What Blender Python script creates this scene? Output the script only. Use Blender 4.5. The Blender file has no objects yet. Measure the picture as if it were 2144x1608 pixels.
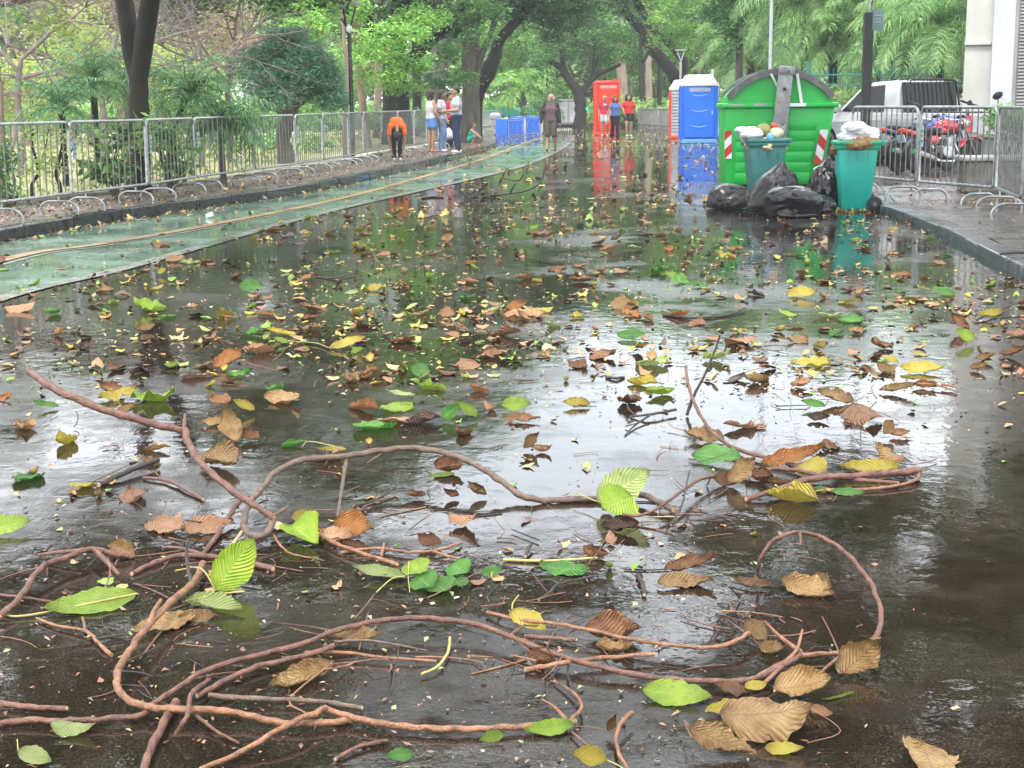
import bpy, bmesh, math, random
import numpy as np
from mathutils import Vector, Matrix, noise as mnoise
R = math.radians
scene = bpy.context.scene
COL = scene.collection
random.seed(7)
RNG = np.random.default_rng(11)

# ---------------------------------------------------------------- camera
F, CX, CY, CAM_H = 3050.0, 1072.0, 804.0, 1.45
cam_data = bpy.data.cameras.new('camera')
cam = bpy.data.objects.new('camera', cam_data); COL.objects.link(cam)
cam_data.sensor_width = 36.0; cam_data.lens = 36.0 * F / 2144.0
cam_data.clip_start = 0.05; cam_data.clip_end = 2000.0
CAM_M = Matrix.Rotation(R(90 - 10.92), 3, 'X') @ Matrix.Rotation(R(-0.66), 3, 'Z')
cam.matrix_world = Matrix.Translation((0, 0, CAM_H)) @ CAM_M.to_4x4()
cam_data.dof.use_dof = False
scene.camera = cam

# ---------------------------------------------------------------- sky, sun, exposure
SUN_EL, SUN_ROT = 58.0, 200.0
world = bpy.data.worlds.new("World"); scene.world = world
world.use_nodes = True
wn = world.node_tree; wn.nodes.clear()
sky = wn.nodes.new('ShaderNodeTexSky'); sky.sky_type = 'NISHITA'; sky.sun_disc = False
sky.sun_elevation = R(SUN_EL); sky.sun_rotation = R(SUN_ROT)
sky.air_density = 1.0; sky.dust_density = 6.0; sky.ozone_density = 1.0
wmix = wn.nodes.new('ShaderNodeMixRGB'); wmix.inputs[0].default_value = 0.82   # overcast: blue washed out by cloud
wtc = wn.nodes.new('ShaderNodeTexCoord')
wno = wn.nodes.new('ShaderNodeTexNoise'); wno.inputs['Scale'].default_value = 2.2; wno.inputs['Detail'].default_value = 5
wrp = wn.nodes.new('ShaderNodeValToRGB')
wrp.color_ramp.elements[0].position = 0.3; wrp.color_ramp.elements[0].color = (8.0, 8.8, 9.8, 1)
wrp.color_ramp.elements[1].position = 0.7; wrp.color_ramp.elements[1].color = (13.5, 13.9, 14.3, 1)
wbg = wn.nodes.new('ShaderNodeBackground'); wbg.inputs['Strength'].default_value = 0.15
wout = wn.nodes.new('ShaderNodeOutputWorld')
wn.links.new(wtc.outputs['Generated'], wno.inputs['Vector'])
wn.links.new(wno.outputs['Fac'], wrp.inputs[0])
wn.links.new(sky.outputs[0], wmix.inputs[1]); wn.links.new(wrp.outputs[0], wmix.inputs[2])
wn.links.new(wmix.outputs[0], wbg.inputs['Color']); wn.links.new(wbg.outputs[0], wout.inputs[0])
sun_l = bpy.data.lights.new('sun', 'SUN'); sun_l.energy = 1.5; sun_l.angle = R(14); sun_l.color = (1.0, 0.96, 0.9)
sun_o = bpy.data.objects.new('sun', sun_l); COL.objects.link(sun_o)
# sun_rotation is measured clockwise from +Y; the light comes from behind the camera, over the left shoulder
sd = Vector((math.sin(R(SUN_ROT)) * math.cos(R(SUN_EL)), math.cos(R(SUN_ROT)) * math.cos(R(SUN_EL)), math.sin(R(SUN_EL))))
sun_o.rotation_euler = (-sd).to_track_quat('-Z', 'Y').to_euler(); sun_o.location = sd * 60
vs = scene.view_settings; vs.view_transform = 'Standard'; vs.look = 'None'; vs.gamma = 1.0; vs.exposure = 1.15
vs.use_curve_mapping = False
scene.cycles.use_denoising = True
scene.cycles.max_bounces = 6; scene.cycles.diffuse_bounces = 3; scene.cycles.glossy_bounces = 3
scene.cycles.transmission_bounces = 4; scene.cycles.transparent_max_bounces = 6; scene.cycles.volume_bounces = 0
scene.cycles.caustics_reflective = False; scene.cycles.caustics_refractive = False
scene.cycles.sample_clamp_indirect = 6.0

# ---------------------------------------------------------------- helpers: where a point of the photo stands in the place
def ray(px, py):
    d = CAM_M @ Vector((px - CX, CY - py, -F)); return d.normalized()
def W(px, py, z=0.0):
    d = ray(px, py); t = (z - CAM_H) / d.z
    return Vector((d.x * t, d.y * t, z))
def P(px, py, depth):
    d = ray(px, py); t = depth / d.y
    return Vector((d.x * t, depth, CAM_H + d.z * t))

# ---------------------------------------------------------------- helpers: objects
def tag(o, label=None, cat=None, group=None, kind=None):
    if label: o['label'] = label
    if cat: o['category'] = cat
    if group: o['group'] = group
    if kind: o['kind'] = kind
    return o
def link_mesh(name, me, mats, parent=None, smooth=False):
    if not isinstance(mats, (list, tuple)): mats = [mats]
    for m in mats: me.materials.append(m)
    if smooth:
        me.polygons.foreach_set('use_smooth', np.ones(len(me.polygons), dtype=bool))
    o = bpy.data.objects.new(name, me); COL.objects.link(o)
    if parent: o.parent = parent
    return o
def empty(name, loc, rz=0.0, label=None, cat=None, group=None):
    o = bpy.data.objects.new(name, None); COL.objects.link(o)
    o.location = loc; o.rotation_euler = (0, 0, rz); o.empty_display_size = 0.2
    tag(o, label, cat, group); return o
def copy_tree(o, parent=None):
    c = o.copy(); COL.objects.link(c)
    if parent: c.parent = parent
    for ch in list(o.children):
        k = ch.copy(); COL.objects.link(k); k.parent = c
        for g in list(ch.children):
            h = g.copy(); COL.objects.link(h); h.parent = k
    return c
def raw_mesh(name, V, faces_flat, nper, attr=None, uv=None, mat_idx=None):
    """V (n,3); faces_flat ints; nper = verts per face (int) -> mesh, built fast"""
    V = np.asarray(V, dtype=np.float32); Fq = np.asarray(faces_flat, dtype=np.int32).ravel()
    nf = len(Fq) // nper
    me = bpy.data.meshes.new(name)
    me.vertices.add(len(V)); me.vertices.foreach_set('co', V.ravel())
    me.loops.add(len(Fq)); me.loops.foreach_set('vertex_index', Fq)
    me.polygons.add(nf); me.polygons.foreach_set('loop_start', np.arange(0, nf * nper, nper, dtype=np.int32))
    if mat_idx is not None: me.polygons.foreach_set('material_index', np.asarray(mat_idx, dtype=np.int32))
    if attr is not None:
        a = me.color_attributes.new('tint', 'FLOAT_COLOR', 'POINT')
        c = np.ones((len(V), 4), dtype=np.float32); c[:, :3] = attr
        a.data.foreach_set('color', c.ravel())
    if uv is not None:
        l = me.uv_layers.new(name='UVMap'); l.data.foreach_set('uv', np.asarray(uv, dtype=np.float32)[Fq].ravel())
    me.update(calc_edges=True); me.validate()
    return me

class MB:
    """collects simple solids into ONE mesh"""
    def __init__(s): s.v = []; s.f = []; s.mi = []; s.m = 0
    def add(s, vs_, fs_):
        b = len(s.v); s.v += [tuple(v) for v in vs_]
        for f in fs_: s.f.append(tuple(i + b for i in f)); s.mi.append(s.m)
        return s
    def box(s, c, d, rot=None, taper=1.0, bev=0.0):
        hx, hy, hz = d[0] / 2, d[1] / 2, d[2] / 2; c = Vector(c)
        if bev > 0:
            bm = bmesh.new(); bmesh.ops.create_cube(bm, size=1.0)
            for v in bm.verts:
                v.co.x *= d[0] * (taper if v.co.z > 0 else 1); v.co.y *= d[1] * (taper if v.co.z > 0 else 1); v.co.z *= d[2]
            bmesh.ops.bevel(bm, geom=bm.edges[:], offset=bev, segments=2, affect='EDGES', profile=0.5)
            bm.verts.index_update()
            vs_ = [v.co.copy() for v in bm.verts]; fs_ = [[v.index for v in f.verts] for f in bm.faces]; bm.free()
        else:
            vs_ = []
            for z in (-1, 1):
                t = taper if z > 0 else 1
                for x, y in ((-1, -1), (1, -1), (1, 1), (-1, 1)): vs_.append(Vector((x * hx * t, y * hy * t, z * hz)))
            fs_ = [(0, 3, 2, 1), (4, 5, 6, 7), (0, 1, 5, 4), (1, 2, 6, 5), (2, 3, 7, 6), (3, 0, 4, 7)]
        if rot is not None: vs_ = [rot @ v for v in vs_]
        return s.add([v + c for v in vs_], fs_)
    def tube(s, pts, r, n=8, caps=True):
        pts = [Vector(p) for p in pts]
        rs = r if isinstance(r, (list, tuple, np.ndarray)) else [r] * len(pts)
        vs_ = []; fs_ = []
        T = []
        for i in range(len(pts)):
            a = pts[max(i - 1, 0)]; b = pts[min(i + 1, len(pts) - 1)]; t = (b - a)
            T.append(t.normalized() if t.length > 1e-9 else Vector((0, 0, 1)))
        up = Vector((0, 0, 1)) if abs(T[0].z) < 0.9 else Vector((1, 0, 0))
        nrm = (up - T[0] * up.dot(T[0])).normalized()
        for i, p in enumerate(pts):
            nrm = nrm - T[i] * nrm.dot(T[i])
            if nrm.length < 1e-6: nrm = T[i].orthogonal()
            nrm.normalize(); bn = T[i].cross(nrm)
            for k in range(n):
                a = 2 * math.pi * k / n
                vs_.append(p + (nrm * math.cos(a) + bn * math.sin(a)) * rs[i])
        for i in range(len(pts) - 1):
            for k in range(n):
                a, b = i * n + k, i * n + (k + 1) % n
                fs_.append((a, b, b + n, a + n))
        if caps:
            fs_.append(tuple(reversed(range(n)))); fs_.append(tuple(range((len(pts) - 1) * n, len(pts) * n)))
        return s.add(vs_, fs_)
    def lathe(s, prof, c=(0, 0, 0), n=20, axis=None):
        vs_ = []; fs_ = []; c = Vector(c); m = len(prof)
        q = Vector((0, 0, 1)).rotation_difference(Vector(axis).normalized()) if axis is not None else None
        for (r, z) in prof:
            for k in range(n):
                a = 2 * math.pi * k / n; v = Vector((r * math.cos(a), r * math.sin(a), z))
                vs_.append((q @ v if q else v) + c)
        for i in range(m - 1):
            for k in range(n):
                a, b = i * n + k, i * n + (k + 1) % n
                fs_.append((a, b, b + n, a + n))
        if prof[0][0] > 1e-5: fs_.append(tuple(reversed(range(n))))
        if prof[-1][0] > 1e-5: fs_.append(tuple(range((m - 1) * n, m * n)))
        return s.add(vs_, fs_)
    def ball(s, c, rad, n=12, m=8, rot=None):
        if not isinstance(rad, (tuple, list, Vector)): rad = (rad, rad, rad)
        vs_ = []; fs_ = []; c = Vector(c)
        for i in range(m + 1):
            t = math.pi * i / m
            for k in range(n):
                a = 2 * math.pi * k / n
                v = Vector((rad[0] * math.sin(t) * math.cos(a), rad[1] * math.sin(t) * math.sin(a), -rad[2] * math.cos(t)))
                vs_.append((rot @ v if rot is not None else v) + c)
        for i in range(m):
            for k in range(n):
                a, b = i * n + k, i * n + (k + 1) % n
                fs_.append((a, b, b + n, a + n))
        return s.add(vs_, fs_)
    def prism(s, poly, lo, hi, axis='y'):
        """poly: list of (a,b); extruded lo..hi along axis"""
        n = len(poly); vs_ = []
        for t in (lo, hi):
            for a, b in poly:
                vs_.append((a, t, b) if axis == 'y' else ((t, a, b) if axis == 'x' else (a, b, t)))
        fs_ = [tuple(range(n)), tuple(reversed(range(n, 2 * n)))]
        for i in range(n): j = (i + 1) % n; fs_.append((i, i + n, j + n, j))
        return s.add(vs_, fs_)
    def build(s, name, mats, parent=None, smooth=False, weld=False, fixn=True, bevel=0.0, loc=None):
        me = bpy.data.meshes.new(name); me.from_pydata(s.v, [], s.f)
        me.polygons.foreach_set('material_index', s.mi)
        bm = bmesh.new(); bm.from_mesh(me)
        bmesh.ops.remove_doubles(bm, verts=bm.verts, dist=1e-6)
        if fixn: bmesh.ops.recalc_face_normals(bm, faces=bm.faces)
        if bevel > 0:
            bmesh.ops.bevel(bm, geom=[e for e in bm.edges if len(e.link_faces) == 2 and e.calc_face_angle(0) > 0.6], offset=bevel, segments=2, affect='EDGES', profile=0.5)
        if smooth:
            for f in bm.faces: f.smooth = True
            for e in bm.edges:
                if len(e.link_faces) == 2 and e.calc_face_angle(0) > 0.7: e.smooth = False
        bm.to_mesh(me); bm.free()
        o = link_mesh(name, me, mats, parent)
        if loc is not None: o.location = loc
        return o

def catmull(pts, per=6):
    """pts: list of tuples of any length -> smooth list"""
    A = np.array(pts, dtype=float)
    if len(A) < 3:
        t = np.linspace(0, 1, per + 1)[:, None]; return A[0] * (1 - t) + A[1] * t
    E = np.vstack([2 * A[0] - A[1], A, 2 * A[-1] - A[-2]])
    out = []
    for i in range(1, len(E) - 2):
        p0, p1, p2, p3 = E[i - 1], E[i], E[i + 1], E[i + 2]
        for k in range(per):
            t = k / per
            out.append(0.5 * ((2 * p1) + (-p0 + p2) * t + (2 * p0 - 5 * p1 + 4 * p2 - p3) * t * t + (-p0 + 3 * p1 - 3 * p2 + p3) * t ** 3))
    out.append(A[-1]); return np.array(out)

# ---------------------------------------------------------------- materials
def nmat(name):
    m = bpy.data.materials.new(name); m.use_nodes = True
    nt = m.node_tree; b = nt.nodes['Principled BSDF']; return m, nt, b
def N(nt, t, **kw):
    n = nt.nodes.new(t)
    for k, v in kw.items(): setattr(n, k, v)
    return n
def noise_node(nt, scale, detail=4, rough=0.55, coord='Object', stretch=None):
    tc = N(nt, 'ShaderNodeTexCoord'); no = N(nt, 'ShaderNodeTexNoise')
    no.inputs['Scale'].default_value = scale; no.inputs['Detail'].default_value = detail; no.inputs['Roughness'].default_value = rough
    if coord == 'World':
        g = N(nt, 'ShaderNodeNewGeometry'); src = g.outputs['Position']
    else: src = tc.outputs[coord]
    if stretch:
        mp = N(nt, 'ShaderNodeMapping'); mp.inputs['Scale'].default_value = stretch
        nt.links.new(src, mp.inputs[0]); src = mp.outputs[0]
    nt.links.new(src, no.inputs['Vector']); return no
def ramp(nt, src, stops):
    r = N(nt, 'ShaderNodeValToRGB'); e = r.color_ramp.elements
    while len(e) < len(stops): e.new(0.5)
    for i, (p, c) in enumerate(stops):
        e[i].position = p; e[i].color = (c[0], c[1], c[2], 1) if hasattr(c, '__len__') else (c, c, c, 1)
    nt.links.new(src, r.inputs[0]); return r
def bump(nt, b, src, dist, strength=1.0, prev=None):
    n = N(nt, 'ShaderNodeBump'); n.inputs['Distance'].default_value = dist; n.inputs['Strength'].default_value = strength
    nt.links.new(src, n.inputs['Height'])
    if prev is not None: nt.links.new(prev.outputs[0], n.inputs['Normal'])
    if b is not None: nt.links.new(n.outputs[0], b.inputs['Normal'])
    return n
def mat(name, c1, c2=None, scale=6.0, rough=0.5, metal=0.0, bd=0.0, bscale=None, spec=0.5, stops=(0.35, 0.65), detail=5, coat=0.0, stretch=None, c3=None, sheen=0.0):
    m, nt, b = nmat(name)
    c2 = c2 or tuple(x * 0.7 for x in c1)
    no = noise_node(nt, scale, detail, 0.6, stretch=stretch)
    st = [(stops[0], c2), (stops[1], c1)]
    if c3: st = [(stops[0] - .1, c2), ((stops[0] + stops[1]) / 2, c1), (stops[1] + .1, c3)]
    r = ramp(nt, no.outputs['Fac'], st)
    nt.links.new(r.outputs[0], b.inputs['Base Color'])
    b.inputs['Roughness'].default_value = rough; b.inputs['Metallic'].default_value = metal
    b.inputs['Specular IOR Level'].default_value = spec; b.inputs['Coat Weight'].default_value = coat
    if sheen: b.inputs['Sheen Weight'].default_value = sheen
    if bd > 0:
        nb = noise_node(nt, bscale or scale * 4, 4, 0.6, stretch=stretch); bump(nt, b, nb.outputs['Fac'], bd)
    return m
def foliage_mat(name, c1, c2, c3=None, trans=0.35, rough=0.45, nscale=0.9, spec=0.35):
    """leaves: thin, partly letting light through; hue wanders from leaf to leaf (tint attribute) and over the crown"""
    m, nt, b = nmat(name)
    at = N(nt, 'ShaderNodeAttribute', attribute_name='tint')
    oi = N(nt, 'ShaderNodeObjectInfo')
    no = noise_node(nt, nscale, 3, 0.6, 'World')
    ad = N(nt, 'ShaderNodeMath', operation='ADD'); nt.links.new(no.outputs['Fac'], ad.inputs[0])
    sub = N(nt, 'ShaderNodeMath', operation='MULTIPLY_ADD'); nt.links.new(at.outputs['Fac'], sub.inputs[0]); sub.inputs[1].default_value = 0.55; sub.inputs[2].default_value = -0.28
    nt.links.new(sub.outputs[0], ad.inputs[1])
    st = [(0.25, c2), (0.72, c1)] if c3 is None else [(0.22, c2), (0.5, c1), (0.8, c3)]
    r = ramp(nt, ad.outputs[0], st)
    hs = N(nt, 'ShaderNodeHueSaturation'); nt.links.new(r.outputs[0], hs.inputs['Color'])
    mr = N(nt, 'ShaderNodeMapRange'); mr.inputs['To Min'].default_value = 0.8; mr.inputs['To Max'].default_value = 1.2
    nt.links.new(oi.outputs['Random'], mr.inputs['Value']); nt.links.new(mr.outputs[0], hs.inputs['Value'])
    nt.links.new(hs.outputs[0], b.inputs['Base Color'])
    b.inputs['Roughness'].default_value = rough; b.inputs['Specular IOR Level'].default_value = spec
    tr = N(nt, 'ShaderNodeBsdfTranslucent'); nt.links.new(hs.outputs[0], tr.inputs['Color'])
    mx = N(nt, 'ShaderNodeMixShader'); mx.inputs[0].default_value = trans
    out = nt.nodes['Material Output']
    nt.links.new(b.outputs[0], mx.inputs[1]); nt.links.new(tr.outputs[0], mx.inputs[2]); nt.links.new(mx.outputs[0], out.inputs[0])
    return m
# ================================================================ SETTING: ground, road, bike lane, kerbs, pavements
def wet_ground(name, stops, cscale, film=(0.42, 0.56), dry_rough=0.42, ripple=0.00022, grain=0.0016, grain_scale=55, pud_scale=0.45, wet_rough=0.03, extra=None, spec=0.5, fn=None):
    """a surface under rain: puddled film (mirror) where the noise is low, wet but coarse stone where it pokes out"""
    m, nt, b = nmat(name)
    base = noise_node(nt, cscale, 6, 0.65, 'World'); r = ramp(nt, base.outputs['Fac'], stops)
    col = r.outputs[0]
    if extra: col = extra(nt, col)
    nt.links.new(col, b.inputs['Base Color'])
    pud = noise_node(nt, pud_scale, 5, 0.62, 'World'); fine = noise_node(nt, 9.0, 3, 0.6, 'World')
    am = N(nt, 'ShaderNodeMath', operation='MULTIPLY_ADD'); nt.links.new(fine.outputs['Fac'], am.inputs[0]); am.inputs[1].default_value = 0.22
    nt.links.new(pud.outputs['Fac'], am.inputs[2])
    mk = ramp(nt, am.outputs[0], [(film[0] + .11, 0.0), (film[1] + .11, 1.0)])
    mr = N(nt, 'ShaderNodeMapRange'); mr.inputs['To Min'].default_value = wet_rough; mr.inputs['To Max'].default_value = dry_rough
    nt.links.new(mk.outputs[0], mr.inputs['Value']); nt.links.new(mr.outputs[0], b.inputs['Roughness'])
    b.inputs['IOR'].default_value = 1.42; b.inputs['Specular IOR Level'].default_value = spec
    rip = noise_node(nt, 11.0, 3, 0.5, 'World', stretch=(1.0, 0.75, 1)); rb = bump(nt, None, rip.outputs['Fac'], ripple * 6)
    rip2 = noise_node(nt, 60.0, 2, 0.5, 'World'); rb2 = bump(nt, None, rip2.outputs['Fac'], ripple * 0.45, prev=rb)
    g = noise_node(nt, grain_scale, 3, 0.7, 'World')
    mg = N(nt, 'ShaderNodeMath', operation='MULTIPLY'); nt.links.new(g.outputs['Fac'], mg.inputs[0]); nt.links.new(mk.outputs[0], mg.inputs[1])
    bump(nt, b, mg.outputs[0], grain, prev=rb2)
    return m
M = {}
def aggregate_glints(nt, col):  # stone grain speckle; glints of the wet grains painted in as brighter specks
    n1 = noise_node(nt, 170, 2, 0.5, 'World'); r1 = ramp(nt, n1.outputs['Fac'], [(0.40, 0.45), (0.56, 1.0), (0.68, 3.4)])
    mx = N(nt, 'ShaderNodeMixRGB', blend_type='MULTIPLY'); mx.inputs[0].default_value = 1.0; nt.links.new(col, mx.inputs[1]); nt.links.new(r1.outputs[0], mx.inputs[2]); return mx.outputs[0]
M['asphalt'] = wet_ground('wet_asphalt', [(0.3, (0.010, 0.0066, 0.0044)), (0.5, (0.018, 0.0122, 0.0082)), (0.72, (0.034, 0.025, 0.018))], 3.0, film=(0.47, 0.62), dry_rough=0.2, grain=0.0011, pud_scale=0.5, spec=0.85, extra=aggregate_glints)
M['lane'] = wet_ground('green_lane_paint', [(0.3, (0.05, 0.095, 0.065)), (0.5, (0.10, 0.18, 0.125)), (0.7, (0.20, 0.28, 0.215))], 2.0, film=(0.42, 0.6), dry_rough=0.3, grain=0.0012, pud_scale=0.7)
M['line_orange'] = wet_ground('ochre_line_paint', [(0.33, (0.12, 0.15, 0.09)), (0.45, (0.30, 0.19, 0.09)), (0.6, (0.42, 0.26, 0.12)), (0.8, (0.40, 0.32, 0.21))], 5.0, film=(0.3, 0.5), dry_rough=0.35)
M['line_white'] = wet_ground('worn_white_line', [(0.36, (0.04, 0.08, 0.06)), (0.5, (0.16, 0.17, 0.14)), (0.7, (0.27, 0.26, 0.21))], 7.0, film=(0.3, 0.5), dry_rough=0.35)
M['dirt_path'] = wet_ground('wet_earth_paving', [(0.3, (0.045, 0.035, 0.028)), (0.5, (0.10, 0.078, 0.06)), (0.68, (0.16, 0.125, 0.10)), (0.8, (0.24, 0.21, 0.19))], 3.2, film=(0.34, 0.44), dry_rough=0.5, grain=0.01, grain_scale=26)
def mosaic(nt, col):
    g = N(nt, 'ShaderNodeNewGeometry'); v = N(nt, 'ShaderNodeTexVoronoi'); v.feature = 'DISTANCE_TO_EDGE'; v.inputs['Scale'].default_value = 15
    nt.links.new(g.outputs['Position'], v.inputs['Vector'])
    rr = ramp(nt, v.outputs['Distance'], [(0.02, 0.25), (0.09, 1.0)])
    mx = N(nt, 'ShaderNodeMixRGB', blend_type='MULTIPLY'); mx.inputs[0].default_value = 0.8
    nt.links.new(col, mx.inputs[1]); nt.links.new(rr.outputs[0], mx.inputs[2]); return mx.outputs[0]
M['mosaic'] = wet_ground('wet_stone_mosaic', [(0.3, (0.04, 0.035, 0.03)), (0.55, (0.10, 0.085, 0.072)), (0.75, (0.22, 0.20, 0.175))], 6.0, film=(0.38, 0.55), dry_rough=0.36, grain=0.012, grain_scale=16, extra=mosaic)
M['kerb'] = wet_ground('wet_granite_kerb', [(0.3, (0.018, 0.018, 0.018)), (0.6, (0.035, 0.035, 0.037)), (0.8, (0.07, 0.07, 0.07))], 9.0, film=(0.5, 0.6), dry_rough=0.3, grain=0.006, grain_scale=30)
M['kerb_tile'] = wet_ground('wet_pale_kerb_tile', [(0.3, (0.045, 0.048, 0.055)), (0.6, (0.10, 0.105, 0.115)), (0.8, (0.17, 0.175, 0.185))], 5.0, film=(0.4, 0.6), dry_rough=0.3, grain=0.004, grain_scale=30)
M['earth'] = mat('park_earth', (0.19, 0.17, 0.07), (0.10, 0.12, 0.04), scale=0.5, rough=0.9, bd=0.03, bscale=6, c3=(0.30, 0.25, 0.10))
M['lawn'] = mat('dry_lawn', (0.27, 0.27, 0.12), (0.15, 0.19, 0.07), scale=0.6, rough=0.9, bd=0.03, bscale=9, c3=(0.50, 0.42, 0.26))
M['concrete'] = mat('stained_concrete', (0.28, 0.27, 0.24), (0.14, 0.13, 0.11), scale=2.5, rough=0.75, bd=0.004, bscale=30)

def sheet(name, poly, z, material, kind='structure', thick=None):
    me = bpy.data.meshes.new(name); bm = bmesh.new()
    top = [bm.verts.new((x, y, z)) for x, y in poly]; f = bm.faces.new(top)
    if thick:
        bot = [bm.verts.new((x, y, z - thick)) for x, y in poly]
        for i in range(len(poly)):
            j = (i + 1) % len(poly); bm.faces.new((top[i], bot[i], bot[j], top[j]))
    bm.normal_update()
    if f.normal.z < 0: bmesh.ops.reverse_faces(bm, faces=bm.faces)
    bmesh.ops.triangulate(bm, faces=[f])
    bm.to_mesh(me); bm.free()
    return tag(link_mesh(name, me, material), kind=kind)
def xy(px, py, z=0.0): p = W(px, py, z); return (p.x, p.y)
def smooth2(pts, per=8): return [tuple(p) for p in catmull(pts, per)]
sheet('ground', [(-400, -60), (400, -60), (400, 600), (-400, 600)], -0.03, M['earth'])

# kerb lines of the road, read where they meet the asphalt
LK = smooth2([(-6.6, 2.0), (-6.3, 8.0), xy(0, 508), xy(219, 469), xy(420, 438), xy(653, 402), xy(837, 362), xy(966, 331), xy(1037, 308), (-0.9, 58.0), (-3.0, 66.0), (-9.0, 76.0)])
RK = smooth2([(3.4, 1.5), (3.75, 6.5), xy(2144, 584), xy(1995, 505), xy(1885, 458), (4.78, 18.8), (5.08, 20.4), (5.5, 22.6), (6.3, 26.5), (7.6, 33.0), (8.2, 42.0), (8.0, 60.0), (9.0, 80.0)])
road_poly = LK + [(-6, 82), (12, 84)] + list(reversed(RK))
sheet('road', [(-6.6, -3), *road_poly, (3.3, -3)], 0.0, M['asphalt'])
def offset_line(L, d):
    out = []
    for i in range(len(L)):
        a = Vector(L[max(i - 1, 0)]); b = Vector(L[min(i + 1, len(L) - 1)]); t = (b - a).normalized()
        out.append((L[i][0] + t.y * d, L[i][1] - t.x * d))
    return out
def band(name, L, d0, d1, z, material, kind='structure', jitter=0.0):
    A = offset_line(L, d0); B = offset_line(L, d1)
    if jitter:
        A = [(x + random.uniform(-1, 1) * jitter, y) for x, y in A]; B = [(x + random.uniform(-1, 1) * jitter, y) for x, y in B]
    V = []; Fq = []
    for i in range(len(A)): V += [(A[i][0], A[i][1], z), (B[i][0], B[i][1], z)]
    for i in range(len(A) - 1): Fq += [2 * i, 2 * i + 1, 2 * i + 3, 2 * i + 2]
    me = raw_mesh(name, V, Fq, 4)
    if me.polygons[0].normal.z < 0: me.flip_normals()
    return tag(link_mesh(name, me, material), kind=kind)
# bike lane: the outer line, the ochre centre line, the kerb
OUT = smooth2([(-3.6, 2.0), (-4.1, 7.0), xy(0, 626), xy(230, 570), xy(400, 523), xy(700, 440), xy(1000, 372), xy(1100, 345), xy(1163, 318), xy(1196, 296)], 10)
MID = smooth2([(-4.7, 2.0), (-5.0, 7.0), xy(0, 548), xy(200, 514), xy(400, 480), xy(700, 420), xy(900, 367), xy(1010, 334), xy(1080, 307), xy(1125, 291)], 10)
LKL = [p for p in LK if p[1] < xy(1037, 308)[1] + 3]
lane = [p for p in offset_line(LKL, 0.05)] + list(reversed(OUT))
sheet('bike_lane', lane, 0.004, M['lane'])
band('lane_edge_line', OUT, -0.08, 0.09, 0.008, M['line_white'])
band('lane_centre_line', MID, -0.085, 0.075, 0.012, M['line_orange'])
band('lane_centre_border', offset_line(MID, 0.15), -0.035, 0.035, 0.008, M['line_white'])
# kerbs: separate long stones, each a real step
def kerb(name, L, side, h, w, material, stone=1.0):
    """side +1: kerb body lies to the left of the walking direction"""
    A = np.array(L); seg = np.sqrt((np.diff(A, axis=0) ** 2).sum(1)); s = np.concatenate([[0], np.cumsum(seg)])
    mb = MB(); t = 0.0
    while t < s[-1] - 0.3:
        l = stone * random.uniform(0.85, 1.15); t1 = min(t + l - 0.012, s[-1])
        p = [np.interp(q, s, A[:, 0]) for q in (t, t1)]; q2 = [np.interp(q, s, A[:, 1]) for q in (t, t1)]
        a = Vector((p[0], q2[0])); b = Vector((p[1], q2[1])); d = (b - a).normalized(); nrm = Vector((-d.y, d.x)) * side
        j = random.uniform(-0.010, 0.010); hh = h + random.uniform(-0.008, 0.008)
        c = (a + b) / 2 + nrm * (w / 2 + j)
        mb.box((c.x, c.y, hh / 2 - 0.05), ((b - a).length, w, hh + 0.1), Matrix.Rotation(math.atan2(d.y, d.x), 3, 'Z'), bev=0.022)
        t += l
    o = mb.build(name, material, smooth=False); return tag(o, kind='structure')
kerb('kerb', [p for p in LK if p[1] < 62], 1, 0.155, 0.17, M['kerb'], 1.1)
kerb('kerb', [p for p in RK if p[1] < 62], -1, 0.10, 0.24, M['kerb_tile'], 0.62)
# left pavement up to the barriers, then park ground
LB = offset_line([p for p in LK if p[1] < 62], -0.17)
LBO = offset_line([p for p in LK if p[1] < 62], -2.05)
sheet('pavement', LB + list(reversed(LBO)), 0.135, M['dirt_path'], thick=0.2)
kerb('park_edging', LBO[4:], 1, 0.20, 0.12, M['concrete'], 1.4)
LPO = offset_line([p for p in LK if p[1] < 62], -2.2)
sheet('lawn', [(-60, -5)] + LPO + [(-6, 75), (-60, 90)], 0.12, M['lawn'])
# right pavement
RB = offset_line([p for p in RK if p[1] < 62], 0.24)
sheet('pavement', RB + [(10, 62), (40, 60), (40, -3)], 0.09, M['mosaic'], thick=0.2)
# ================================================================ materials of made things
M['galv'] = mat('galvanised_steel', (0.42, 0.43, 0.42), (0.22, 0.22, 0.215), scale=9, rough=0.36, metal=0.75, bd=0.0006, bscale=80)
M['galv_dark'] = mat('weathered_steel', (0.21, 0.21, 0.20), (0.10, 0.098, 0.095), scale=12, rough=0.42, metal=0.6)
M['plate'] = mat('pale_plate', (0.42, 0.50, 0.55), (0.25, 0.33, 0.38), scale=14, rough=0.5)
M['green_plastic'] = mat('green_plastic', (0.004, 0.40, 0.05), (0.003, 0.31, 0.035), scale=2.2, rough=0.34, bd=0.003, bscale=5, c3=(0.02, 0.42, 0.09))
M['lid_grey'] = mat('worn_grey_band', (0.15, 0.15, 0.155), (0.07, 0.07, 0.075), scale=8, rough=0.5, bd=0.002)
M['arm_grey'] = mat('zinc_arm', (0.36, 0.37, 0.38), (0.20, 0.20, 0.21), scale=7, rough=0.45, metal=0.4, bd=0.001)
M['teal_dark'] = mat('faded_teal_plastic', (0.018, 0.135, 0.125), (0.012, 0.085, 0.085), scale=4, rough=0.45, bd=0.001, c3=(0.06, 0.17, 0.16))
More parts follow.
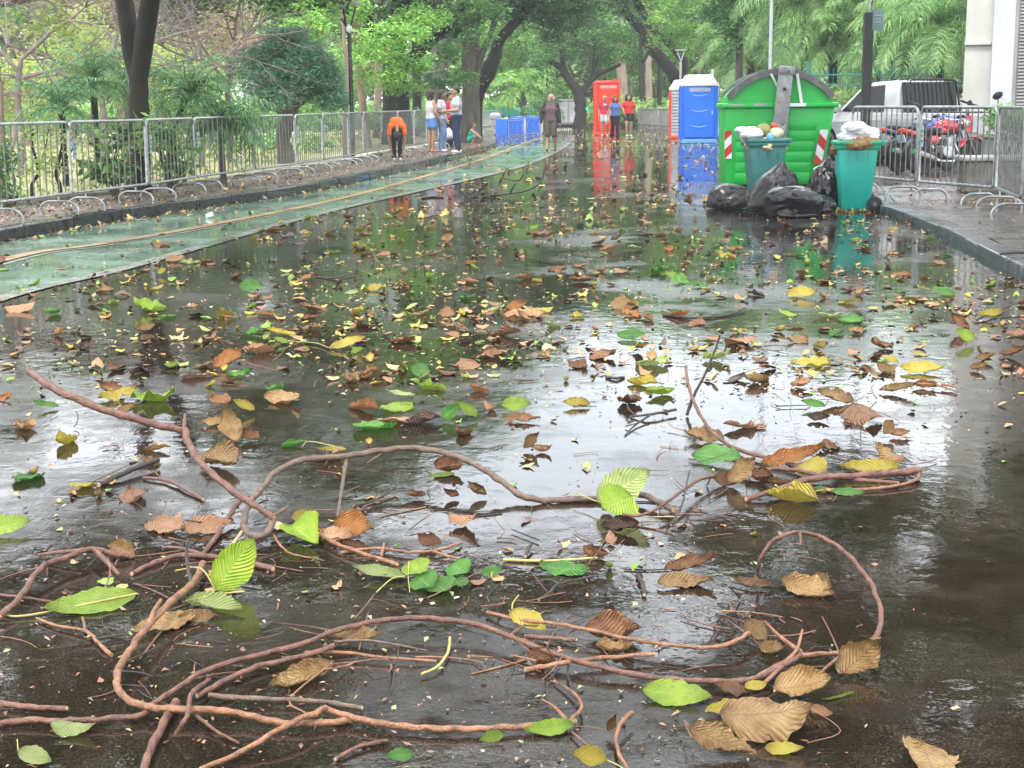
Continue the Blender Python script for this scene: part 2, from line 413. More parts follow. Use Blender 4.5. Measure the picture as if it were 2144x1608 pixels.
M['teal'] = mat('teal_plastic', (0.004, 0.40, 0.31), (0.006, 0.30, 0.235), scale=3.5, rough=0.38, bd=0.001)
M['teal_rim'] = mat('green_rim_plastic', (0.004, 0.34, 0.19), (0.004, 0.25, 0.13), scale=5, rough=0.4)
M['rubber'] = mat('black_rubber', (0.010, 0.010, 0.010), (0.006, 0.006, 0.006), scale=20, rough=0.6)
M['red'] = mat('red_reflective', (0.52, 0.02, 0.015), (0.40, 0.015, 0.015), scale=9, rough=0.35)
M['white'] = mat('white_paint', (0.74, 0.75, 0.76), (0.55, 0.56, 0.57), scale=4, rough=0.4)
M['blue_toilet'] = mat('blue_plastic', (0.002, 0.145, 0.72), (0.002, 0.11, 0.58), scale=2.5, rough=0.3, bd=0.001)
M['blue_light'] = mat('pale_blue_edge', (0.12, 0.36, 0.80), (0.08, 0.28, 0.70), scale=5, rough=0.35)
M['red_toilet'] = mat('orange_red_plastic', (0.80, 0.045, 0.012), (0.66, 0.03, 0.01), scale=2.5, rough=0.35)
M['red_light'] = mat('light_orange_edge', (0.86, 0.10, 0.03), (0.75, 0.07, 0.02), scale=5, rough=0.35)
M['roof_white'] = mat('translucent_white_roof', (0.72, 0.71, 0.69), (0.62, 0.61, 0.60), scale=3, rough=0.4)
M['black_bag'] = mat('black_plastic_film', (0.007, 0.007, 0.008), (0.004, 0.004, 0.005), scale=5, rough=0.16, bd=0.006, bscale=12, spec=0.5)
M['grey_bag'] = mat('dusty_black_film', (0.022, 0.020, 0.0185), (0.008, 0.0075, 0.0075), scale=5, rough=0.22, bd=0.006, bscale=12, spec=0.4)
M['white_bag'] = mat('white_plastic_film', (0.68, 0.71, 0.74), (0.45, 0.47, 0.50), scale=8, rough=0.3, bd=0.01, bscale=22)
M['dark_post'] = mat('dark_brown_post', (0.024, 0.022, 0.020), (0.014, 0.013, 0.012), scale=5, rough=0.5)
M['glass_dark'] = mat('tinted_glass', (0.008, 0.009, 0.010), (0.005, 0.006, 0.006), scale=2, rough=0.15, spec=0.25)
M['black_metal'] = mat('black_metal', (0.010, 0.010, 0.011), (0.006, 0.006, 0.006), scale=10, rough=0.4, metal=0.3)
M['car_white'] = mat('silver_white_paint', (0.32, 0.33, 0.345), (0.28, 0.285, 0.295), scale=1.5, rough=0.22, coat=0.6)
M['chrome'] = mat('chrome', (0.7, 0.7, 0.7), (0.5, 0.5, 0.5), scale=6, rough=0.16, metal=1.0)
M['moto_red'] = mat('red_tank_paint', (0.42, 0.012, 0.02), (0.32, 0.01, 0.015), scale=3, rough=0.2, coat=0.6)
M['moto_blue'] = mat('dark_blue_paint', (0.02, 0.03, 0.11), (0.015, 0.02, 0.07), scale=3, rough=0.25, coat=0.5)
M['cloth_blue'] = mat('blue_cloth', (0.10, 0.13, 0.42), (0.05, 0.07, 0.28), scale=9, rough=0.85, bd=0.01)
M['plaster'] = mat('off_white_plaster', (0.40, 0.39, 0.36), (0.31, 0.30, 0.27), scale=0.9, rough=0.8, bd=0.002, bscale=30, c3=(0.50, 0.49, 0.47))
M['plaster2'] = mat('white_pilaster', (0.46, 0.47, 0.485), (0.37, 0.38, 0.39), scale=1.3, rough=0.7, bd=0.002, bscale=25)
M['shutter'] = mat('grey_louvre', (0.20, 0.19, 0.185), (0.13, 0.125, 0.12), scale=4, rough=0.55)
M['stone_dark'] = mat('wet_planter_stone', (0.15, 0.14, 0.12), (0.06, 0.055, 0.045), scale=5, rough=0.5, bd=0.012, bscale=22)
M['stone_light'] = mat('planter_concrete', (0.33, 0.33, 0.31), (0.20, 0.20, 0.18), scale=4, rough=0.6, bd=0.006)
M['fence_teal'] = mat('teal_railing_paint', (0.02, 0.22, 0.17), (0.015, 0.15, 0.12), scale=6, rough=0.5)
M['sign_teal'] = mat('grey_teal_sign', (0.10, 0.19, 0.19), (0.07, 0.14, 0.14), scale=3, rough=0.4)
M['umbrella'] = mat('green_canvas', (0.03, 0.36, 0.25), (0.02, 0.27, 0.19), scale=3, rough=0.8)
M['pale_grey'] = mat('pale_grey_paint', (0.40, 0.41, 0.43), (0.30, 0.31, 0.33), scale=3, rough=0.5)

# ================================================================ crowd barriers
def make_barrier(L=1.95):
    root = empty('crowd_barrier', (0, 0, 0))
    fr = MB(); r = 0.10; h0, h1 = 0.25, 1.14; x = L / 2
    loop = []
    for cx_, cz_, a0 in ((x - r, h1 - r, 0), (-x + r, h1 - r, 90)):
        for a in range(0, 91, 15):
            t = R(a0 + a); loop.append((cx_ + r * math.cos(t), 0, cz_ + r * math.sin(t)))
    rb = 0.04
    for cx_, cz_, a0 in ((-x + rb, h0 + rb, 180), (x - rb, h0 + rb, 270)):
        for a in range(0, 91, 30):
            t = R(a0 + a); loop.append((cx_ + rb * math.cos(t), 0, cz_ + rb * math.sin(t)))
    loop.append(loop[0]); fr.tube(loop, 0.0195, 8, caps=False)
    fr.build('frame', M['galv'], root, smooth=True)
    br = MB(); n = 13
    for i in range(1, n):
        xx = -x + L * i / n; br.tube([(xx, 0, h0 + 0.012), (xx, 0, h1 - 0.012)], 0.0088, 6, caps=False)
    br.build('bars', M['galv_dark'], root, smooth=True)
    for s in (-1, 1):
        f = MB(); xx = s * (x - 0.33); pts = [(xx, -0.255, 0.0)]
        for a in range(0, 181, 15):
            t = R(180 - a); pts.append((xx, 0.15 * math.cos(t) * 1.15 + (0.09 if a > 90 else -0.09), 0.05 + 0.12 * math.sin(t)))
        pts.append((xx, 0.255, 0.0)); f.tube(pts, 0.015, 8)
        f.tube([(xx, 0, 0.18), (xx, 0, h0)], 0.013, 6)
        f.build('foot', M['galv'], root, smooth=True)
    p = MB(); p.box((-x + 0.085, -0.024, 0.80), (0.085, 0.006, 0.26)); p.m = 1
    for k in range(3): p.box((-x + 0.085, -0.0285, 0.74 + 0.06 * k), (0.06, 0.003, 0.026))
    p.build('plate', [M['plate'], M['sign_teal']], root)
    return root
BP = make_barrier()
def put_barrier(a, b, z, label, group, first=[True], tilt=0.0):
    a = Vector(a); b = Vector(b); c = (a + b) / 2
    o = BP if first[0] else copy_tree(BP); first[0] = False
    o.location = (c.x, c.y, z); ang = math.atan2(b.y - a.y, b.x - a.x)
    o.rotation_euler = (R(tilt), 0, ang); o.scale = (((b - a).length) / 1.97, 1, 1)
    o['label'] = label; o['category'] = 'barrier'; o['group'] = group; return o
LJ = [(-6.35, 14.6), (-6.0, 16.72), (-5.60, 18.75), (-5.10, 20.72), (-4.86, 22.75), (-4.38, 25.3), (-3.98, 27.5), (-3.74, 29.6), (-3.45, 31.6), (-3.32, 33.6), (-3.10, 35.6), (-2.82, 37.6), (-2.55, 39.7), (-2.34, 41.9), (-2.1, 44.1), (-1.9, 46.3)]
BL = ['barrier cut off by the left edge of the photo', 'barrier with thin grey trunk behind it, leftmost one seen whole', 'barrier in front of the thick dark forked trunk and broad-leaved bush',
      'barrier just past the dark forked trunk, in front of the second bush', 'barrier in front of the drooping palm fronds', 'barrier in front of the leaning trunk of the blue-green round tree',
      'barrier just past the round blue-green tree', 'barrier in front of the thin pale trunk', 'barrier where the black lamp post stands behind',
      'barrier just past the lamp post, left of the bending man', 'barrier directly left of the bending man in orange', 'barrier directly behind the bending man in orange',
      'barrier just right of the bending man', 'barrier beside the woman in blue shorts', 'barrier behind the standing group of people']
for i in range(len(LJ) - 1):
    a, b = LJ[i], LJ[i + 1]; s = 0.008 if i % 2 else -0.008
    put_barrier((a[0] + s, a[1] + .01), (b[0] + s, b[1] - .01), 0.135, 'steel ' + BL[i] if i else 'steel ' + BL[0], 'crowd barriers along the left pavement', tilt=random.uniform(-1, 1))
rb_ = put_barrier((4.98, 21.45), (5.43, 19.62), 0.09, 'steel barrier between the bright teal bin and the red motorcycle', 'crowd barriers on the right pavement')
rb_.scale.z = 1.09; rb_ = put_barrier((5.45, 19.58), (5.94, 18.0), 0.09, 'steel barrier in front of the red motorcycle', 'crowd barriers on the right pavement')
rb_.scale.z = 1.09; rb_ = put_barrier((5.95, 17.95), (5.62, 16.1), 0.09, 'steel barrier in front of the stone planter, nearest to the right edge', 'crowd barriers on the right pavement'); rb_.scale.z = 1.09
# a stretch of white barrier by the far fence and one beside the toilets
for px, d, dx in ((1376, 78, 1.5),):
    p = P(px, 262, d); put_barrier((p.x, d), (p.x + dx, d + 1.0), 0.0, 'pale steel barrier far off, left of the red and white toilet', 'far crowd barriers')

# ================================================================ dumpsters
def chevrons(x0, x1, z0, z1, y, slant=1, shear=0.0):
    """red and white diagonal board as strips on a plate"""
    mb = MB(); mb.m = 0
    def sh(x, z): return x + shear * (z - z0)
    mb.add([(sh(x0, z0), y, z0), (sh(x1, z0), y, z0), (sh(x1, z1), y, z1), (sh(x0, z1), y, z1)], [(0, 1, 2, 3)])
    mb.m = 1; w = x1 - x0; st = w * 1.25; k = -2
    while True:
        a = z0 + k * st * 2; pts = [(x0, a), (x1, a + slant * w * 0.95), (x1, a + st + slant * w * 0.95), (x0, a + st)]
        if a - abs(w) > z1: break
        # clip to the plate
        poly = pts
        for lim, sgn in ((z0, 1), (z1, -1)):
            out = []
            for i in range(len(poly)):
                p, q = poly[i], poly[(i + 1) % len(poly)]
                ip, iq = (p[1] - lim) * sgn >= 0, (q[1] - lim) * sgn >= 0
                if ip: out.append(p)
                if ip != iq:
                    t = (lim - p[1]) / (q[1] - p[1]); out.append((p[0] + (q[0] - p[0]) * t, lim))
            poly = out
            if not poly: break
        if len(poly) >= 3: mb.add([(sh(px_, pz_), y - 0.003, pz_) for px_, pz_ in poly], [tuple(range(len(poly)))])
        k += 1
    return mb
def make_dumpster(loc, rz, label, arm=True):
    root = empty('dumpster', loc, rz, label, 'dumpster', 'green dumpsters')
    D = 1.25; hb = 1.33
    mb = MB()
    def ringx(z): t = z / hb; return (-0.875 - 0.03 * t, 0.70 + 0.20 * t)
    x0b, x1b = ringx(0.06); x0t, x1t = ringx(hb)
    mb.add([(x0b, 0.06, 0.06), (x1b, 0.06, 0.06), (x1b, D - .1, 0.06), (x0b, D - .1, 0.06), (x0t, 0, hb), (x1t, 0, hb), (x1t, D, hb), (x0t, D, hb)],
           [(0, 3, 2, 1), (4, 5, 6, 7), (0, 1, 5, 4), (1, 2, 6, 5), (2, 3, 7, 6), (3, 0, 4, 7)])
    mb.build('body', M['green_plastic'], root, bevel=0.035, smooth=True)
    # stepped panels of the front: raised plates with gaps between
    pn = MB(); zs = [0.10, 0.27, 0.44, 0.61, 0.78, 0.95, 1.12]
    for i in range(len(zs) - 1):
        za, zb = zs[i] + 0.008, zs[i + 1] - 0.008
        xa0, xb0 = ringx(za); xa1, xb1 = ringx(zb); ya = 0.06 * (1 - za / hb); yb = 0.06 * (1 - zb / hb); off = 0.012
        for (fa, fb) in ((0.10, 0.44), (0.60, 0.86)):
            X = lambda t, x0, x1: x0 + (x1 - x0) * t
            pn.add([(X(fa, xa0, xb0), ya - off, za), (X(fb, xa0, xb0), ya - off, za), (X(fb, xa1, xb1), yb - off, zb), (X(fa, xa1, xb1), yb - off, zb),
                    (X(fa, xa0, xb0), ya + .03, za), (X(fb, xa0, xb0), ya + .03, za), (X(fb, xa1, xb1), yb + .03, zb), (X(fa, xa1, xb1), yb + .03, zb)],
                   [(0, 1, 2, 3), (0, 4, 5, 1), (2, 6, 7, 3), (0, 3, 7, 4), (1, 5, 6, 2)])
    pn.build('ribbed_panel', M['green_plastic'], root, bevel=0.008, smooth=True)
    rim = MB(); rim.box((0.0, D / 2 - 0.0, hb + 0.03), (1.90, D + 0.10, 0.085), bev=0.03); rim.build('rim', M['green_plastic'], root, smooth=True)
    for xx, ww in ((-0.72, 0.26), (-0.33, 0.22), (0.22, 0.16)):
        sc = MB(); sc.box((xx, -0.0515, hb + 0.045), (ww, 0.004, 0.03)); sc.build('scuff', M['pale_grey'], root)
    # domed lid: end wall recessed under a grey arched band
    def arch(x, top=1.93, base=hb + 0.07):
        t = (x + 0.9) / 1.8; return base + (top - base) * max(0.0, math.sin(math.pi * min(max(t, 0), 1))) ** 0.62
    xs = [-0.86 + 1.72 * i / 28 for i in range(29)]
    prof = [(x, arch(x) - 0.03) for x in xs]
    lid = MB(); lid.prism([(xs[0], hb + 0.05)] + prof + [(xs[-1], hb + 0.05)], 0.05, D - 0.05); lid.build('lid', M['green_plastic'], root, smooth=True)
    for y0, y1 in ((-0.01, 0.10), (D - 0.10, D + .01)):
        bd = MB(); V_ = []
        for i, x in enumerate(xs):
            a = Vector((x, arch(x))); 
            tx = xs[min(i + 1, 28)] - xs[max(i - 1, 0)]; tz = arch(xs[min(i + 1, 28)]) - arch(xs[max(i - 1, 0)])
            nn = Vector((-tz, tx)).normalized(); o_ = a + nn * 0.03; i_ = a - nn * 0.075
            V_ += [(o_.x, y0, o_.y), (o_.x, y1, o_.y), (i_.x, y1, i_.y), (i_.x, y0, i_.y)]
        fs = []
        for i in range(28):
            for k in range(4): a_, b_ = 4 * i + k, 4 * i + (k + 1) % 4; fs.append((a_, b_, b_ + 4, a_ + 4))
        bd.add(V_, fs); bd.build('lid_band', M['lid_grey'], root, smooth=True)
    if arm:
        am = MB(); rot = Matrix.Rotation(R(5.0), 3, 'Y')
        am.box((0.02, -0.10, 1.40), (0.235, 0.07, 1.18), rot, bev=0.012)
        am.box((0.075, -0.145, 1.92), (0.26, 0.03, 0.12), rot, bev=0.01); am.box((-0.02, -0.145, 0.95), (0.17, 0.03, 0.2), rot, bev=0.01)
        a_ = am.build('lifting_arm', M['arm_grey'], root, smooth=True)
        b2 = MB(); b2.lathe([(0.0, 0), (0.028, 0), (0.028, 0.02), (0, 0.02)], (0.045, -0.156, 1.62), 12, (0, -1, 0))
        for zz in (1.05, 0.88, 1.9): b2.lathe([(0.0, 0), (0.014, 0), (0.014, 0.016), (0, 0.016)], (0.02 if zz < 1.5 else 0.10, -0.166, zz), 8, (0, -1, 0))
        b2.build('bolt', M['rubber'], a_)
        br = MB(); br.box((0.24, -0.075, 1.365), (0.34, 0.04, 0.055), bev=0.008); br.box((0.295, -0.07, 1.62), (0.045, 0.03, 0.50), Matrix.Rotation(R(-10), 3, 'Y'))
        br.box((-0.10, -0.04, 1.74), (0.035, 0.03, 0.30), Matrix.Rotation(R(-28), 3, 'Y'))
        br.build('bracket', M['white'], root)
    for x0, x1, shr, sl in ((-0.898, -0.78, -0.02, 1), (0.565, 0.70, 0.17, -1)):
        c = chevrons(x0, x1, 0.40 if x0 > 0 else 0.50, 0.96, 0.005, sl, shr)
        yv = [(v[0], v[1] + (0.03 - v[2] * 0.045) - 0.012, v[2]) for v in c.v]; c.v = yv
        c.build('reflective_board', [M['white'], M['red']], root, fixn=False)
    for sx in (-0.72, 0.5):
        w = MB(); w.lathe([(0, -0.02), (0.06, -0.02), (0.06, 0.02), (0, 0.02)], (sx, 0.22, 0.06), 14, (1, 0, 0)); w.build('wheel', M['rubber'], root, smooth=True)
    return root
c = W(1626, 395); D1 = make_dumpster((c.x + 0.03, c.y, 0), R(-3), 'bright green dumpster with domed lid and grey lifting arm, behind the two teal bins')
make_dumpster((c.x + 0.36, c.y + 1.75, 0), R(-3), 'second green dumpster mostly hidden behind the first, its right edge showing', arm=False)

# ================================================================ wheelie bins
def make_bin(loc, rz, body, rim, label):
    root = empty('wheelie_bin', loc, rz, label, 'bin', 'teal wheelie bins')
    h = 0.885; mb = MB()
    bw, bd, tw, td = 0.36, 0.37, 0.53, 0.50
    bx = 0.03
    mb.add([(-bw / 2 + bx - .035, -bd / 2, 0.02), (bw / 2 + bx - .035, -bd / 2, 0.02), (bw / 2 + bx - .035, bd / 2, 0.02), (-bw / 2 + bx - .035, bd / 2, 0.02),
            (-tw / 2, -td / 2, h), (tw / 2, -td / 2, h), (tw / 2, td / 2, h), (-tw / 2, td / 2, h)], [(0, 3, 2, 1), (0, 1, 5, 4), (1, 2, 6, 5), (2, 3, 7, 6), (3, 0, 4, 7), (4, 5, 6, 7)])
    mb.build('body', body, root, bevel=0.03, smooth=True)
    r_ = MB(); r_.box((0, 0, h + 0.005), (tw + 0.075, td + 0.07, 0.055), bev=0.02); r_.box((0, 0, h - 0.05), (tw + 0.03, td + 0.03, 0.06), taper=1.03, bev=0.012)
    r_.build('rim', rim, root, smooth=True)
    g = MB()
    for xx in (-0.14, 0.0, 0.14): g.box((xx, -td / 2 - 0.0 + 0.012, h - 0.15), (0.014, 0.03, 0.16), Matrix.Rotation(R(-4), 3, 'X'))
    g.build('rib', body, root)
    hd = MB(); hd.tube([(tw / 2 + .02, -0.19, h - .03), (tw / 2 + 0.10, -0.19, h + 0.01), (tw / 2 + 0.10, 0.19, h + 0.01), (tw / 2 + .02, 0.19, h - .03)], 0.016, 8)
    hd.build('handle', rim, root, smooth=True)
    for s in (-1, 1):
        w = MB(); w.lathe([(0, -0.025), (0.07, -0.025), (0.098, -0.018), (0.1, 0), (0.098, 0.018), (0.07, 0.025), (0, 0.025)], (0.235, s * 0.22, 0.1), 24, (0, 1, 0))
        w_ = w.build('wheel', M['rubber'], root, smooth=True)
        c_ = MB(); c_.lathe([(0, -0.03), (0.03, -0.03), (0.03, 0.03), (0, 0.03)], (0.235, s * 0.22, 0.1), 12, (0, 1, 0)); c_.build('hub', M['lid_grey'], w_)
    return root
bA = W(1788, 441); bB = W(1600, 398)
make_bin((bA.x, bA.y, 0), R(-6), M['teal'], M['teal_rim'], 'bright teal wheelie bin heaped with leaves and a pale bag, rightmost bin')
bB = Vector((P(1601, 300, 21.0).x, 21.0, 0))
make_bin((bB.x, bB.y, 0), R(4), M['teal_dark'], M['teal_dark'], 'dull dark teal wheelie bin full of rubbish in front of the green dumpster')

def lumpy(name, c, rad, material, label=None, cat=None, group=None, seed=0, amp=0.14, freq=3.0, sub=5, flat=True, rot=0.0, tuft=None, parent=None, shape=None):
    bm = bmesh.new(); bmesh.ops.create_icosphere(bm, subdivisions=sub, radius=1.0)
    so = Vector((seed * 3.1, seed * 7.7, seed * 1.3))
    for v in bm.verts:
        p = v.co.copy(); n = p.normalized()
        q = p + 0.35 * mnoise.noise_vector(p * 1.3 + so)
        rdg = 1.0 - abs(mnoise.noise(q * freq + so)) * 2.0
        rdg2 = 1.0 - abs(mnoise.noise(q * freq * 2.3 + so * 2)) * 2.0; rdg3 = 1.0 - abs(mnoise.noise(Vector((q.x, q.y, q.z * .5)) * freq * 5.5 + so * 3)) * 2.0
        s = 1.0 + amp * (mnoise.noise(p * 1.1 + so) * 1.6) + amp * 0.30 * rdg + amp * 0.22 * rdg2 + amp * 0.12 * rdg3
        p = n * s
        if tuft and n.z > 0.72: k = (n.z - 0.72) / 0.28; p = Vector((p.x * (1 - 0.6 * k), p.y * (1 - 0.6 * k), p.z + tuft * k * k))
        if flat and p.z < -0.55: p.z = -0.55 + (p.z + 0.55) * 0.15; p.x *= 1.05; p.y *= 1.05
        if shape: p = shape(p)
        v.co = Vector((p.x * rad[0], p.y * rad[1], p.z * rad[2]))
    zmin = min(v.co.z for v in bm.verts)
    rr = Matrix.Rotation(rot, 3, 'Z')
    for v in bm.verts: v.co.z -= zmin if flat else 0; v.co = rr @ v.co
    me = bpy.data.meshes.new(name); bm.to_mesh(me); bm.free()
    o = link_mesh(name, me, material, parent, smooth=True); o.location = c
    if label: tag(o, label, cat, group)
    return o
G_ = 'rubbish bags piled on the road'
def gp(px, py): p = W(px, py); return (p.x, p.y, 0.0)
lumpy('rubbish_bag', gp(1526, 437), (0.30, 0.26, 0.20), M['grey_bag'], 'low slumped grey-black rubbish bag at the left end of the pile', 'rubbish bag', G_, 1, 0.16, 2.6, tuft=0.0)
lumpy('rubbish_bag', gp(1613, 446), (0.29, 0.27, 0.36), M['grey_bag'], 'tall dusty rubbish bag leaning right, in front of the dark teal bin', 'rubbish bag', G_, 2, 0.16, 2.4, shape=lambda p: Vector((p.x + 0.42 * p.z, p.y, p.z)), tuft=0.1)
lumpy('rubbish_bag', gp(1662, 453), (0.35, 0.27, 0.23), M['black_bag'], 'shiny black rubbish bag lying wide at the front of the pile', 'rubbish bag', G_, 3, 0.15, 2.2, rot=0.2)
lumpy('rubbish_bag', gp(1729, 436), (0.23, 0.25, 0.37), M['black_bag'], 'knotted black rubbish bag standing against the bright teal bin', 'rubbish bag', G_, 4, 0.18, 3.0, tuft=0.15)
lumpy('rubbish_bag', gp(1722, 448), (0.17, 0.16, 0.14), M['black_bag'], 'small black rubbish bag on the wet road at the foot of the standing one', 'rubbish bag', G_, 5, 0.18, 3.0)
q = P(1727, 366, gp(1729, 436)[1] - 0.02)
lumpy('carrier_bag', q, (0.13, 0.12, 0.085), M['white_bag'], 'white plastic bag crumpled on top of the standing black bag', 'plastic bag', None, 6, 0.35, 3.0, flat=False)
# what sticks out of the bins
GT = 'rubbish heaped in the bins'
M['coconut'] = mat('coconut_husk', (0.22, 0.24, 0.06), (0.14, 0.13, 0.04), scale=7, rough=0.6, bd=0.004)
M['straw'] = mat('pale_rind', (0.55, 0.50, 0.33), (0.40, 0.36, 0.2), scale=8, rough=0.6, bd=0.004)
M['dead_leaf_mass'] = mat('mixed_dead_leaves', (0.30, 0.16, 0.05), (0.10, 0.06, 0.03), scale=16, rough=0.7, bd=0.05, bscale=30, c3=(0.5, 0.36, 0.14))
def inbin(b, dx, dz, dy=0): return (b.x + dx, b.y + dy, 0.9 + dz)
lumpy('rubbish_heap', inbin(bB, 0, -0.10), (0.25, 0.22, 0.13), M['straw'], 'loose mixed rubbish filling the dark teal bin', 'rubbish', GT, 11, 0.3, 3.0, flat=False)
lumpy('carrier_bag', inbin(bB, -0.24, 0.08, -0.1), (0.16, 0.10, 0.11), M['white_bag'], 'torn white plastic bag hanging over the left rim of the dark teal bin', 'plastic bag', GT, 12, 0.4, 3.0, flat=False)
lumpy('green_coconut', inbin(bB, -0.02, 0.12), (0.11, 0.11, 0.10), M['coconut'], 'green-brown coconut on top of the dark teal bin', 'coconut', GT, 13, 0.06, 2.0, flat=False, sub=3)
lumpy('cracked_coconut', inbin(bB, 0.15, 0.08, -0.06), (0.10, 0.10, 0.085), M['straw'], 'pale cracked coconut near the right rim of the dark teal bin', 'coconut', GT, 14, 0.12, 2.0, flat=False, sub=3)
lumpy('crumpled_carton', inbin(bB, 0.13, 0.17), (0.05, 0.045, 0.05), M['red'], 'crumpled red packet at the top of the dark teal bin', 'packet', GT, 15, 0.4, 2.5, flat=False, sub=3)
lumpy('crushed_can', inbin(bB, 0.04, 0.04, -0.2), (0.05, 0.04, 0.06), M['blue_light'], 'small blue crushed can in the dark teal bin', 'can', GT, 16, 0.2, 2.5, flat=False, sub=3)
lumpy('rubbish_heap', inbin(bA, 0, -0.06), (0.29, 0.25, 0.13), M['dead_leaf_mass'], 'heap of brown leaves filling the bright teal bin', 'leaf heap', GT, 17, 0.3, 4.0, flat=False)
lumpy('carrier_bag', inbin(bA, 0.00, 0.12), (0.21, 0.15, 0.10), M['white_bag'], 'pale grey plastic bag crumpled over the leaves in the bright teal bin', 'plastic bag', GT, 18, 0.38, 3.0, flat=False)
lumpy('carrier_bag', inbin(bA, 0.20, 0.06, -0.1), (0.07, 0.07, 0.07), M['white_bag'], 'small knotted white bag at the right rim of the bright teal bin', 'plastic bag', GT, 19, 0.3, 3.0, flat=False, sub=3)

# ================================================================ portable toilets
def make_toilet(body, edge, side, label, loc, rz, group='portable toilets', h=2.3, roof=None, w=1.22):
    root = empty('portable_toilet', loc, rz, label, 'portable toilet', group)
    hh = h - 0.44; mb = MB()
    mb.box((0, w / 2, hh / 2 + 0.06), (w, w, hh - 0.12)); mb.build('walls', side, root, bevel=0.02)
    b = MB(); b.box((0, w / 2, 0.07), (w + 0.05, w + 0.05, 0.13), bev=0.02); b.build('base', edge, root)
    for sx in (-1, 1):
        for yy in (0.0, w): p = MB(); p.box((sx * (w / 2 - 0.0), yy, hh / 2 + 0.06), (0.085, 0.085, hh - 0.10), bev=0.02); p.build('corner_post', body, root)
    for sx in (-1, 1):
        rb = MB()
        for k in range(14): rb.box((sx * (w / 2 + 0.008), w / 2, 0.30 + k * 0.12), (0.03, w - 0.12, 0.05), bev=0.008)
        rb.build('side_ribs', side, root)
    d = MB(); d.box((0, -0.02, hh / 2 + 0.08), (w - 0.18, 0.05, hh - 0.24), bev=0.015); door = d.build('door', body, root)
    arcs = MB()
    for zc in (0.62, 1.15, 1.68):
        for s_ in (1,):
            pts = [(-0.30 + 0.6 * i / 12, -0.047, zc - 0.07 * math.sin(math.pi * i / 12)) for i in range(13)]
            arcs.tube(pts, [0.006 + 0.018 * math.sin(math.pi * i / 12) for i in range(13)], 8)
    arcs.build('pressed_arc', edge if body is not M['blue_toilet'] else M['blue_light'], door, smooth=True)
    hb_ = MB(); hb_.box((w / 2 - 0.16, -0.055, 1.05), (0.05, 0.03, 0.14), bev=0.008); hb_.build('latch', M['pale_grey'], door)
    sg = MB(); sg.box((0.02, -0.048, hh - 0.12), (0.72, 0.006, 0.12)); s1 = sg.build('vent_strip', M['pale_grey'], door)
    gr = MB()
    for k in range(9): gr.box((0.02 - 0.32 + 0.08 * k, -0.053, hh - 0.12), (0.012, 0.005, 0.11))
    gr.build('vent_slot', body, s1)
    rf = MB(); rf.box((0, w / 2, hh + 0.06), (w + 0.08, w + 0.08, 0.12), bev=0.03); rf.box((0, w / 2, hh + (0.25 if not roof else 0.10)), (w + 0.02, w + 0.02, 0.30 if not roof else 0.1), taper=0.74 if not roof else 0.95, bev=0.07 if not roof else .03)
    rf.build('roof', roof or M['roof_white'], root, smooth=True)
    v = MB(); v.tube([(w / 2 - 0.1, w - 0.12, hh + 0.02), (w / 2 - 0.1, w - 0.12, h + (0.16 if not roof else -.2))], 0.045, 10); v.build('vent_pipe', roof or M['roof_white'], root, smooth=True)
    return root
p = W(1463, 300); make_toilet(M['blue_toilet'], M['blue_light'], M['blue_toilet'], 'bright blue portable toilet with white roof, standing left of the dumpster', (p.x, p.y, 0), R(-4), h=2.38)
p = W(1432, 291); make_toilet(M['red_toilet'], M['red_light'], M['pale_grey'], 'red and white portable toilet mostly hidden behind the blue one', (p.x - 0.40, p.y + 1.3, 0), R(-97))
p = W(1281, 285.5); make_toilet(M['red_toilet'], M['red_light'], M['red_toilet'], 'orange-red portable toilet standing behind the three walkers', (p.x, p.y + 2.6, 0), R(3), h=2.66, roof=M['red_toilet'], w=1.0)
def lying(px, py, rz, body, side, label, sc=0.8):
    p = W(px, py); t = make_toilet(body, M['blue_toilet'], side, label, (p.x, p.y, 0.60 * sc), rz, 'portable toilets lying on the grass')
    t.rotation_euler = (0, R(90), rz); t.scale = (sc, sc, sc); return t
lying(1062, 284, R(46), M['blue_toilet'], M['roof_white'], 'blue portable toilet lying on its side, left of the pair', 0.60)
lying(1091, 281, R(40), M['blue_toilet'], M['roof_white'], 'blue and white portable toilet lying on its side, right of the pair', 0.66)

# ================================================================ signpost, poles, lamps
p = P(1811, 275, 23.5); base = Vector((p.x, 23.5, 0.09))
root = empty('signpost', base, 0, 'dark square post with a teal sign plate, behind the bright teal bin', 'signpost')
t = P(1814, 26, 23.5).z - 0.09; sx = P(1814, 26, 23.5).x - P(1808, 275, 23.5).x
mb = MB(); mb.box((0.0, 0, t / 2), (0.135, 0.135, t), bev=0.008); mb.build('post', M['dark_post'], root)
mb = MB(); mb.box((0.13, -0.03, t - 0.12), (0.19, 0.03, 0.32), Matrix.Rotation(R(18), 3, 'Z')); sg = mb.build('sign_plate', M['sign_teal'], root)
mb = MB()
for k, wd in ((0, 0.12), (1, 0.09), (2, 0.11)): mb.box((0.13, -0.052, t - 0.05 - 0.05 * k), (wd, 0.004, 0.012), Matrix.Rotation(R(18), 3, 'Z'))
mb.build('lettering', M['pale_grey'], sg)
mb = MB(); mb.tube([(0, 0, t), (0.01, 0, t + 3.0)], 0.022, 8); mb.build('upper_tube', M['galv'], root, smooth=True)
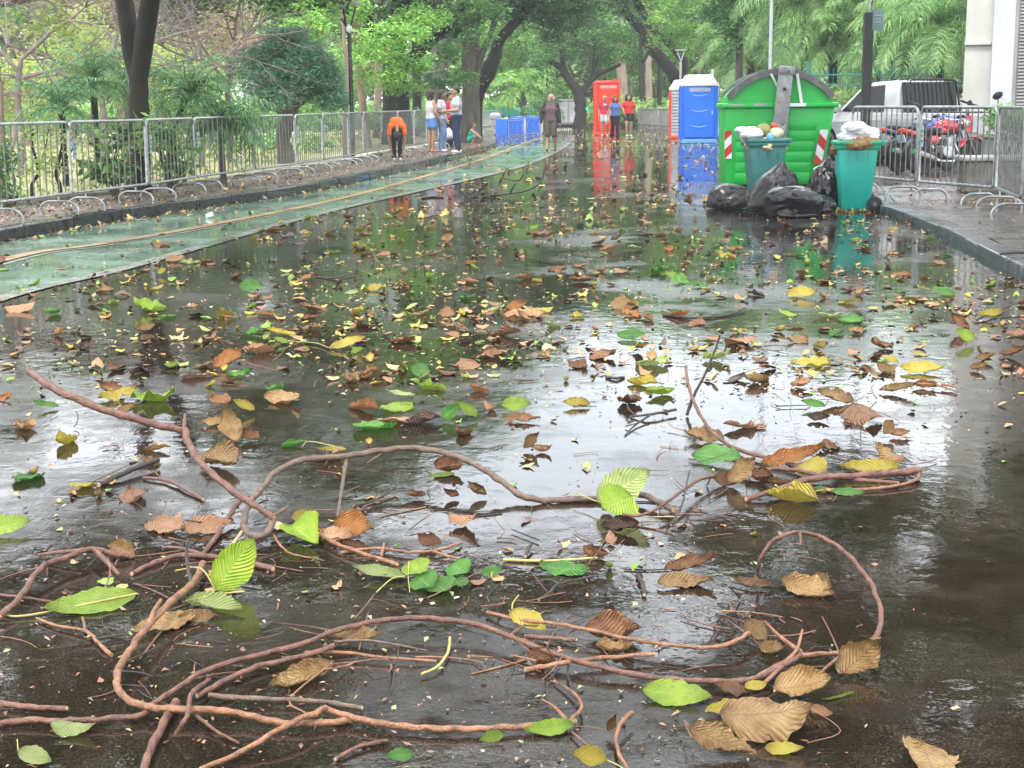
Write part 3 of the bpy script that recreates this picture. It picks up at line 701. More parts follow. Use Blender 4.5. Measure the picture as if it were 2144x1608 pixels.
def pole(px, py, d, h, r, material, label, cat='pole', name='metal_pole', lean=0):
    p = P(px, py, d); o = empty(name, (p.x, d, 0.1 if abs(p.x) > 3 else 0.0), 0, label, cat)
    m_ = MB(); m_.tube([(0, 0, 0), (lean, 0, h)], r, 10); m_.lathe([(r * 2, 0), (r * 2, 0.03), (r * 1.2, 0.1), (r, 0.12)], (0, 0, 0), 12)
    m_.build('shaft', material, o, smooth=True); return o
o = pole(1612, 150, 27.5, 5.6, 0.032, M['pale_grey'], 'slim pale grey pole rising behind the green dumpster')
pole(978, 230, 52, 4.6, 0.055, M['pale_grey'], 'pale grey pole behind the standing group, left of the thick trunk')
# black street lamp
p = P(737, 245, 34); L1 = empty('street_lamp', (p.x, 34, 0.12), 0, 'tall black street lamp with flat head and white floodlight', 'street lamp')
k = 3050 / 34
ztop = P(737, 22, 34).z
m_ = MB(); m_.tube([(0, 0, 0), (0, 0, 2.9), (-0.05, 0, ztop - 0.6), (-0.12, 0, ztop - 0.05)], [0.05, 0.045, 0.035, 0.03], 10); m_.build('shaft', M['black_metal'], L1, smooth=True)
m_ = MB(); m_.tube([(-0.03, 0, P(737, 66, 34).z - 0.2), (0.10, 0, P(745, 45, 34).z), (0.16, 0, P(750, 25, 34).z)], 0.02, 6); m_.tube([(-0.05, 0, P(737, 70, 34).z), (-0.17, 0, P(722, 50, 34).z)], 0.018, 6); m_.build('bracket', M['black_metal'], L1, smooth=True)
m_ = MB(); m_.box((0.02, 0, P(735, 19, 34).z), (0.52, 0.22, 0.07), bev=0.03); m_.build('lamp_head', M['pale_grey'], L1)
m_ = MB(); m_.ball((0.0, -0.06, P(737, 72, 34).z), (0.075, 0.06, 0.085), 12, 8); m_.build('floodlight', M['white'], L1, smooth=True)
# far white Y-shaped lamp by the leaning trunk
p = P(1425, 165, 62); L2 = empty('street_lamp', (p.x, 62, 0), 0, 'white Y-shaped street lamp beside the leaning trunk', 'street lamp')
zt = P(1425, 106, 62).z; m_ = MB(); m_.tube([(0, 0, 0), (0, 0, zt - 0.45)], 0.05, 8); m_.build('shaft', M['pale_grey'], L2, smooth=True)
m_ = MB()
for s in (-1, 1): m_.tube([(0, 0, zt - 0.45), (s * 0.16, 0, zt)], 0.028, 6)
m_.build('bracket', M['pale_grey'], L2, smooth=True)
for s in (-1, 1):
    m_ = MB(); m_.box((s * 0.12, 0, zt + 0.02), (0.22, 0.12, 0.05), bev=0.01); m_.build('lamp_head', M['pale_grey'], L2)

# ================================================================ white building on the right
bx0 = P(2016, 200, 33).x
root = empty('building', (bx0, 33, 0), R(-19), 'white rendered building with a pilaster and grey louvred shutter at the right edge', 'building')
m_ = MB(); m_.box((7.0, 5.0, 6.0), (14.0, 10.0, 12.0)); m_.build('wall', M['plaster'], root)
m_ = MB(); m_.box((0.80, -0.10, 6.0), (0.46, 0.22, 12.0), bev=0.03); m_.build('pilaster', M['plaster2'], root)
m_ = MB(); m_.box((0.27, -0.045, 2.62), (0.56, 0.09, 0.07), bev=0.01); m_.box((0.27, -0.03, 7.6), (0.56, 0.06, 0.07)); m_.build('string_course', M['plaster'], root)
m_ = MB(); m_.box((2.7, -0.02, 3.2), (3.2, 0.05, 5.2)); sh_ = m_.build('shutter', M['shutter'], root)
m_ = MB()
for k in range(72): m_.box((2.7, -0.062, 0.65 + k * 0.072), (3.14, 0.02, 0.045), Matrix.Rotation(R(-30), 3, 'X'))
m_.build('slats', M['shutter'], sh_)
for k in range(3):
    m_ = MB(); m_.box((4.2 + 0 * k, -0.02, 7.4 + 1.6 * k), (5.0, 0.04, 0.9)); m_.build('window', M['glass_dark'], root)
m_ = MB(); m_.box((7.0, 5.0, 12.1), (14.5, 10.5, 0.25)); m_.build('roof', M['concrete'], root)

# planters and hedge on the right pavement
p0 = P(2004, 400, 18.2)
root = empty('stone_planter', (6.5, 21.3, 0.09), R(-3), 'dark wet stone planter wall behind the right barriers', 'planter')
m_ = MB(); m_.box((1.75, 0.0, 0.24), (3.4, 0.55, 0.48), bev=0.05); m_.build('wall', M['stone_dark'], root)
m_ = MB(); m_.box((1.75, 0.0, 0.50), (3.5, 0.62, 0.07), bev=0.02); m_.build('coping', M['stone_light'], root)
root = empty('concrete_planter', (7.7, 23.5, 0.09), R(-3), 'ribbed concrete planter holding the hedge at the right edge', 'planter')
m_ = MB(); m_.box((1.7, 0.4, 0.36), (3.3, 0.9, 0.72), bev=0.02)
for k in range(26): m_.box((0.12 + k * 0.125, -0.062, 0.34), (0.06, 0.03, 0.6))
m_.build('wall', M['stone_light'], root)
m_ = MB(); m_.box((1.7, 0.4, 0.755), (3.4, 1.0, 0.07), bev=0.015); m_.build('coping', M['stone_light'], root)

# teal railing behind the pickup
def railing(x0, x1, y0, y1, label):
    root = empty('railing', (x0, y0, 0.1), math.atan2(y1 - y0, x1 - x0), label, 'railing', 'teal park railing')
    Ln = math.hypot(x1 - x0, y1 - y0); m_ = MB()
    for z in (0.25, 1.75, 2.02): m_.tube([(0, 0, z), (Ln, 0, z)], 0.018, 6)
    m_.build('rail', M['fence_teal'], root)
    m_ = MB(); n = int(Ln / 0.13)
    for i in range(n): m_.tube([(0.06 + i * 0.13, 0, 0.05), (0.06 + i * 0.13, 0, 2.2)], 0.0105, 5)
    m_.build('bars', M['fence_teal'], root)
    for xx in (0, Ln):
        m_ = MB(); m_.box((xx, 0, 1.2), (0.09, 0.09, 2.4)); m_.build('post', M['fence_teal'], root)
    return root
xa = P(1690, 200, 42).x
for i in range(4):
    railing(xa + i * 2.3, xa + (i + 1) * 2.3, 42 - 0.35 * i, 42 - 0.35 * (i + 1), ['teal railing panel right behind the green dumpster lid', 'teal railing panel between dumpster and signpost', 'teal railing panel behind the pickup cab', 'teal railing panel just left of the white building'][i])
# far low fences at the end of the road
def lowfence(px0, px1, py0, py1, d0, d1, h, label, material, n=24):
    a = P(px0, py0, d0); b = P(px1, py1, d1); a.z = b.z = 0.0
    root = empty('park_fence', a, math.atan2(b.y - a.y, b.x - a.x), label, 'fence'); Ln = (b - a).length
    m_ = MB()
    for z in (0.2, h): m_.tube([(0, 0, z), (Ln, 0, z)], 0.03, 5)
    m_.build('rail', material, root); m_ = MB()
    for i in range(n + 1): m_.box((Ln * i / n, 0, h / 2), (0.05, 0.03, h))
    m_.build('pickets', material, root)
lowfence(1336, 1408, 262, 262, 84, 76, 1.05, 'low grey picket fence far off between the red toilets', M['concrete'], 46)
lowfence(1120, 1258, 270, 268, 96, 94, 0.9, 'low dark fence at the road end behind the white trailer', M['black_metal'], 30)
lowfence(985, 1050, 262, 262, 76, 90, 1.0, 'low pale fence far off behind the crouching child', M['pale_grey'], 30)

# white trailer
p = P(1190, 268, 80); root = empty('trailer', (p.x, 80, 0), R(4), 'white box trailer with double doors under the Y-shaped tree', 'trailer')
m_ = MB(); m_.box((0, 0.9, 0.90), (1.25, 1.8, 1.28), bev=0.05); m_.build('body', M['pale_grey'], root)
m_ = MB(); m_.box((0, 0.9, 1.57), (1.36, 1.9, 0.08), bev=0.03); m_.build('roof', M['white'], root)
for s in (-1, 1):
    m_ = MB(); m_.box((s * 0.30, -0.02, 0.92), (0.56, 0.04, 1.1), bev=0.01); dd = m_.build('door', M['white'], root)
    m_ = MB(); m_.box((s * 0.06, -0.05, 0.9), (0.02, 0.02, 0.8)); m_.build('lock_bar', M['pale_grey'], dd)
m_ = MB(); m_.box((0, 0.9, 0.16), (1.5, 1.6, 0.14)); m_.build('chassis', M['black_metal'], root)
for s in (-1, 1):
    m_ = MB(); m_.lathe([(0, -0.08), (0.2, -0.08), (0.22, 0), (0.2, 0.08), (0, 0.08)], (s * 0.62, 0.9, 0.22), 16, (1, 0, 0)); m_.build('wheel', M['rubber'], root)
# parasols
for i, (px, d, w) in enumerate(((1047, 92, 1.5), (1072, 97, 1.4), (1133, 95, 1.5), (1236, 90, 1.5))):
    p = P(px, 236, d); root = empty('parasol', (p.x, d, 0), 0.3 * i, ['green parasol far off, leftmost, over the pale bust', 'green parasol second from left, left of the walking man', 'green parasol half hidden behind the walking man', 'green parasol right of the Y-shaped tree'][i], 'parasol', 'green parasols in the park')
    zt = P(px, 221, d).z; m_ = MB(); m_.lathe([(0, zt), (w * 0.5, zt - 0.22), (w, zt - 0.50), (w, zt - 0.62), (w * 0.98, zt - 0.5), (0, zt - 0.04)], (0, 0, 0), 8); m_.build('canopy', M['umbrella'], root, fixn=False)
    m_ = MB(); m_.tube([(0, 0, 0), (0, 0, zt)], 0.025, 8); m_.build('pole', M['pale_grey'], root)
p = W(1037, 283); p = P(1037, 270, 72); root = empty('covered_kiosk', (p.x, 72, 0), 0, 'pale rounded hooded stand on a thin post near the lying toilets', 'stand')
m_ = MB(); m_.tube([(-0.12, 0, 0), (-0.12, 0, 0.7)], 0.03, 8); m_.tube([(0.16, 0, 0), (0.16, 0, 0.6)], 0.16, 10); m_.build('post', M['pale_grey'], root, smooth=True)
m_ = MB(); m_.box((0, 0, 0.82), (0.52, 0.34, 0.34), bev=0.12); m_.build('hood', M['pale_grey'], root, smooth=True)
# ================================================================ vegetation
M['f_blue'] = foliage_mat('blue_green_leaves', (0.20, 0.39, 0.25), (0.09, 0.22, 0.13), (0.30, 0.48, 0.33))
M['f_light'] = foliage_mat('light_green_leaves', (0.246, 0.478, 0.102), (0.102, 0.246, 0.058), (0.392, 0.609, 0.16), trans=0.45)
M['f_mid'] = foliage_mat('mid_green_leaves', (0.116, 0.275, 0.072), (0.043, 0.131, 0.036), (0.203, 0.392, 0.116))
M['f_dark'] = foliage_mat('dark_green_leaves', (0.065, 0.16, 0.043), (0.029, 0.08, 0.023), (0.116, 0.232, 0.072))
M['f_yellow'] = foliage_mat('yellow_green_leaves', (0.435, 0.551, 0.145), (0.232, 0.362, 0.072), (0.62, 0.62, 0.261), trans=0.5)
M['f_palm'] = foliage_mat('palm_leaflets', (0.232, 0.42, 0.145), (0.102, 0.217, 0.072), (0.435, 0.609, 0.261), trans=0.4, rough=0.4)
M['f_palmd'] = foliage_mat('pygmy_palm_leaflets', (0.131, 0.29, 0.116), (0.058, 0.16, 0.058), (0.29, 0.435, 0.174), trans=0.35, rough=0.4)
M['f_broad'] = foliage_mat('broad_bush_leaves', (0.145, 0.319, 0.072), (0.043, 0.145, 0.036), (0.348, 0.522, 0.174), trans=0.3, rough=0.3, nscale=3)
M['f_brown'] = foliage_mat('dry_hanging_leaves', (0.493, 0.348, 0.246), (0.29, 0.203, 0.16), (0.62, 0.551, 0.362), trans=0.4)
M['f_far'] = foliage_mat('far_wood_leaves', (0.189, 0.348, 0.116), (0.087, 0.189, 0.072), (0.435, 0.551, 0.232), nscale=0.22, trans=0.4)
M['bark_dark'] = mat('shaded_wet_bark', (0.019, 0.0155, 0.012), (0.008, 0.0065, 0.005), scale=5, rough=0.75, bd=0.03, bscale=14, stretch=(1, 1, 0.25), c3=(0.024, 0.032, 0.014), spec=0.25)  # wet bark, darkened further: canopy shade is put into the base colour
M['bark_grey'] = mat('grey_bark', (0.13, 0.11, 0.09), (0.05, 0.042, 0.034), scale=6, rough=0.85, bd=0.02, bscale=20, stretch=(1, 1, 0.3))
M['bark_pale'] = mat('pale_pinkish_bark', (0.32, 0.235, 0.18), (0.17, 0.12, 0.095), scale=4, rough=0.85, bd=0.01, bscale=20, stretch=(1, 1, 0.3))
M['twig_pale'] = mat('pale_twigs', (0.22, 0.18, 0.165), (0.11, 0.09, 0.08), scale=7, rough=0.8)

def rnd_unit(n):
    v = RNG.normal(size=(n, 3)); return v / np.linalg.norm(v, axis=1)[:, None]
def leaf_quads(C, length, aspect=0.45, upb=0.9, droop=0.25, jit=0.35):
    """one rhombic leaf per centre: base, side, tip, side -> (V, tint)"""
    n = len(C)
    nrm = rnd_unit(n); nrm[:, 2] = np.abs(nrm[:, 2]) + upb; nrm /= np.linalg.norm(nrm, axis=1)[:, None]
    d = rnd_unit(n); d[:, 2] -= droop; d -= nrm * (d * nrm).sum(1)[:, None]; d /= np.linalg.norm(d, axis=1)[:, None] + 1e-9
    s = np.cross(nrm, d); L = length * (1 + jit * RNG.uniform(-1, 1, n))[:, None]; w = L * aspect * 0.5
    V = np.empty((n, 4, 3)); V[:, 0] = C - d * L * 0.5; V[:, 1] = C + s * w + nrm * w * 0.3; V[:, 2] = C + d * L * 0.5; V[:, 3] = C - s * w + nrm * w * 0.3
    t = np.repeat(RNG.uniform(0, 1, n), 4); return V.reshape(-1, 3), np.stack([t, t, t], 1)
def cloud_centers(c, r, nclump, per, cr, hollow=0.55, flat=1.0):
    """leaf clumps spread through an ellipsoid, thicker towards its outside, each clump a small tuft"""
    u = rnd_unit(nclump); rad = hollow + (1 - hollow) * RNG.uniform(0, 1, nclump) ** 0.7
    lump = 1 + 0.22 * np.array([mnoise.noise(Vector(x * 1.9) + Vector(c) * 0.37) for x in u])
    cc = np.asarray(c)[None] + u * np.asarray(r)[None] * (rad * lump)[:, None]
    P_ = np.repeat(cc, per, axis=0) + RNG.normal(size=(nclump * per, 3)) * np.array([cr, cr, cr * 0.55 * flat])[None] * 0.6
    return P_
def quad_obj(name, Vs, Ts, material, parent=None):
    V = np.vstack(Vs); T = np.vstack(Ts); me = raw_mesh(name, V, np.arange(len(V)), 4, attr=T)
    return link_mesh(name, me, material, parent)
def blob_px(px, py, d, rxp, ryp, ry=None):
    """an ellipsoid seen at that place of the photo, standing at depth d"""
    k = F / d; c = P(px, py, d); rx = rxp / k; rz = ryp / k
    return (c, (rx, ry if ry is not None else (rx + rz) / 2 * 0.9, rz))
def crown(name, blobs, root, material, leaf=0.16, dens=1.0, cr=0.28, per=26, hollow=0.45, aspect=0.45, upb=0.9):
    Vs, Ts = [], []; o = root.location
    for c, r in blobs:
        area = (r[0] * r[2] + r[0] * r[1] + r[1] * r[2]) * 4.2
        ncl = max(6, int(area * dens * 3.0 / (cr * cr * 3.2)))
        C = cloud_centers(c - o, r, ncl, per, cr, hollow); v, t = leaf_quads(C, leaf, aspect, upb)
        Vs.append(v); Ts.append(t)
    return quad_obj(name, Vs, Ts, material, root)
def limb_mesh(paths, root, material, name='trunk', n=10):
    mb = MB(); o = root.location
    for pts in paths:
        A = catmull([(p[0] - o.x, p[1] - o.y, p[2] - o.z, p[3]) for p in pts], 5)
        A[:, 0] += np.array([mnoise.noise(Vector((0, 0, a * 0.9 + pts[0][0]))) * 0.15 * A[0, 3] for a in range(len(A))])
        mb.tube([a[:3] for a in A], [max(a[3], 0.004) for a in A], n)
    return mb.build(name, material, root, smooth=True, fixn=False)
def pp(px, py, d, rpx):
    """limb point: photo place, depth, radius in photo pixels"""
    v = P(px, py, d); return (v.x, v.y, v.z, rpx * d / F)
def tree(name, base_px, d, paths, blobs, bark, leafm, label, cat='tree', group=None, z0=0.08, **kw):
    b = P(base_px, 230, d); root = empty(name, (b.x, d, z0), 0, label, cat, group)
    lp = []
    for i, path in enumerate(paths):
        q = [pp(*a) if len(a) == 4 else a for a in path]
        if i == 0:
            q = [(q[0][0], q[0][1], z0 - 0.1, q[0][3] * 1.35), (q[0][0], q[0][1], z0 + 0.25, q[0][3] * 1.08)] + q[1:]
        lp.append(q)
    if lp: limb_mesh(lp, root, bark)
    if blobs: crown('crown', [blob_px(*a) for a in blobs], root, leafm, **kw)
    return root
def twigs(mb, p, dirv, L, r, depth, spread=0.55, up=0.05, kids=3, wob=0.25):
    """a limb that wanders and forks into finer ones"""
    pts = [Vector(p)]; d = Vector(dirv).normalized(); ns = 5
    for i in range(ns):
        d = (d + Vector((random.gauss(0, wob), random.gauss(0, wob), random.gauss(0, wob) + up)) * 0.5).normalized(); pts.append(pts[-1] + d * L / ns)
    mb.tube(pts, [r * (1 - 0.55 * i / ns) for i in range(ns + 1)], 6 if r > 0.02 else (4 if r > 0.008 else 3), caps=False)
    if depth <= 0: return
    for k in range(kids):
        i = random.randint(2, ns); a = random.uniform(0, 2 * math.pi)
        side = d.orthogonal().normalized(); side.rotate(Matrix.Rotation(a, 3, d))
        nd = (d * (1 - spread * 0.5) + side * spread * random.uniform(0.7, 1.4)).normalized()
        twigs(mb, pts[i], nd, L * random.uniform(0.5, 0.8), r * 0.5, depth - 1, spread, up, kids, wob)

# ---- the big dark forked tree behind the left barriers
T = [[(290, 395, 23, 25), (291, 330, 23, 24), (292, 250, 23, 21), (290, 190, 23, 20), (291, 145, 23, 20)],
     [(291, 175, 23, 18), (278, 120, 23.1, 19), (268, 50, 23.2, 19), (255, -30, 23.4, 18), (225, -200, 23.8, 14), (190, -420, 24.5, 9), (150, -640, 25, 5)],
     [(291, 165, 22.95, 18), (300, 100, 22.9, 20), (310, 30, 22.8, 20), (325, -60, 22.6, 17), (360, -260, 22.2, 12), (400, -520, 22, 7), (420, -760, 22, 4)],
     [(255, -30, 23.4, 8), (150, -160, 23, 7), (40, -260, 22.6, 4)], [(325, -60, 22.6, 8), (450, -190, 23, 7), (580, -260, 23.4, 4)]]
tree('forked_tree', 290, 23, T, [(180, -760, 25, 200, 120), (430, -860, 22, 230, 150), (300, -540, 23, 110, 60), (560, -640, 23, 170, 100)], M['bark_dark'], M['f_dark'],
     'big dark-barked tree forking in two close behind the left barriers', leaf=0.15, dens=0.5, cr=0.3, z0=0.1)
# ---- thin trunk and little bushes seen through the barriers
for (px, py, d, lean, r, lab) in ((128, 270, 21.5, 10, 4.0, 'thin dark sapling seen through the second barrier from the left'), (70, 300, 21.8, -10, 3.5, 'slender forked sapling at the far left behind the barriers'),
                                  (1, 200, 20.5, 4, 9.0, 'brown trunk at the very left edge of the photo')):
    tree('sapling', px, d, [[(px, 430, d, r), (px - lean, 360, d, r), (px + lean * 0.3, 300, d, r * 0.8), (px, py - 30, d, r * 0.6)], [(px - lean, 360, d, r * 0.5), (px + 25, 310, d, r * 0.4), (px + 32, 270, d, 1)]],
         [(45, 40, 20.5, 85, 36), (130, 60, 20.6, 40, 22)] if r > 8 else [(px + 5, 310, d, 38, 34), (px - 15, 350, d, 30, 22)], M['bark_dark'] if r < 8 else M['bark_pale'], M['f_yellow'], lab, group='saplings behind the barriers', leaf=0.13, dens=0.22, cr=0.16, per=10)
def bush(name, blobs, d, leafm, label, leaf=0.2, dens=0.6, aspect=0.4, group=None, per=14, cr=0.25, hollow=0.2, upb=0.6, cat='bush'):
    c = P(blobs[0][0], 300, d); root = empty(name, (c.x, d, 0.1), 0, label, cat, group)
    mb = MB()
    for (px, py, dd, rx, ry) in blobs:
        for k in range(4):
            e = P(px + random.uniform(-.5, .5) * rx, py, dd); mb.tube([(0, 0, 0), tuple((e - root.location) * 0.5 + Vector((random.uniform(-.1, .1), 0, 0.1))), tuple(e - root.location)], [0.02, 0.014, 0.006], 5)
    mb.build('stems', M['bark_grey'], root, fixn=False)
    crown('foliage', [blob_px(*b) for b in blobs], root, leafm, leaf=leaf, dens=dens, cr=cr, per=per, hollow=hollow, aspect=aspect, upb=upb); return root
bush('broadleaf_bush', [(235, 320, 21.6, 42, 45), (260, 290, 21.8, 32, 32), (222, 360, 21.6, 28, 24)], 21.6, M['f_broad'], 'broad-leaved green bush just left of the dark forked trunk', leaf=0.26, dens=0.40, aspect=0.32)
bush('broadleaf_bush', [(352, 315, 22.6, 42, 45), (375, 350, 22.7, 32, 26), (335, 280, 22.6, 26, 20)], 22.6, M['f_broad'], 'broad-leaved bush right of the dark forked trunk', leaf=0.24, dens=0.40, aspect=0.32)
bush('creeper_bush', [(12, 340, 19.6, 28, 60), (18, 410, 19.4, 26, 30)], 19.6, M['f_mid'], 'small-leaved creeper climbing at the far left edge behind the barrier', leaf=0.09, dens=0.6, cr=0.14)
bush('park_shrub', [(1290, 262, 84, 35, 14), (1330, 250, 86, 40, 18), (1270, 250, 85, 28, 16)], 85, M['f_mid'], 'low green shrub behind the orange-red toilet', leaf=0.22, dens=0.8)
bush('park_shrub', [(1245, 252, 86, 26, 22)], 86, M['f_yellow'], 'yellowish shrub right of the Y-shaped tree trunk', leaf=0.2, dens=0.8)
bush('hedge', [(2105, 255, 22.2, 45, 32), (2160, 250, 22.2, 40, 34)], 22.2, M['f_mid'], 'dense green hedge in the planter at the right edge', leaf=0.10, dens=1.1, cr=0.14, hollow=0.1, cat='hedge')
bush('park_shrub', [(1790, 205, 45, 90, 28), (1900, 190, 46, 70, 26), (1980, 180, 44, 50, 30)], 45, M['f_yellow'], 'sunlit yellow-green shrubs behind the teal railing and pickup', leaf=0.16, dens=0.5)

# ---- pygmy date palms and park palms
def palm(name, px, py, d, R_, nf, leafm, label, group, base_y=None, trunk_r=0.07, lean=0.0, leaflet=0.22, droop=1.0, z0=0.1, step=0.035, lw=0.012, bark=None, skirt=False, base_dx=0.0):
    top = P(px, py, d); root = empty(name, (top.x + base_dx, d, z0), 0, label, 'palm', group)
    o = root.location; t = top - o
    mb = MB(); mb.tube([(0, 0, -0.1), (t.x * 0.25, 0, t.z * 0.4), (t.x * 0.7, 0, t.z * 0.8), tuple(t)], [trunk_r * 1.3, trunk_r, trunk_r * 0.95, trunk_r * 1.1], 10)
    mb.build('trunk', bark or M['bark_grey'], root, smooth=True, fixn=False)
    Vs, Ts = [], []; rc = MB()
    for i in range(nf):
        az = 2 * math.pi * i * 0.381966 + random.uniform(-.2, .2); el = random.uniform(-0.15, 1.25) if i > 3 else 1.3
        L = R_ * random.uniform(0.85, 1.12); n = max(10, int(L / step)); h = np.array([math.cos(az), math.sin(az), 0.0])
        s = np.linspace(0, 1, n); ang = el - s ** 1.3 * (1.3 + 0.55 * droop) * (0.7 + 0.3 * random.random())
        dx = np.cumsum(np.cos(ang)) * L / n; dz = np.cumsum(np.sin(ang)) * L / n
        A = np.array(t)[None] + h[None] * dx[:, None] + np.array([0, 0, 1.0])[None] * dz[:, None]
        rc.tube([tuple(a) for a in A[::max(1, n // 7)]], [0.012 * (1 - 0.8 * k / 8) for k in range(len(A[::max(1, n // 7)]))], 4, caps=False)
        tang = np.stack([h[0] * np.cos(ang), h[1] * np.cos(ang), np.sin(ang)], 1)
        side = np.array([-h[1], h[0], 0.0])
        for sg in (-1, 1):
            ll = leaflet * np.sin(np.pi * (0.08 + 0.88 * s)) ** 0.55 * RNG.uniform(0.8, 1.15, n)
            dv = side[None] * sg * 0.85 + tang * 0.55 + np.array([0, 0, 1.0])[None] * RNG.uniform(-0.35, 0.3, n)[:, None]
            dv = dv + RNG.normal(0, 0.13, (n, 3)); dv /= np.linalg.norm(dv, axis=1)[:, None]
            mid = A + dv * (ll * 0.55)[:, None]; tip = A + dv * ll[:, None] - np.array([0, 0, 1.0])[None] * (ll * 0.33 * droop)[:, None]
            wv = tang * lw
            V = np.stack([A - wv * .5, mid + wv, tip, mid - wv], 1)   # bent lance
            tt = np.repeat(RNG.uniform(0, 1, n), 4)
            Vs.append(V.reshape(-1, 3)); Ts.append(np.stack([tt] * 3, 1))
    fo = quad_obj('fronds', Vs, Ts, leafm, root); rc.build('frond_ribs', leafm, fo, fixn=False); return root
G1 = 'small feathery palms in the park'
palm('palm', 195, 172, 26.5, 1.05, 34, M['f_palmd'], 'small feathery palm just left of the dark forked trunk', G1, leaflet=0.24, trunk_r=0.06, bark=M['bark_dark'])
palm('palm', 128, 228, 25.5, 0.9, 28, M['f_palmd'], 'low feathery palm above the leftmost barriers', G1, leaflet=0.22, trunk_r=0.05, bark=M['bark_dark'])
palm('palm', 390, 195, 25.0, 1.05, 38, M['f_palmd'], 'feathery palm on a leaning trunk right of the dark forked trunk', G1, leaflet=0.24, trunk_r=0.055, base_dx=-0.42, bark=M['bark_dark'])
palm('palm', 462, 262, 24.6, 1.0, 40, M['f_palmd'], 'drooping feathery palm touching the fourth and fifth barriers', G1, leaflet=0.26, trunk_r=0.05, droop=1.5)
palm('palm', 262, 178, 29.0, 1.0, 24, M['f_palmd'], 'small palm hidden behind the dark forked trunk', G1, leaflet=0.24)
G2 = 'tall pale-green palms behind the railing'
PL = [(1612, 62, 60, 3.5, 'pale-green palm nearest the blue toilet'), (1690, 10, 47, 2.7, 'pale-green palm above the green dumpster lid'), (1745, 95, 46, 2.2, 'low pale-green palm between dumpster and signpost'),
      (1840, 20, 46, 2.6, 'pale-green palm directly behind the signpost top'), (1895, 92, 44, 2.1, 'low pale-green palm above the pickup cab'), (1970, 50, 42, 2.4, 'pale-green palm beside the white building'), (1572, 128, 60, 2.3, 'lowest pale-green palm, between the blue toilet and the dumpster')]
for (px, py, d, r_, lab) in PL:
    palm('palm', px, py, d, r_, 46, M['f_palm'], lab, G2, leaflet=0.62, trunk_r=0.15, droop=1.1, step=0.034, lw=0.014, bark=M['bark_dark'])
palm('palm', 1095, 186, 84, 2.2, 30, M['f_light'], 'far palm with orange-tinged fronds behind the lying toilets', 'far park palms', leaflet=0.5, trunk_r=0.16, step=0.09, lw=0.045)
palm('palm', 1135, 232, 80, 1.4, 24, M['f_mid'], 'small far palm directly behind the walking man', 'far park palms', leaflet=0.4, trunk_r=0.12, step=0.08, lw=0.04)

# ---- bare, wintry-looking trees upper left
def bare(px, d, py0, r, label, fan, seed, leafy=0):
    random.seed(seed); b = P(px, py0, d); root = empty('bare_tree', (b.x, d, 0.1), 0, label, 'tree', 'bare-branched trees in the park')
    mb = MB(); o = root.location; top = P(px + 4, 120, d) - o
    pts = [(0, 0, -0.1), (top.x * .2 + 0.05, 0, top.z * 0.35), (top.x * .6 - 0.04, 0, top.z * 0.7), tuple(top)]
    A = catmull([(*p, r * (1 - 0.12 * i)) for i, p in enumerate(pts)], 4); mb.tube([a[:3] for a in A], [a[3] for a in A], 10)
    for (dx, dz, L) in fan: twigs(mb, top * random.uniform(0.6, 1.0), (dx, random.uniform(-.3, .3), dz), L, r * 0.55, 4, 0.6, 0.03, 4, 0.22)
    mb.build('branches', M['twig_pale'], root, smooth=False, fixn=False)
    if leafy: crown('leaves', [blob_px(*a) for a in leafy], root, M['f_brown'], leaf=0.11, dens=0.12, cr=0.3, per=8, hollow=0.1)
    return root
bare(215, 31, 340, 0.085, 'bare grey-branched tree spreading behind the small palms', [(-1, .5, 2.6), (-.8, .9, 2.2), (-1, .1, 2.4), (.3, 1, 2.0), (.9, .6, 2.2)], 3, [(120, 60, 31, 120, 70)])
bare(40, 29, 350, 0.075, 'bare tree at the far left, twigs over the yellow-green thicket', [(-.6, .8, 2.2), (.8, .7, 2.2), (1, .2, 2.2), (-1, .1, 1.6)], 5, [(30, 60, 29, 90, 60)])
bare(420, 33, 340, 0.075, 'bare pinkish-twigged tree between forked trunk and round tree', [(-1, .6, 2.4), (-.5, 1, 2.4), (.8, .8, 2.2), (1, .2, 2.0), (.1, 1, 2.4)], 8, [(420, 60, 33, 100, 80)])
bare(478, 36, 330, 0.085, 'bare brown tree directly left of the round blue-green tree', [(-.6, 1, 2.4), (.2, 1, 2.6), (-1, .3, 2.0)], 13, [(480, 30, 36, 70, 60)])
random.seed(21)

# ---- yellow-green thicket filling the left behind the lawn
LT = [(60, 190, 50, 110, 90, 'f_yellow'), (190, 120, 52, 120, 110, 'f_yellow'), (340, 150, 48, 100, 100, 'f_yellow'), (440, 190, 46, 80, 70, 'f_light'), (30, 60, 56, 110, 90, 'f_mid'), (330, 20, 58, 150, 80, 'f_brown'), (150, 0, 58, 150, 80, 'f_brown'), (470, 60, 56, 80, 90, 'f_brown')]
LL = ['yellow-green thicket tree at the far left', 'yellow-green tree behind the leftmost small palms', 'yellow-green tree behind the forked trunk', 'light green tree behind the drooping palm', 'mid-green tree at the upper left corner', 'brown-leaved tree above and right of the forked trunk', 'brown-leaved tree at the top left', 'brown-leaved tree above the round blue-green one']
for i, (px, py, d, rx, ry, mk) in enumerate(LT):
    tree('park_tree', px, d, [[(px, 300, d, 6), (px + 5, 220, d, 5), (px - 4, py, d, 4)]], [(px, py, d, rx, ry), (px + 50, py + 40, d - 1, rx * .5, ry * .4), (px - 50, py + 30, d, rx * .45, ry * .4)], M['bark_pale'], M[mk], LL[i] , group='loose trees beyond the lawn', leaf=0.17, dens=0.75, cr=0.4, per=22, hollow=0.2)

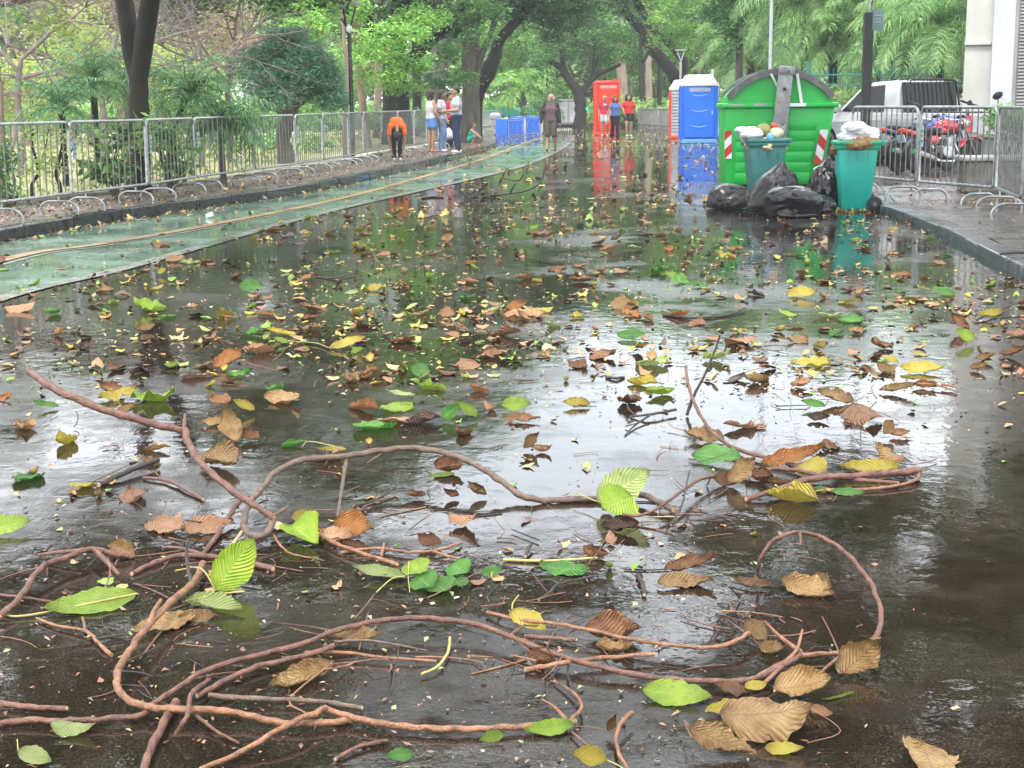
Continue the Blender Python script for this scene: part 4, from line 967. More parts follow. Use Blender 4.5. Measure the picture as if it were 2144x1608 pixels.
# ---- the round blue-green tree
tree('round_tree', 598, 34.5, [[(600, 340, 34.5, 16), (592, 290, 34.5, 15), (605, 250, 34.5, 17), (612, 210, 34.5, 15)], [(605, 250, 34.5, 9), (570, 215, 34.5, 7), (545, 190, 34.5, 4)], [(612, 225, 34.5, 9), (650, 200, 34.5, 7), (680, 180, 34.5, 4)]],
     [(605, 140, 34.5, 88, 72), (560, 165, 34.2, 55, 45), (665, 165, 34.4, 55, 50), (600, 90, 34.8, 50, 35), (520, 130, 34.6, 26, 30), (700, 205, 34.3, 36, 28), (570, 205, 34, 48, 26)], M['bark_grey'], M['f_blue'],
     'round blue-green tree with a leaning brown trunk behind the barriers', leaf=0.10, dens=1.0, cr=0.17, per=30, hollow=0.55, z0=0.1)
# ---- layered light-green trees over the middle
tree('spreading_tree', 765, 46, [[(768, 300, 46, 9), (762, 240, 46, 8), (755, 180, 46, 8), (748, 100, 46, 7), (740, 10, 46, 6), (730, -120, 46, 5)], [(755, 160, 46, 5), (800, 110, 45, 4), (850, 80, 45, 2)], [(750, 120, 46, 4), (690, 80, 46, 3), (650, 60, 46, 2)]],
     [(640, 60, 44, 60, 32), (700, 20, 45, 90, 35), (600, 8, 46, 70, 30), (820, 75, 44, 75, 28), (770, 115, 44, 70, 26), (860, 130, 45, 55, 22), (700, 130, 43, 50, 22), (800, 160, 44, 55, 20), (880, 40, 46, 60, 30), (660, -60, 46, 130, 50), (820, -90, 46, 130, 60), (740, -170, 46, 150, 60), (850, 185, 45, 40, 14)],
     M['bark_pale'], M['f_light'], 'spreading light-green tree with layered boughs around the street lamp', leaf=0.13, dens=0.62, cr=0.24, per=26, hollow=0.3)
tree('pale_trunk_tree', 725, 38, [[(724, 330, 38, 5.5), (722, 260, 38, 5), (728, 180, 38, 4), (722, 100, 38, 4), (715, 20, 38, 3), (700, -60, 38, 2)]], [(700, -130, 38, 70, 60)], M['bark_pale'], M['f_light'], 'slim tree with a pale peeling trunk just left of the lamp post', leaf=0.12, dens=0.4, cr=0.25)
# ---- thick dark trunks and dark crowns behind the middle
tree('broad_tree', 830, 50, [[(832, 300, 50, 30), (830, 230, 50, 28), (828, 180, 50, 27), (825, 110, 50, 24), (835, 40, 50, 20), (840, -60, 50, 16)], [(828, 150, 50, 14), (900, 90, 50, 11), (960, 30, 50, 8), (1000, -60, 50, 5)], [(826, 130, 50, 12), (780, 60, 50, 9), (740, -40, 50, 6)]],
     [(850, 10, 50, 110, 60), (780, 60, 51, 90, 40), (930, 50, 50, 80, 45), (640, 40, 52, 90, 50), (880, -90, 50, 160, 90), (750, -150, 50, 170, 100), (960, -200, 50, 150, 110), (860, -320, 51, 220, 110), (700, -360, 52, 200, 100), (560, -180, 52, 170, 110)],
     M['bark_dark'], M['f_dark'], 'huge dark-trunked tree behind the bending man', leaf=0.17, dens=0.5, cr=0.36, per=26, hollow=0.3)
tree('grey_trunk_tree', 985, 50, [[(985, 285, 50, 20), (986, 200, 50, 18), (984, 130, 50, 19), (988, 60, 50, 17), (990, -20, 50, 15), (985, -150, 50, 11)], [(988, 170, 50, 8), (1010, 110, 49.8, 7), (1035, 50, 49.6, 6), (1045, -20, 49.4, 5)], [(986, 100, 50, 7), (950, 40, 50, 5), (930, -30, 50, 4)]],
     [(990, 20, 49, 70, 35), (930, 110, 48, 45, 28), (1000, 75, 48.5, 40, 20), (960, 165, 48, 48, 18), (905, 175, 48, 40, 16), (1010, -60, 50, 110, 60), (930, -170, 50, 130, 80), (1040, -150, 50, 90, 60)], M['bark_grey'], M['f_mid'],
     'tall grey-brown trunk right behind the man in the white T-shirt', leaf=0.15, dens=0.5, cr=0.28, per=24, hollow=0.3)
# dark S-shaped bough coming down from the crowns
tree('crooked_tree', 1000, 54, [[(1000, 250, 54, 9), (1002, 215, 54, 9), (1010, 180, 54, 12), (1022, 150, 54, 17), (1035, 120, 54, 13), (1046, 85, 54, 11), (1075, 50, 54, 10), (1110, 10, 54, 9), (1130, -60, 54, 8)]],
     [(1110, 20, 54, 85, 38), (1180, 35, 55, 70, 36), (1060, 10, 54, 55, 30), (1130, -60, 54, 130, 60), (1220, -10, 55, 80, 40), (1150, 75, 55, 36, 14)], M['bark_dark'], M['f_dark'], 'crooked dark trunk with a swollen bend, left of the walking man', leaf=0.15, dens=0.62, cr=0.28, per=26, hollow=0.3)
# Y-shaped tree behind the trailer
tree('forked_tree', 1214, 79, [[(1214, 272, 79, 13), (1216, 240, 79, 12), (1214, 210, 79, 12), (1208, 190, 79, 11), (1190, 165, 79, 8), (1175, 142, 79, 7), (1150, 128, 79, 6), (1125, 122, 79, 4)], [(1216, 205, 79, 8), (1228, 180, 79, 7), (1245, 160, 79, 6), (1270, 148, 79, 4), (1300, 135, 79, 3)], [(1190, 165, 79, 6), (1178, 130, 79, 5), (1176, 100, 79, 4)], [(1240, 165, 79, 4), (1245, 120, 79, 4), (1240, 80, 79, 3)]],
     [(1165, 100, 79, 55, 26), (1220, 85, 79, 50, 26), (1280, 110, 79, 50, 22), (1130, 130, 78, 30, 18), (1250, 130, 80, 40, 14), (1200, 40, 80, 80, 30), (1290, 70, 80, 50, 28)], M['bark_dark'], M['f_mid'], 'dark Y-shaped tree behind the white trailer', leaf=0.2, dens=0.7, cr=0.36, per=26, hollow=0.3)
# leaning trunks on the right middle
tree('leaning_tree', 1425, 70, [[(1450, 260, 70, 20), (1440, 215, 70, 17), (1425, 180, 70, 15), (1395, 135, 70, 12), (1362, 100, 70, 11), (1340, 60, 70, 9), (1305, 20, 70, 8), (1280, -40, 70, 6)], [(1425, 180, 70, 9), (1432, 130, 70, 9), (1400, 90, 70, 8), (1360, 50, 70, 8), (1320, -20, 70, 6)], [(1362, 100, 70, 4), (1345, 130, 70, 3), (1340, 100, 70, 2)]],
     [(1330, 15, 70, 70, 36), (1290, 75, 69, 36, 20), (1320, 115, 69, 30, 15), (1360, 60, 71, 40, 18), (1300, -70, 70, 150, 60), (1400, -40, 70, 90, 50)], M['bark_dark'], M['f_mid'], 'big dark trunk leaning left above the red toilets', leaf=0.18, dens=0.6, cr=0.34, per=26, hollow=0.3)
tree('feathery_tree', 1480, 66, [[(1480, 250, 66, 9), (1470, 180, 66, 8), (1460, 100, 66, 7), (1450, 0, 66, 6)]], [(1410, 40, 64, 60, 32), (1460, 80, 64, 60, 34), (1430, 0, 65, 90, 30), (1510, 50, 62, 50, 50), (1500, 130, 60, 30, 26), (1440, -80, 66, 140, 60), (1390, 85, 64, 36, 16)], M['bark_grey'], M['f_light'],
     'bright feathery light-green tree above the blue toilet', leaf=0.15, dens=0.6, cr=0.3, per=26, hollow=0.3)
tree('climber_tree', 1550, 50, [[(1545, 240, 50, 8), (1548, 140, 50, 8), (1550, 0, 50, 8)]], [(1530, 60, 50, 30, 70), (1560, 10, 50, 50, 40), (1490, 20, 51, 36, 36), (1530, -90, 50, 130, 70)], M['bark_grey'], M['f_mid'], 'mid-green leafy tree left of the pale palms', leaf=0.14, dens=0.7, cr=0.25, per=26, hollow=0.3)
# tall pale pinkish pine-like trunks at the back and dark slim ones
for i, (px, d, r, x2, mk, lab) in enumerate(((1303, 92, 11, 1296, 'bark_pale', 'tall pale pinkish trunk rising behind the orange-red toilet'), (1318, 95, 7, 1322, 'bark_pale', 'slimmer pale trunk right of the orange-red toilet'), (1343, 90, 6, 1340, 'bark_dark', 'slim dark trunk first right of the walkers'),
                                             (1358, 88, 7, 1356, 'bark_pale', 'brown trunk between the walkers and the leaning trunk'), (1380, 92, 5, 1382, 'bark_dark', 'thin dark trunk left of the grey barrier far off'), (1146, 88, 3.5, 1138, 'bark_dark', 'thin leaning dark trunk behind the walking man'),
                                             (1070, 96, 5, 1066, 'bark_grey', 'thin grey trunk behind the green parasols'), (920, 66, 13, 915, 'bark_grey', 'grey trunk behind the women'), (872, 62, 9, 868, 'bark_dark', 'dark trunk right of the huge one'),
                                             (790, 60, 7, 792, 'bark_pale', 'pale brown trunk left of the huge dark one'), (1470, 84, 6, 1468, 'bark_dark', 'dark trunk hidden behind the blue toilet'), (330, 60, 6, 326, 'bark_pale', 'pale pinkish trunk behind the yellow-green thicket'), (250, 58, 6, 246, 'bark_pale', 'pale trunk left of the dark forked one, far back'))):
    tree('slim_tree', px, d, [[(px, 280, d, r * 1.1), (px + 1, 200, d, r), ((px + x2) / 2, 100, d, r * .9), (x2, 0, d, r * .8), (x2 - 5, -150, d, r * .6)]], [(x2, -150, d, 70, 50), (x2 + 30, -60, d, 40, 25)], M[mk], M['f_mid'], lab, group='slim tall trees in the park', leaf=0.24, dens=0.35, cr=0.45, per=18)

# ---- the woods beyond, read as one mass: leaves, hanging twigs, in three depths
def woods(name, items, leafm, leaf, dens, cr, label, hollow=0.0, per=20):
    root_loc = Vector((0, 0, 0)); Vs, Ts = [], []
    for a in items:
        c, r = blob_px(*a); area = (r[0] * r[2]) * 6; ncl = max(6, int(area * dens * 14 / (cr * cr * 3.2)))
        C = cloud_centers(c, r, ncl, per, cr, hollow); C = C[C[:, 2] > 0.02]; v, t = leaf_quads(C, leaf, 0.5, 0.5); Vs.append(v); Ts.append(t)
    o = quad_obj(name, Vs, Ts, leafm); return tag(o, label, name.replace('_', ' '), kind='stuff')
woods('woodland', [(x, random.uniform(90, 200), random.uniform(100, 118), random.uniform(90, 130), random.uniform(60, 100), 4) for x in range(-2200, 2900, 75)] +
      [(x, random.uniform(-60, 60), random.uniform(105, 120), random.uniform(100, 150), random.uniform(80, 120), 4) for x in range(-2200, 2900, 95)], M['f_far'], 0.42, 0.55, 0.8, 'distant wood closing the view behind everything')
woods('upper_woodland', [(x, random.uniform(-260, -100) - (90 if 350 < x < 1000 else 0), random.uniform(100, 120), random.uniform(90, 170), random.uniform(70, 120), 5) for x in range(-700, 2900, 130)], M['f_mid'], 0.5, 0.35, 0.9, 'tops of the distant wood')
woods('undergrowth', [(x, 232 + (8 if x < 900 else 0), random.uniform(84, 96), 90, 26, 3) for x in range(-300, 1500, 80) if not 1000 < x < 1260] + [(x, 215, 60, 110, 24, 3) for x in range(1560, 2100, 90)], M['f_light'], 0.26, 0.5, 0.45, 'sunlit undergrowth along the foot of the wood')
woods('woodland', [(1060, 60, 88, 90, 60, 3), (1010, 150, 90, 60, 60, 3), (1100, 130, 92, 60, 50, 3), (720, 160, 80, 70, 60, 3), (650, 220, 80, 60, 30, 3), (1330, 120, 96, 70, 90, 3), (1240, 40, 94, 80, 60, 3), (1390, 190, 98, 50, 60, 3), (1400, 110, 98, 50, 50, 3), (1060, 215, 104, 70, 30, 3), (1160, 200, 104, 60, 40, 3)], M['f_light'], 0.34, 0.5, 0.6, 'pale green crowns filling the gap over the road end')
woods('undergrowth', [(x, 262 - 0.02 * (x - 480), 60, 60, 22, 2) for x in range(-40, 900, 90)] + [(x, 300, 42, 45, 16, 1.2) for x in (500, 560, 660)], M['f_mid'], 0.16, 0.45, 0.35, 'low green growth along the far edge of the lawn')
# ---- boughs reaching over the road above the camera's view (their mirror image darkens the wet road)
def overhead(px, d, base_x, blobs, label, dens=0.32):
    root = empty('roadside_tree', (base_x, d, 0.1), 0, label, 'tree', 'trees beside the road whose crowns hang over it')
    mb = MB(); mb.tube([(0, 0, -0.1), (0.05, 0, 2.2), (-0.1, 0.1, 4.2), (-math.copysign(0.8, base_x), 0.2, 5.6)], [0.26, 0.21, 0.18, 0.13], 10)
    for (c, r) in blobs:
        e = Vector(c) - root.location; mb.tube([(-0.05, 0.05, 3.6), (e.x * 0.5, e.y * 0.4, 4.0 + 0.4 * (e.z - 4.0)), tuple(e)], [0.13, 0.09, 0.04], 8)
    mb.build('trunk', M['bark_grey'], root, smooth=True, fixn=False); crown('crown', [(Vector(c), r) for c, r in blobs], root, M['f_dark'], leaf=0.2, dens=dens, cr=0.4, per=20, hollow=0.1)
def MR(px, py, d, rxp, ryp, ry=None):
    """an ellipsoid at depth d whose image in the flat wet road is seen at that place of the photo"""
    r_ = ray(px, py); k = F / d; return (Vector((r_.x * d / r_.y, d, -CAM_H - r_.z * d / r_.y)), (rxp / k, ry if ry is not None else (rxp + ryp) / 2 / k, ryp / k))
overhead(0, 13, -9.5, [MR(60, 1260, 19, 200, 120), MR(330, 1200, 20, 210, 100), MR(640, 1180, 20, 190, 90), MR(900, 1260, 19, 190, 110), MR(250, 1450, 15, 220, 140), MR(600, 1400, 15, 200, 110), MR(850, 1520, 13, 200, 100), MR(80, 1580, 13, 220, 100), MR(480, 1600, 12, 260, 90), MR(200, 1060, 22, 120, 55), MR(10, 900, 24, 80, 60)], 'roadside tree left of the photo, its crown over the branches on the road', 1.6)
overhead(0, 14, 9.5, [MR(1180, 1250, 19, 170, 80), MR(1520, 1130, 22, 140, 90), MR(1800, 1060, 21, 230, 120), MR(2170, 1000, 19, 110, 110), MR(1450, 1480, 15, 230, 110), MR(1750, 1320, 16, 260, 160), MR(2080, 1250, 14, 240, 200), MR(1150, 1560, 13, 240, 110), MR(1700, 1580, 12, 300, 130), MR(2100, 1600, 11, 260, 150)], 'roadside tree right of the photo, its crown over the clear dark asphalt', 1.8)
overhead(0, 33, -11.5, [MR(640, 760, 34, 230, 90), MR(860, 880, 33, 150, 90), MR(520, 900, 33, 190, 80), MR(700, 1010, 32, 230, 70), MR(420, 700, 36, 120, 90)], 'tall park tree behind the round blue-green one, its crown above the photo', 1.1)

print('LEAVES', sum(len(o.data.polygons) for o in scene.objects if o.type=='MESH'))

# ---- the damp air
hz = MB(); hz.box((0, 60, 19), (300, 200, 40.4)); hz_o = hz.build('haze', [], fixn=True)
hm = bpy.data.materials.new('damp_air'); hm.use_nodes = True; hn = hm.node_tree; hn.nodes.clear()
hv = hn.nodes.new('ShaderNodeVolumePrincipled'); hv.inputs['Density'].default_value = 0.0008; hv.inputs['Color'].default_value = (0.93, 0.96, 1.0, 1)
ho = hn.nodes.new('ShaderNodeOutputMaterial'); hn.links.new(hv.outputs[0], ho.inputs['Volume'])
hz_o.data.materials.append(hm); tag(hz_o, 'thin damp haze in the air', 'haze', kind='stuff')
# ================================================================ vehicles on the right
def wheel(root, c, r, w, spokes=True, name='wheel', axis=(0, 1, 0), rimm=None):
    m_ = MB(); m_.lathe([(r * .72, -w * .38), (r * .86, -w * .5), (r * .97, -w * .36), (r, 0), (r * .97, w * .36), (r * .86, w * .5), (r * .72, w * .38)], c, 32, axis); t = m_.build(name, M['rubber'], root, smooth=True, fixn=False)
    m_ = MB(); m_.lathe([(r * .66, -w * .3), (r * .74, -w * .32), (r * .74, w * .32), (r * .66, w * .3), (r * .66, -w * .3)], c, 32, axis); m_.lathe([(0, -w * .5), (r * .13, -w * .5), (r * .13, w * .5), (0, w * .5)], c, 12, axis)
    c = Vector(c)
    if spokes:
        for k in range(6):
            a = k * math.pi / 3; d = Vector((math.cos(a), 0, math.sin(a))); m_.tube([c + d * r * .1, c + d * r * .7], r * .045, 6)
    else: m_.lathe([(0, -w * .2), (r * .66, -w * .28), (r * .66, w * .28), (0, w * .2)], c, 24, axis)
    m_.build('rim', rimm or M['galv'], t, smooth=True, fixn=False); return t
def pickup(loc, rz):
    root = empty('pickup_truck', loc, rz, 'silver-white pickup truck seen from behind, black window cage over its cab, behind the barriers', 'pickup truck')
    m_ = MB()   # side outline of the lower body, front towards +x
    low = [(-2.55, .55), (-2.55, 1.06), (-.55, 1.08), (1.35, 1.06), (2.2, .98), (2.5, .86), (2.55, .50), (2.25, .42)] + [(1.62 + .42 * math.cos(R(a)), .42 + .42 * math.sin(R(a))) for a in range(20, 161, 20)] + [(1.15, .40), (-1.0, .40)] + [(-1.55 + .42 * math.cos(R(a)), .42 + .42 * math.sin(R(a))) for a in range(20, 161, 20)] + [(-2.05, .48)]
    m_.prism(low, -.88, .88); m_.build('body', M['car_white'], root, bevel=.03, smooth=True)
    cab = MB(); P0 = [(-.62, 1.05), (1.32, 1.05), (.62, 1.62), (.30, 1.70), (-.30, 1.72), (-.50, 1.66)]
    n = len(P0); V_ = [(x, -.84 + .17 * (z - 1.05) / .67, z) for x, z in P0] + [(x, .84 - .17 * (z - 1.05) / .67, z) for x, z in P0]
    cab.add(V_, [tuple(range(n)), tuple(reversed(range(n, 2 * n)))] + [(i, i + n, (i + 1) % n + n, (i + 1) % n) for i in range(n)]); cab.build('cab', M['car_white'], root, bevel=.04, smooth=True)
    for s in (-1, 1):
        g = MB(); yy = lambda z: s * (.845 - .17 * (z - 1.05) / .67)
        pts = [(-.22, 1.09), (1.12, 1.10), (.56, 1.60), (-.08, 1.64)]; g.add([(x, yy(z), z) for x, z in pts], [(0, 1, 2, 3)]); g.build('window', M['glass_dark'], root, fixn=False)
        p = MB(); p.box((1.12, s * .97, 1.16), (.12, .2, .15), bev=.03); p.build('mirror', M['car_white'], root, smooth=True)
    g = MB(); g.box((-.64, 0, 1.39), (.04, 1.42, .60), Matrix.Rotation(R(10), 3, 'Y'), bev=.01); g.build('rear_window', M['glass_dark'], root)
    g = MB(); rt = [(-.80, -.70, 1.06), (-.72, -.62, 1.68), (-.68, -.54, 1.73), (-.68, .54, 1.73), (-.72, .62, 1.68), (-.80, .70, 1.06)]; g.tube(rt, .022, 8)
    for k in range(11): y = -.58 + 1.16 * k / 10; g.tube([(-.79, y, 1.06), (-.68, y, 1.72)], .008, 6)
    g.tube([(-.8, -.7, 1.3), (-1.7, -.74, 1.08)], .025, 8); g.tube([(-.8, .7, 1.3), (-1.7, .74, 1.08)], .025, 8)
    g.build('rack', M['black_metal'], root, smooth=True)
    b = MB(); b.box((-1.55, 0, 1.075), (1.7, 1.5, .02)); b.build('bed_floor', M['rubber'], root)
    b = MB(); b.box((-2.60, 0, .52), (.14, 1.7, .16), bev=.03); b.build('bumper', M['galv_dark'], root)
    b = MB(); b.box((-2.565, 0, .86), (.03, 1.35, .34), bev=.012); tg = b.build('tailgate', M['car_white'], root); b = MB(); b.box((-2.59, 0, .95), (.02, .16, .05)); b.build('handle', M['black_metal'], tg)
    b = MB(); b.box((-2.60, -.1, .70), (.012, .40, .13)); b.build('number_plate', M['plate'], root)
    for s in (-1, 1):
        b = MB(); b.box((-2.575, s * .78, .86), (.04, .13, .34), bev=.012); b.build('tail_light', M['red'], root)
        b = MB(); b.box((2.50, s * .68, .80), (.06, .28, .16), bev=.02); b.build('headlight', M['white'], root)
        for x in (1.62, -1.55): wheel(root, (x, s * .76, .36), .36, .22, False)
    b = MB(); b.tube([(-.3, .3, 1.70), (-.35, .3, 1.82), (-.1, .3, 1.84), (.1, .3, 1.74)], .014, 6); b.tube([(-.3, -.3, 1.70), (-.35, -.3, 1.82), (-.1, -.3, 1.84), (.1, -.3, 1.74)], .014, 6); b.build('roof_bar', M['black_metal'], root)
    return root
pc = P(1944, 200, 30.5); fw = R(90 + 27); pickup((pc.x + .6 * math.cos(fw), 30.5 + .6 * math.sin(fw), .09), fw)
def motorbike(loc, rz, paint, label, seatm):
    root = empty('motorcycle', loc, rz, label, 'motorcycle', 'motorcycles parked behind the right barriers')
    wheel(root, (0, 0, .31), .31, .12, rimm=M['chrome']); wheel(root, (1.30, 0, .31), .31, .10, rimm=M['chrome'])
    T_ = lambda name, pts, r, m, par=root, n=8: (lambda q: (q.tube(pts, r, n), q.build(name, m, par, smooth=True))[1])(MB())
    fr = MB(); fr.tube([(1.02, 0, .84), (.85, 0, .50), (.75, 0, .28), (.45, 0, .26), (.38, 0, .48)], .02, 8); fr.tube([(1.0, 0, .78), (.6, 0, .72), (.2, 0, .72), (-.25, 0, .78)], .02, 8)
    for s in (-1, 1): fr.tube([(.40, s * .07, .38), (0, s * .09, .31)], .022, 8); fr.tube([(.20, s * .09, .72), (.03, s * .10, .34)], [.022, .03], 8)
    fr.build('frame', M['black_metal'], root, smooth=True)
    e = MB(); e.box((.62, 0, .40), (.34, .22, .24), bev=.05); e.box((.70, 0, .57), (.17, .17, .20), Matrix.Rotation(R(-15), 3, 'Y'), bev=.02)
    for k in range(5): e.box((.70, 0, .51 + .035 * k), (.22, .22, .012), Matrix.Rotation(R(-15), 3, 'Y'))
    e.lathe([(0, -.15), (.10, -.14), (.11, -.1), (.11, .1), (.10, .14), (0, .15)], (.55, 0, .40), 18, (0, 1, 0)); e.build('engine', M['galv'], root, smooth=True)
    t = MB(); t.ball((.70, 0, .86), (.27, .14, .125), 20, 12, Matrix.Rotation(R(6), 3, 'Y')); t.box((.52, 0, .80), (.30, .20, .14), bev=.05); t.build('tank', paint, root, smooth=True)
    t = MB(); t.box((.24, 0, .80), (.50, .22, .09), bev=.04); t.box((-.06, 0, .83), (.34, .19, .08), Matrix.Rotation(R(6), 3, 'Y'), bev=.035); t.build('seat', seatm, root, smooth=True)
    t = MB(); t.box((-.14, 0, .75), (.44, .17, .10), Matrix.Rotation(R(10), 3, 'Y'), bev=.035); t.box((.30, 0, .62), (.26, .20, .17), bev=.05); tl = t.build('side_cover', paint, root, smooth=True)
    t = MB(); t.box((-.38, 0, .80), (.07, .16, .08), bev=.02); t.build('tail_light', M['red'], root)
    t = MB(); t.box((-.40, 0, .66), (.02, .18, .14), Matrix.Rotation(R(-18), 3, 'Y')); t.build('number_plate', M['plate'], root)
    def fender(cx, a0, a1, r, m, nm):
        f = MB(); V_ = []; n = 12
        for i in range(n + 1):
            a = R(a0 + (a1 - a0) * i / n)
            for y, rr in ((-.06, r - .02), (-.05, r), (.05, r), (.06, r - .02)): V_.append((cx + rr * math.cos(a), y, .31 + rr * math.sin(a)))
        f.add(V_, [(4 * i + k, 4 * i + k + 1, 4 * i + k + 5, 4 * i + k + 4) for i in range(n) for k in range(3)]); f.build(nm, m, root, smooth=True, fixn=False)
    fender(1.30, 20, 150, .36, paint, 'front_mudguard'); fender(0, 60, 175, .37, M['black_metal'], 'rear_mudguard')
    for s in (-1, 1): T_('fork', [(1.30, s * .075, .31), (1.14, s * .075, .66), (1.02, s * .075, .98)], .021, M['chrome'])
    hb_ = MB(); hb_.tube([(.86, -.36, 1.02), (.94, -.30, 1.04), (1.02, -.1, .98), (1.02, .1, .98), (.94, .30, 1.04), (.86, .36, 1.02)], .014, 8); h_ = hb_.build('handlebar', M['chrome'], root, smooth=True)
    for s in (-1, 1):
        T_('grip', [(.94, s * .29, 1.04), (.85, s * .38, 1.018)], .019, M['rubber'], h_)
        mm = MB(); mm.tube([(.95, s * .25, 1.03), (.98, s * .30, 1.2)], .007, 6); mm.lathe([(0, -.01), (.055, -.01), (.06, .005), (0, .012)], (.98, s * .30, 1.23), 14, (-1, 0, .1)); mm.build('mirror', M['black_metal'], root, smooth=True)
    t = MB(); t.ball((1.13, 0, .90), (.09, .095, .095), 16, 10); t.build('headlight', M['chrome'], root, smooth=True)
    t = MB(); t.box((1.05, 0, 1.03), (.08, .16, .06), bev=.02); t.build('instrument', M['black_metal'], root)
    T_('exhaust', [(.78, -.10, .52), (.84, -.12, .36), (.68, -.14, .22), (.35, -.16, .24), (.22, -.17, .27)], [.02, .02, .022, .025, .03], M['chrome'])
    T_('silencer', [(.24, -.17, .27), (.16, -.18, .29), (-.24, -.21, .40), (-.33, -.215, .42)], [.03, .05, .058, .045], M['chrome'])
    T_('stand', [(.45, .08, .24), (.40, .24, .02)], .012, M['black_metal']); 
    for s in (-1, 1): T_('footrest', [(.42, s * .10, .30), (.42, s * .24, .30)], .013, M['rubber'])
    for s in (-1, 1):
        t = MB(); t.ball((-.30, s * .14, .78), .028, 8, 6); t.ball((1.08, s * .17, .90), .028, 8, 6); t.build('indicator', M['line_orange'], root)
    return root
g1 = P(1928, 322, 26.3); o1 = motorbike((g1.x, 26.3, .09), R(28), M['moto_red'], 'red motorcycle with silver exhaust, nearest behind the right barriers', M['rubber']); 
g2 = P(1884, 320, 27.2); o2 = motorbike((g2.x, 27.2, .09), R(32), M['moto_blue'], 'dark blue motorcycle just behind the red one, its rear wheel to the left', M['rubber'])
for o in (o1, o2): o.rotation_euler.x = R(-7)
q = P(1985, 246, 27.4); lumpy('folded_cover', (q.x, 27.35, q.z - .13), (0.30, 0.20, 0.14), M['cloth_blue'], 'crumpled blue-violet cover draped over the rear motorcycle', 'cover', None, 41, 0.3, 2.6, flat=False, sub=4)
# oval dark mirror standing up in front of the pale wall
q = P(2089, 200, 22.6); root = empty('round_mirror', (q.x, 22.6, .8), 0, 'dark oval mirror on a thin stalk rising from the hedge before the white wall', 'mirror')
m_ = MB(); m_.tube([(0, 0, 0), (.01, 0, q.z - .8)], .009, 6); m_.build('stalk', M['black_metal'], root)
m_ = MB(); m_.ball((0, 0, q.z - .8), (.085, .018, .055), 16, 10, Matrix.Rotation(R(-28), 3, 'Y')); m_.build('mirror_head', M['black_metal'], root, smooth=True)
# ================================================================ people
def flat(name, c, rough=0.8, sc=12, v=0.75, bd=0.006): return mat(name, c, tuple(x * v for x in c), scale=sc, rough=rough, bd=bd)
SK1 = flat('skin_light', (0.50, 0.29, 0.20), 0.5, bd=0); SK2 = flat('skin_brown', (0.28, 0.15, 0.09), 0.5, bd=0); SK3 = flat('skin_tan', (0.40, 0.22, 0.14), 0.5, bd=0)
HR = flat('dark_hair', (0.009, 0.007, 0.006), 0.55, 30); HRB = flat('brown_hair', (0.09, 0.045, 0.028), 0.6, 30); HRG = flat('grey_hair', (0.42, 0.40, 0.38), 0.7, 30)
def blobs_mesh(segs, voxel, smooth=3):
    """segs: (p0, p1, r0, r1) tapered limbs, melted into ONE continuous surface"""
    mb = MB()
    for p0, p1, r0, r1 in segs:
        p0, p1 = Vector(p0), Vector(p1)
        if (p1 - p0).length > 1e-4:
            d = (p1 - p0); n = 4; pts = [p0 + d * i / n for i in range(n + 1)]; mb.tube(pts, [r0 + (r1 - r0) * i / n for i in range(n + 1)], 12)
        mb.ball(p0, r0, 12, 8)
        if (p1 - p0).length > 1e-4: mb.ball(p1, r1, 12, 8)
    me = bpy.data.meshes.new('tmp'); me.from_pydata(mb.v, [], mb.f)
    o = bpy.data.objects.new('tmp', me); COL.objects.link(o)
    m = o.modifiers.new('r', 'REMESH'); m.mode = 'VOXEL'; m.voxel_size = voxel
    if smooth: s = o.modifiers.new('s', 'SMOOTH'); s.factor = 0.5; s.iterations = smooth
    dg = bpy.context.evaluated_depsgraph_get(); out = bpy.data.meshes.new_from_object(o.evaluated_get(dg))
    bpy.data.objects.remove(o); return out
def melt(name, segs, voxel, material, parent, smooth=3):
    me = blobs_mesh(segs, voxel, smooth); me.name = name; me.materials.clear(); return link_mesh(name, me, material, parent, smooth=True)
def hand_segs(w, d, palm_n, side, curl=0.5, s=1.0):
    """palm and five separate fingers; d: direction of the hand, palm_n: where the palm looks, side: towards the thumb"""
    w, d, pn, sd_ = Vector(w), Vector(d).normalized(), Vector(palm_n).normalized(), Vector(side).normalized(); S_ = []
    for t in (-0.024, 0.0, 0.024): S_.append((w + d * 0.02 + sd_ * t * 0.7, w + d * 0.085 + sd_ * t * 1.15, 0.014, 0.013))
    for t, L in ((0.031, 0.066), (0.0105, 0.076), (-0.0105, 0.07), (-0.031, 0.055)):
        a = w + d * 0.09 + sd_ * t; d1 = (d + pn * curl * 0.6).normalized(); b = a + d1 * L * 0.5; d2 = (d + pn * curl * 1.7).normalized(); S_.append((a, b, 0.0092, 0.0088)); S_.append((b, b + d2 * L * 0.5, 0.0088, 0.0075))
    a = w + d * 0.035 + sd_ * 0.03; b = a + (d * 0.55 + sd_ * 0.75 + pn * 0.3).normalized() * 0.035; S_.append((a, b, 0.012, 0.0105)); S_.append((b, b + (d + sd_ * 0.15 + pn * 0.4).normalized() * 0.03, 0.0105, 0.009))
    return S_
BASE = dict(pel=(0, 0.0, .95), che=(0, 0.0, 1.27), nek=(0, 0.015, 1.45), head=(0, -0.015, 1.60), hL=(.095, 0, .91), hR=(-.095, 0, .91), kL=(.105, -.015, .50), kR=(-.105, -.015, .50), aL=(.105, .03, .085), aR=(-.105, .03, .085),
            sL=(.175, .01, 1.40), sR=(-.175, .01, 1.40), eL=(.235, .03, 1.13), eR=(-.235, .03, 1.13), wL=(.25, -.05, .90), wR=(-.25, -.05, .90), face=(0, -1, 0), toe=(0, -1, 0))
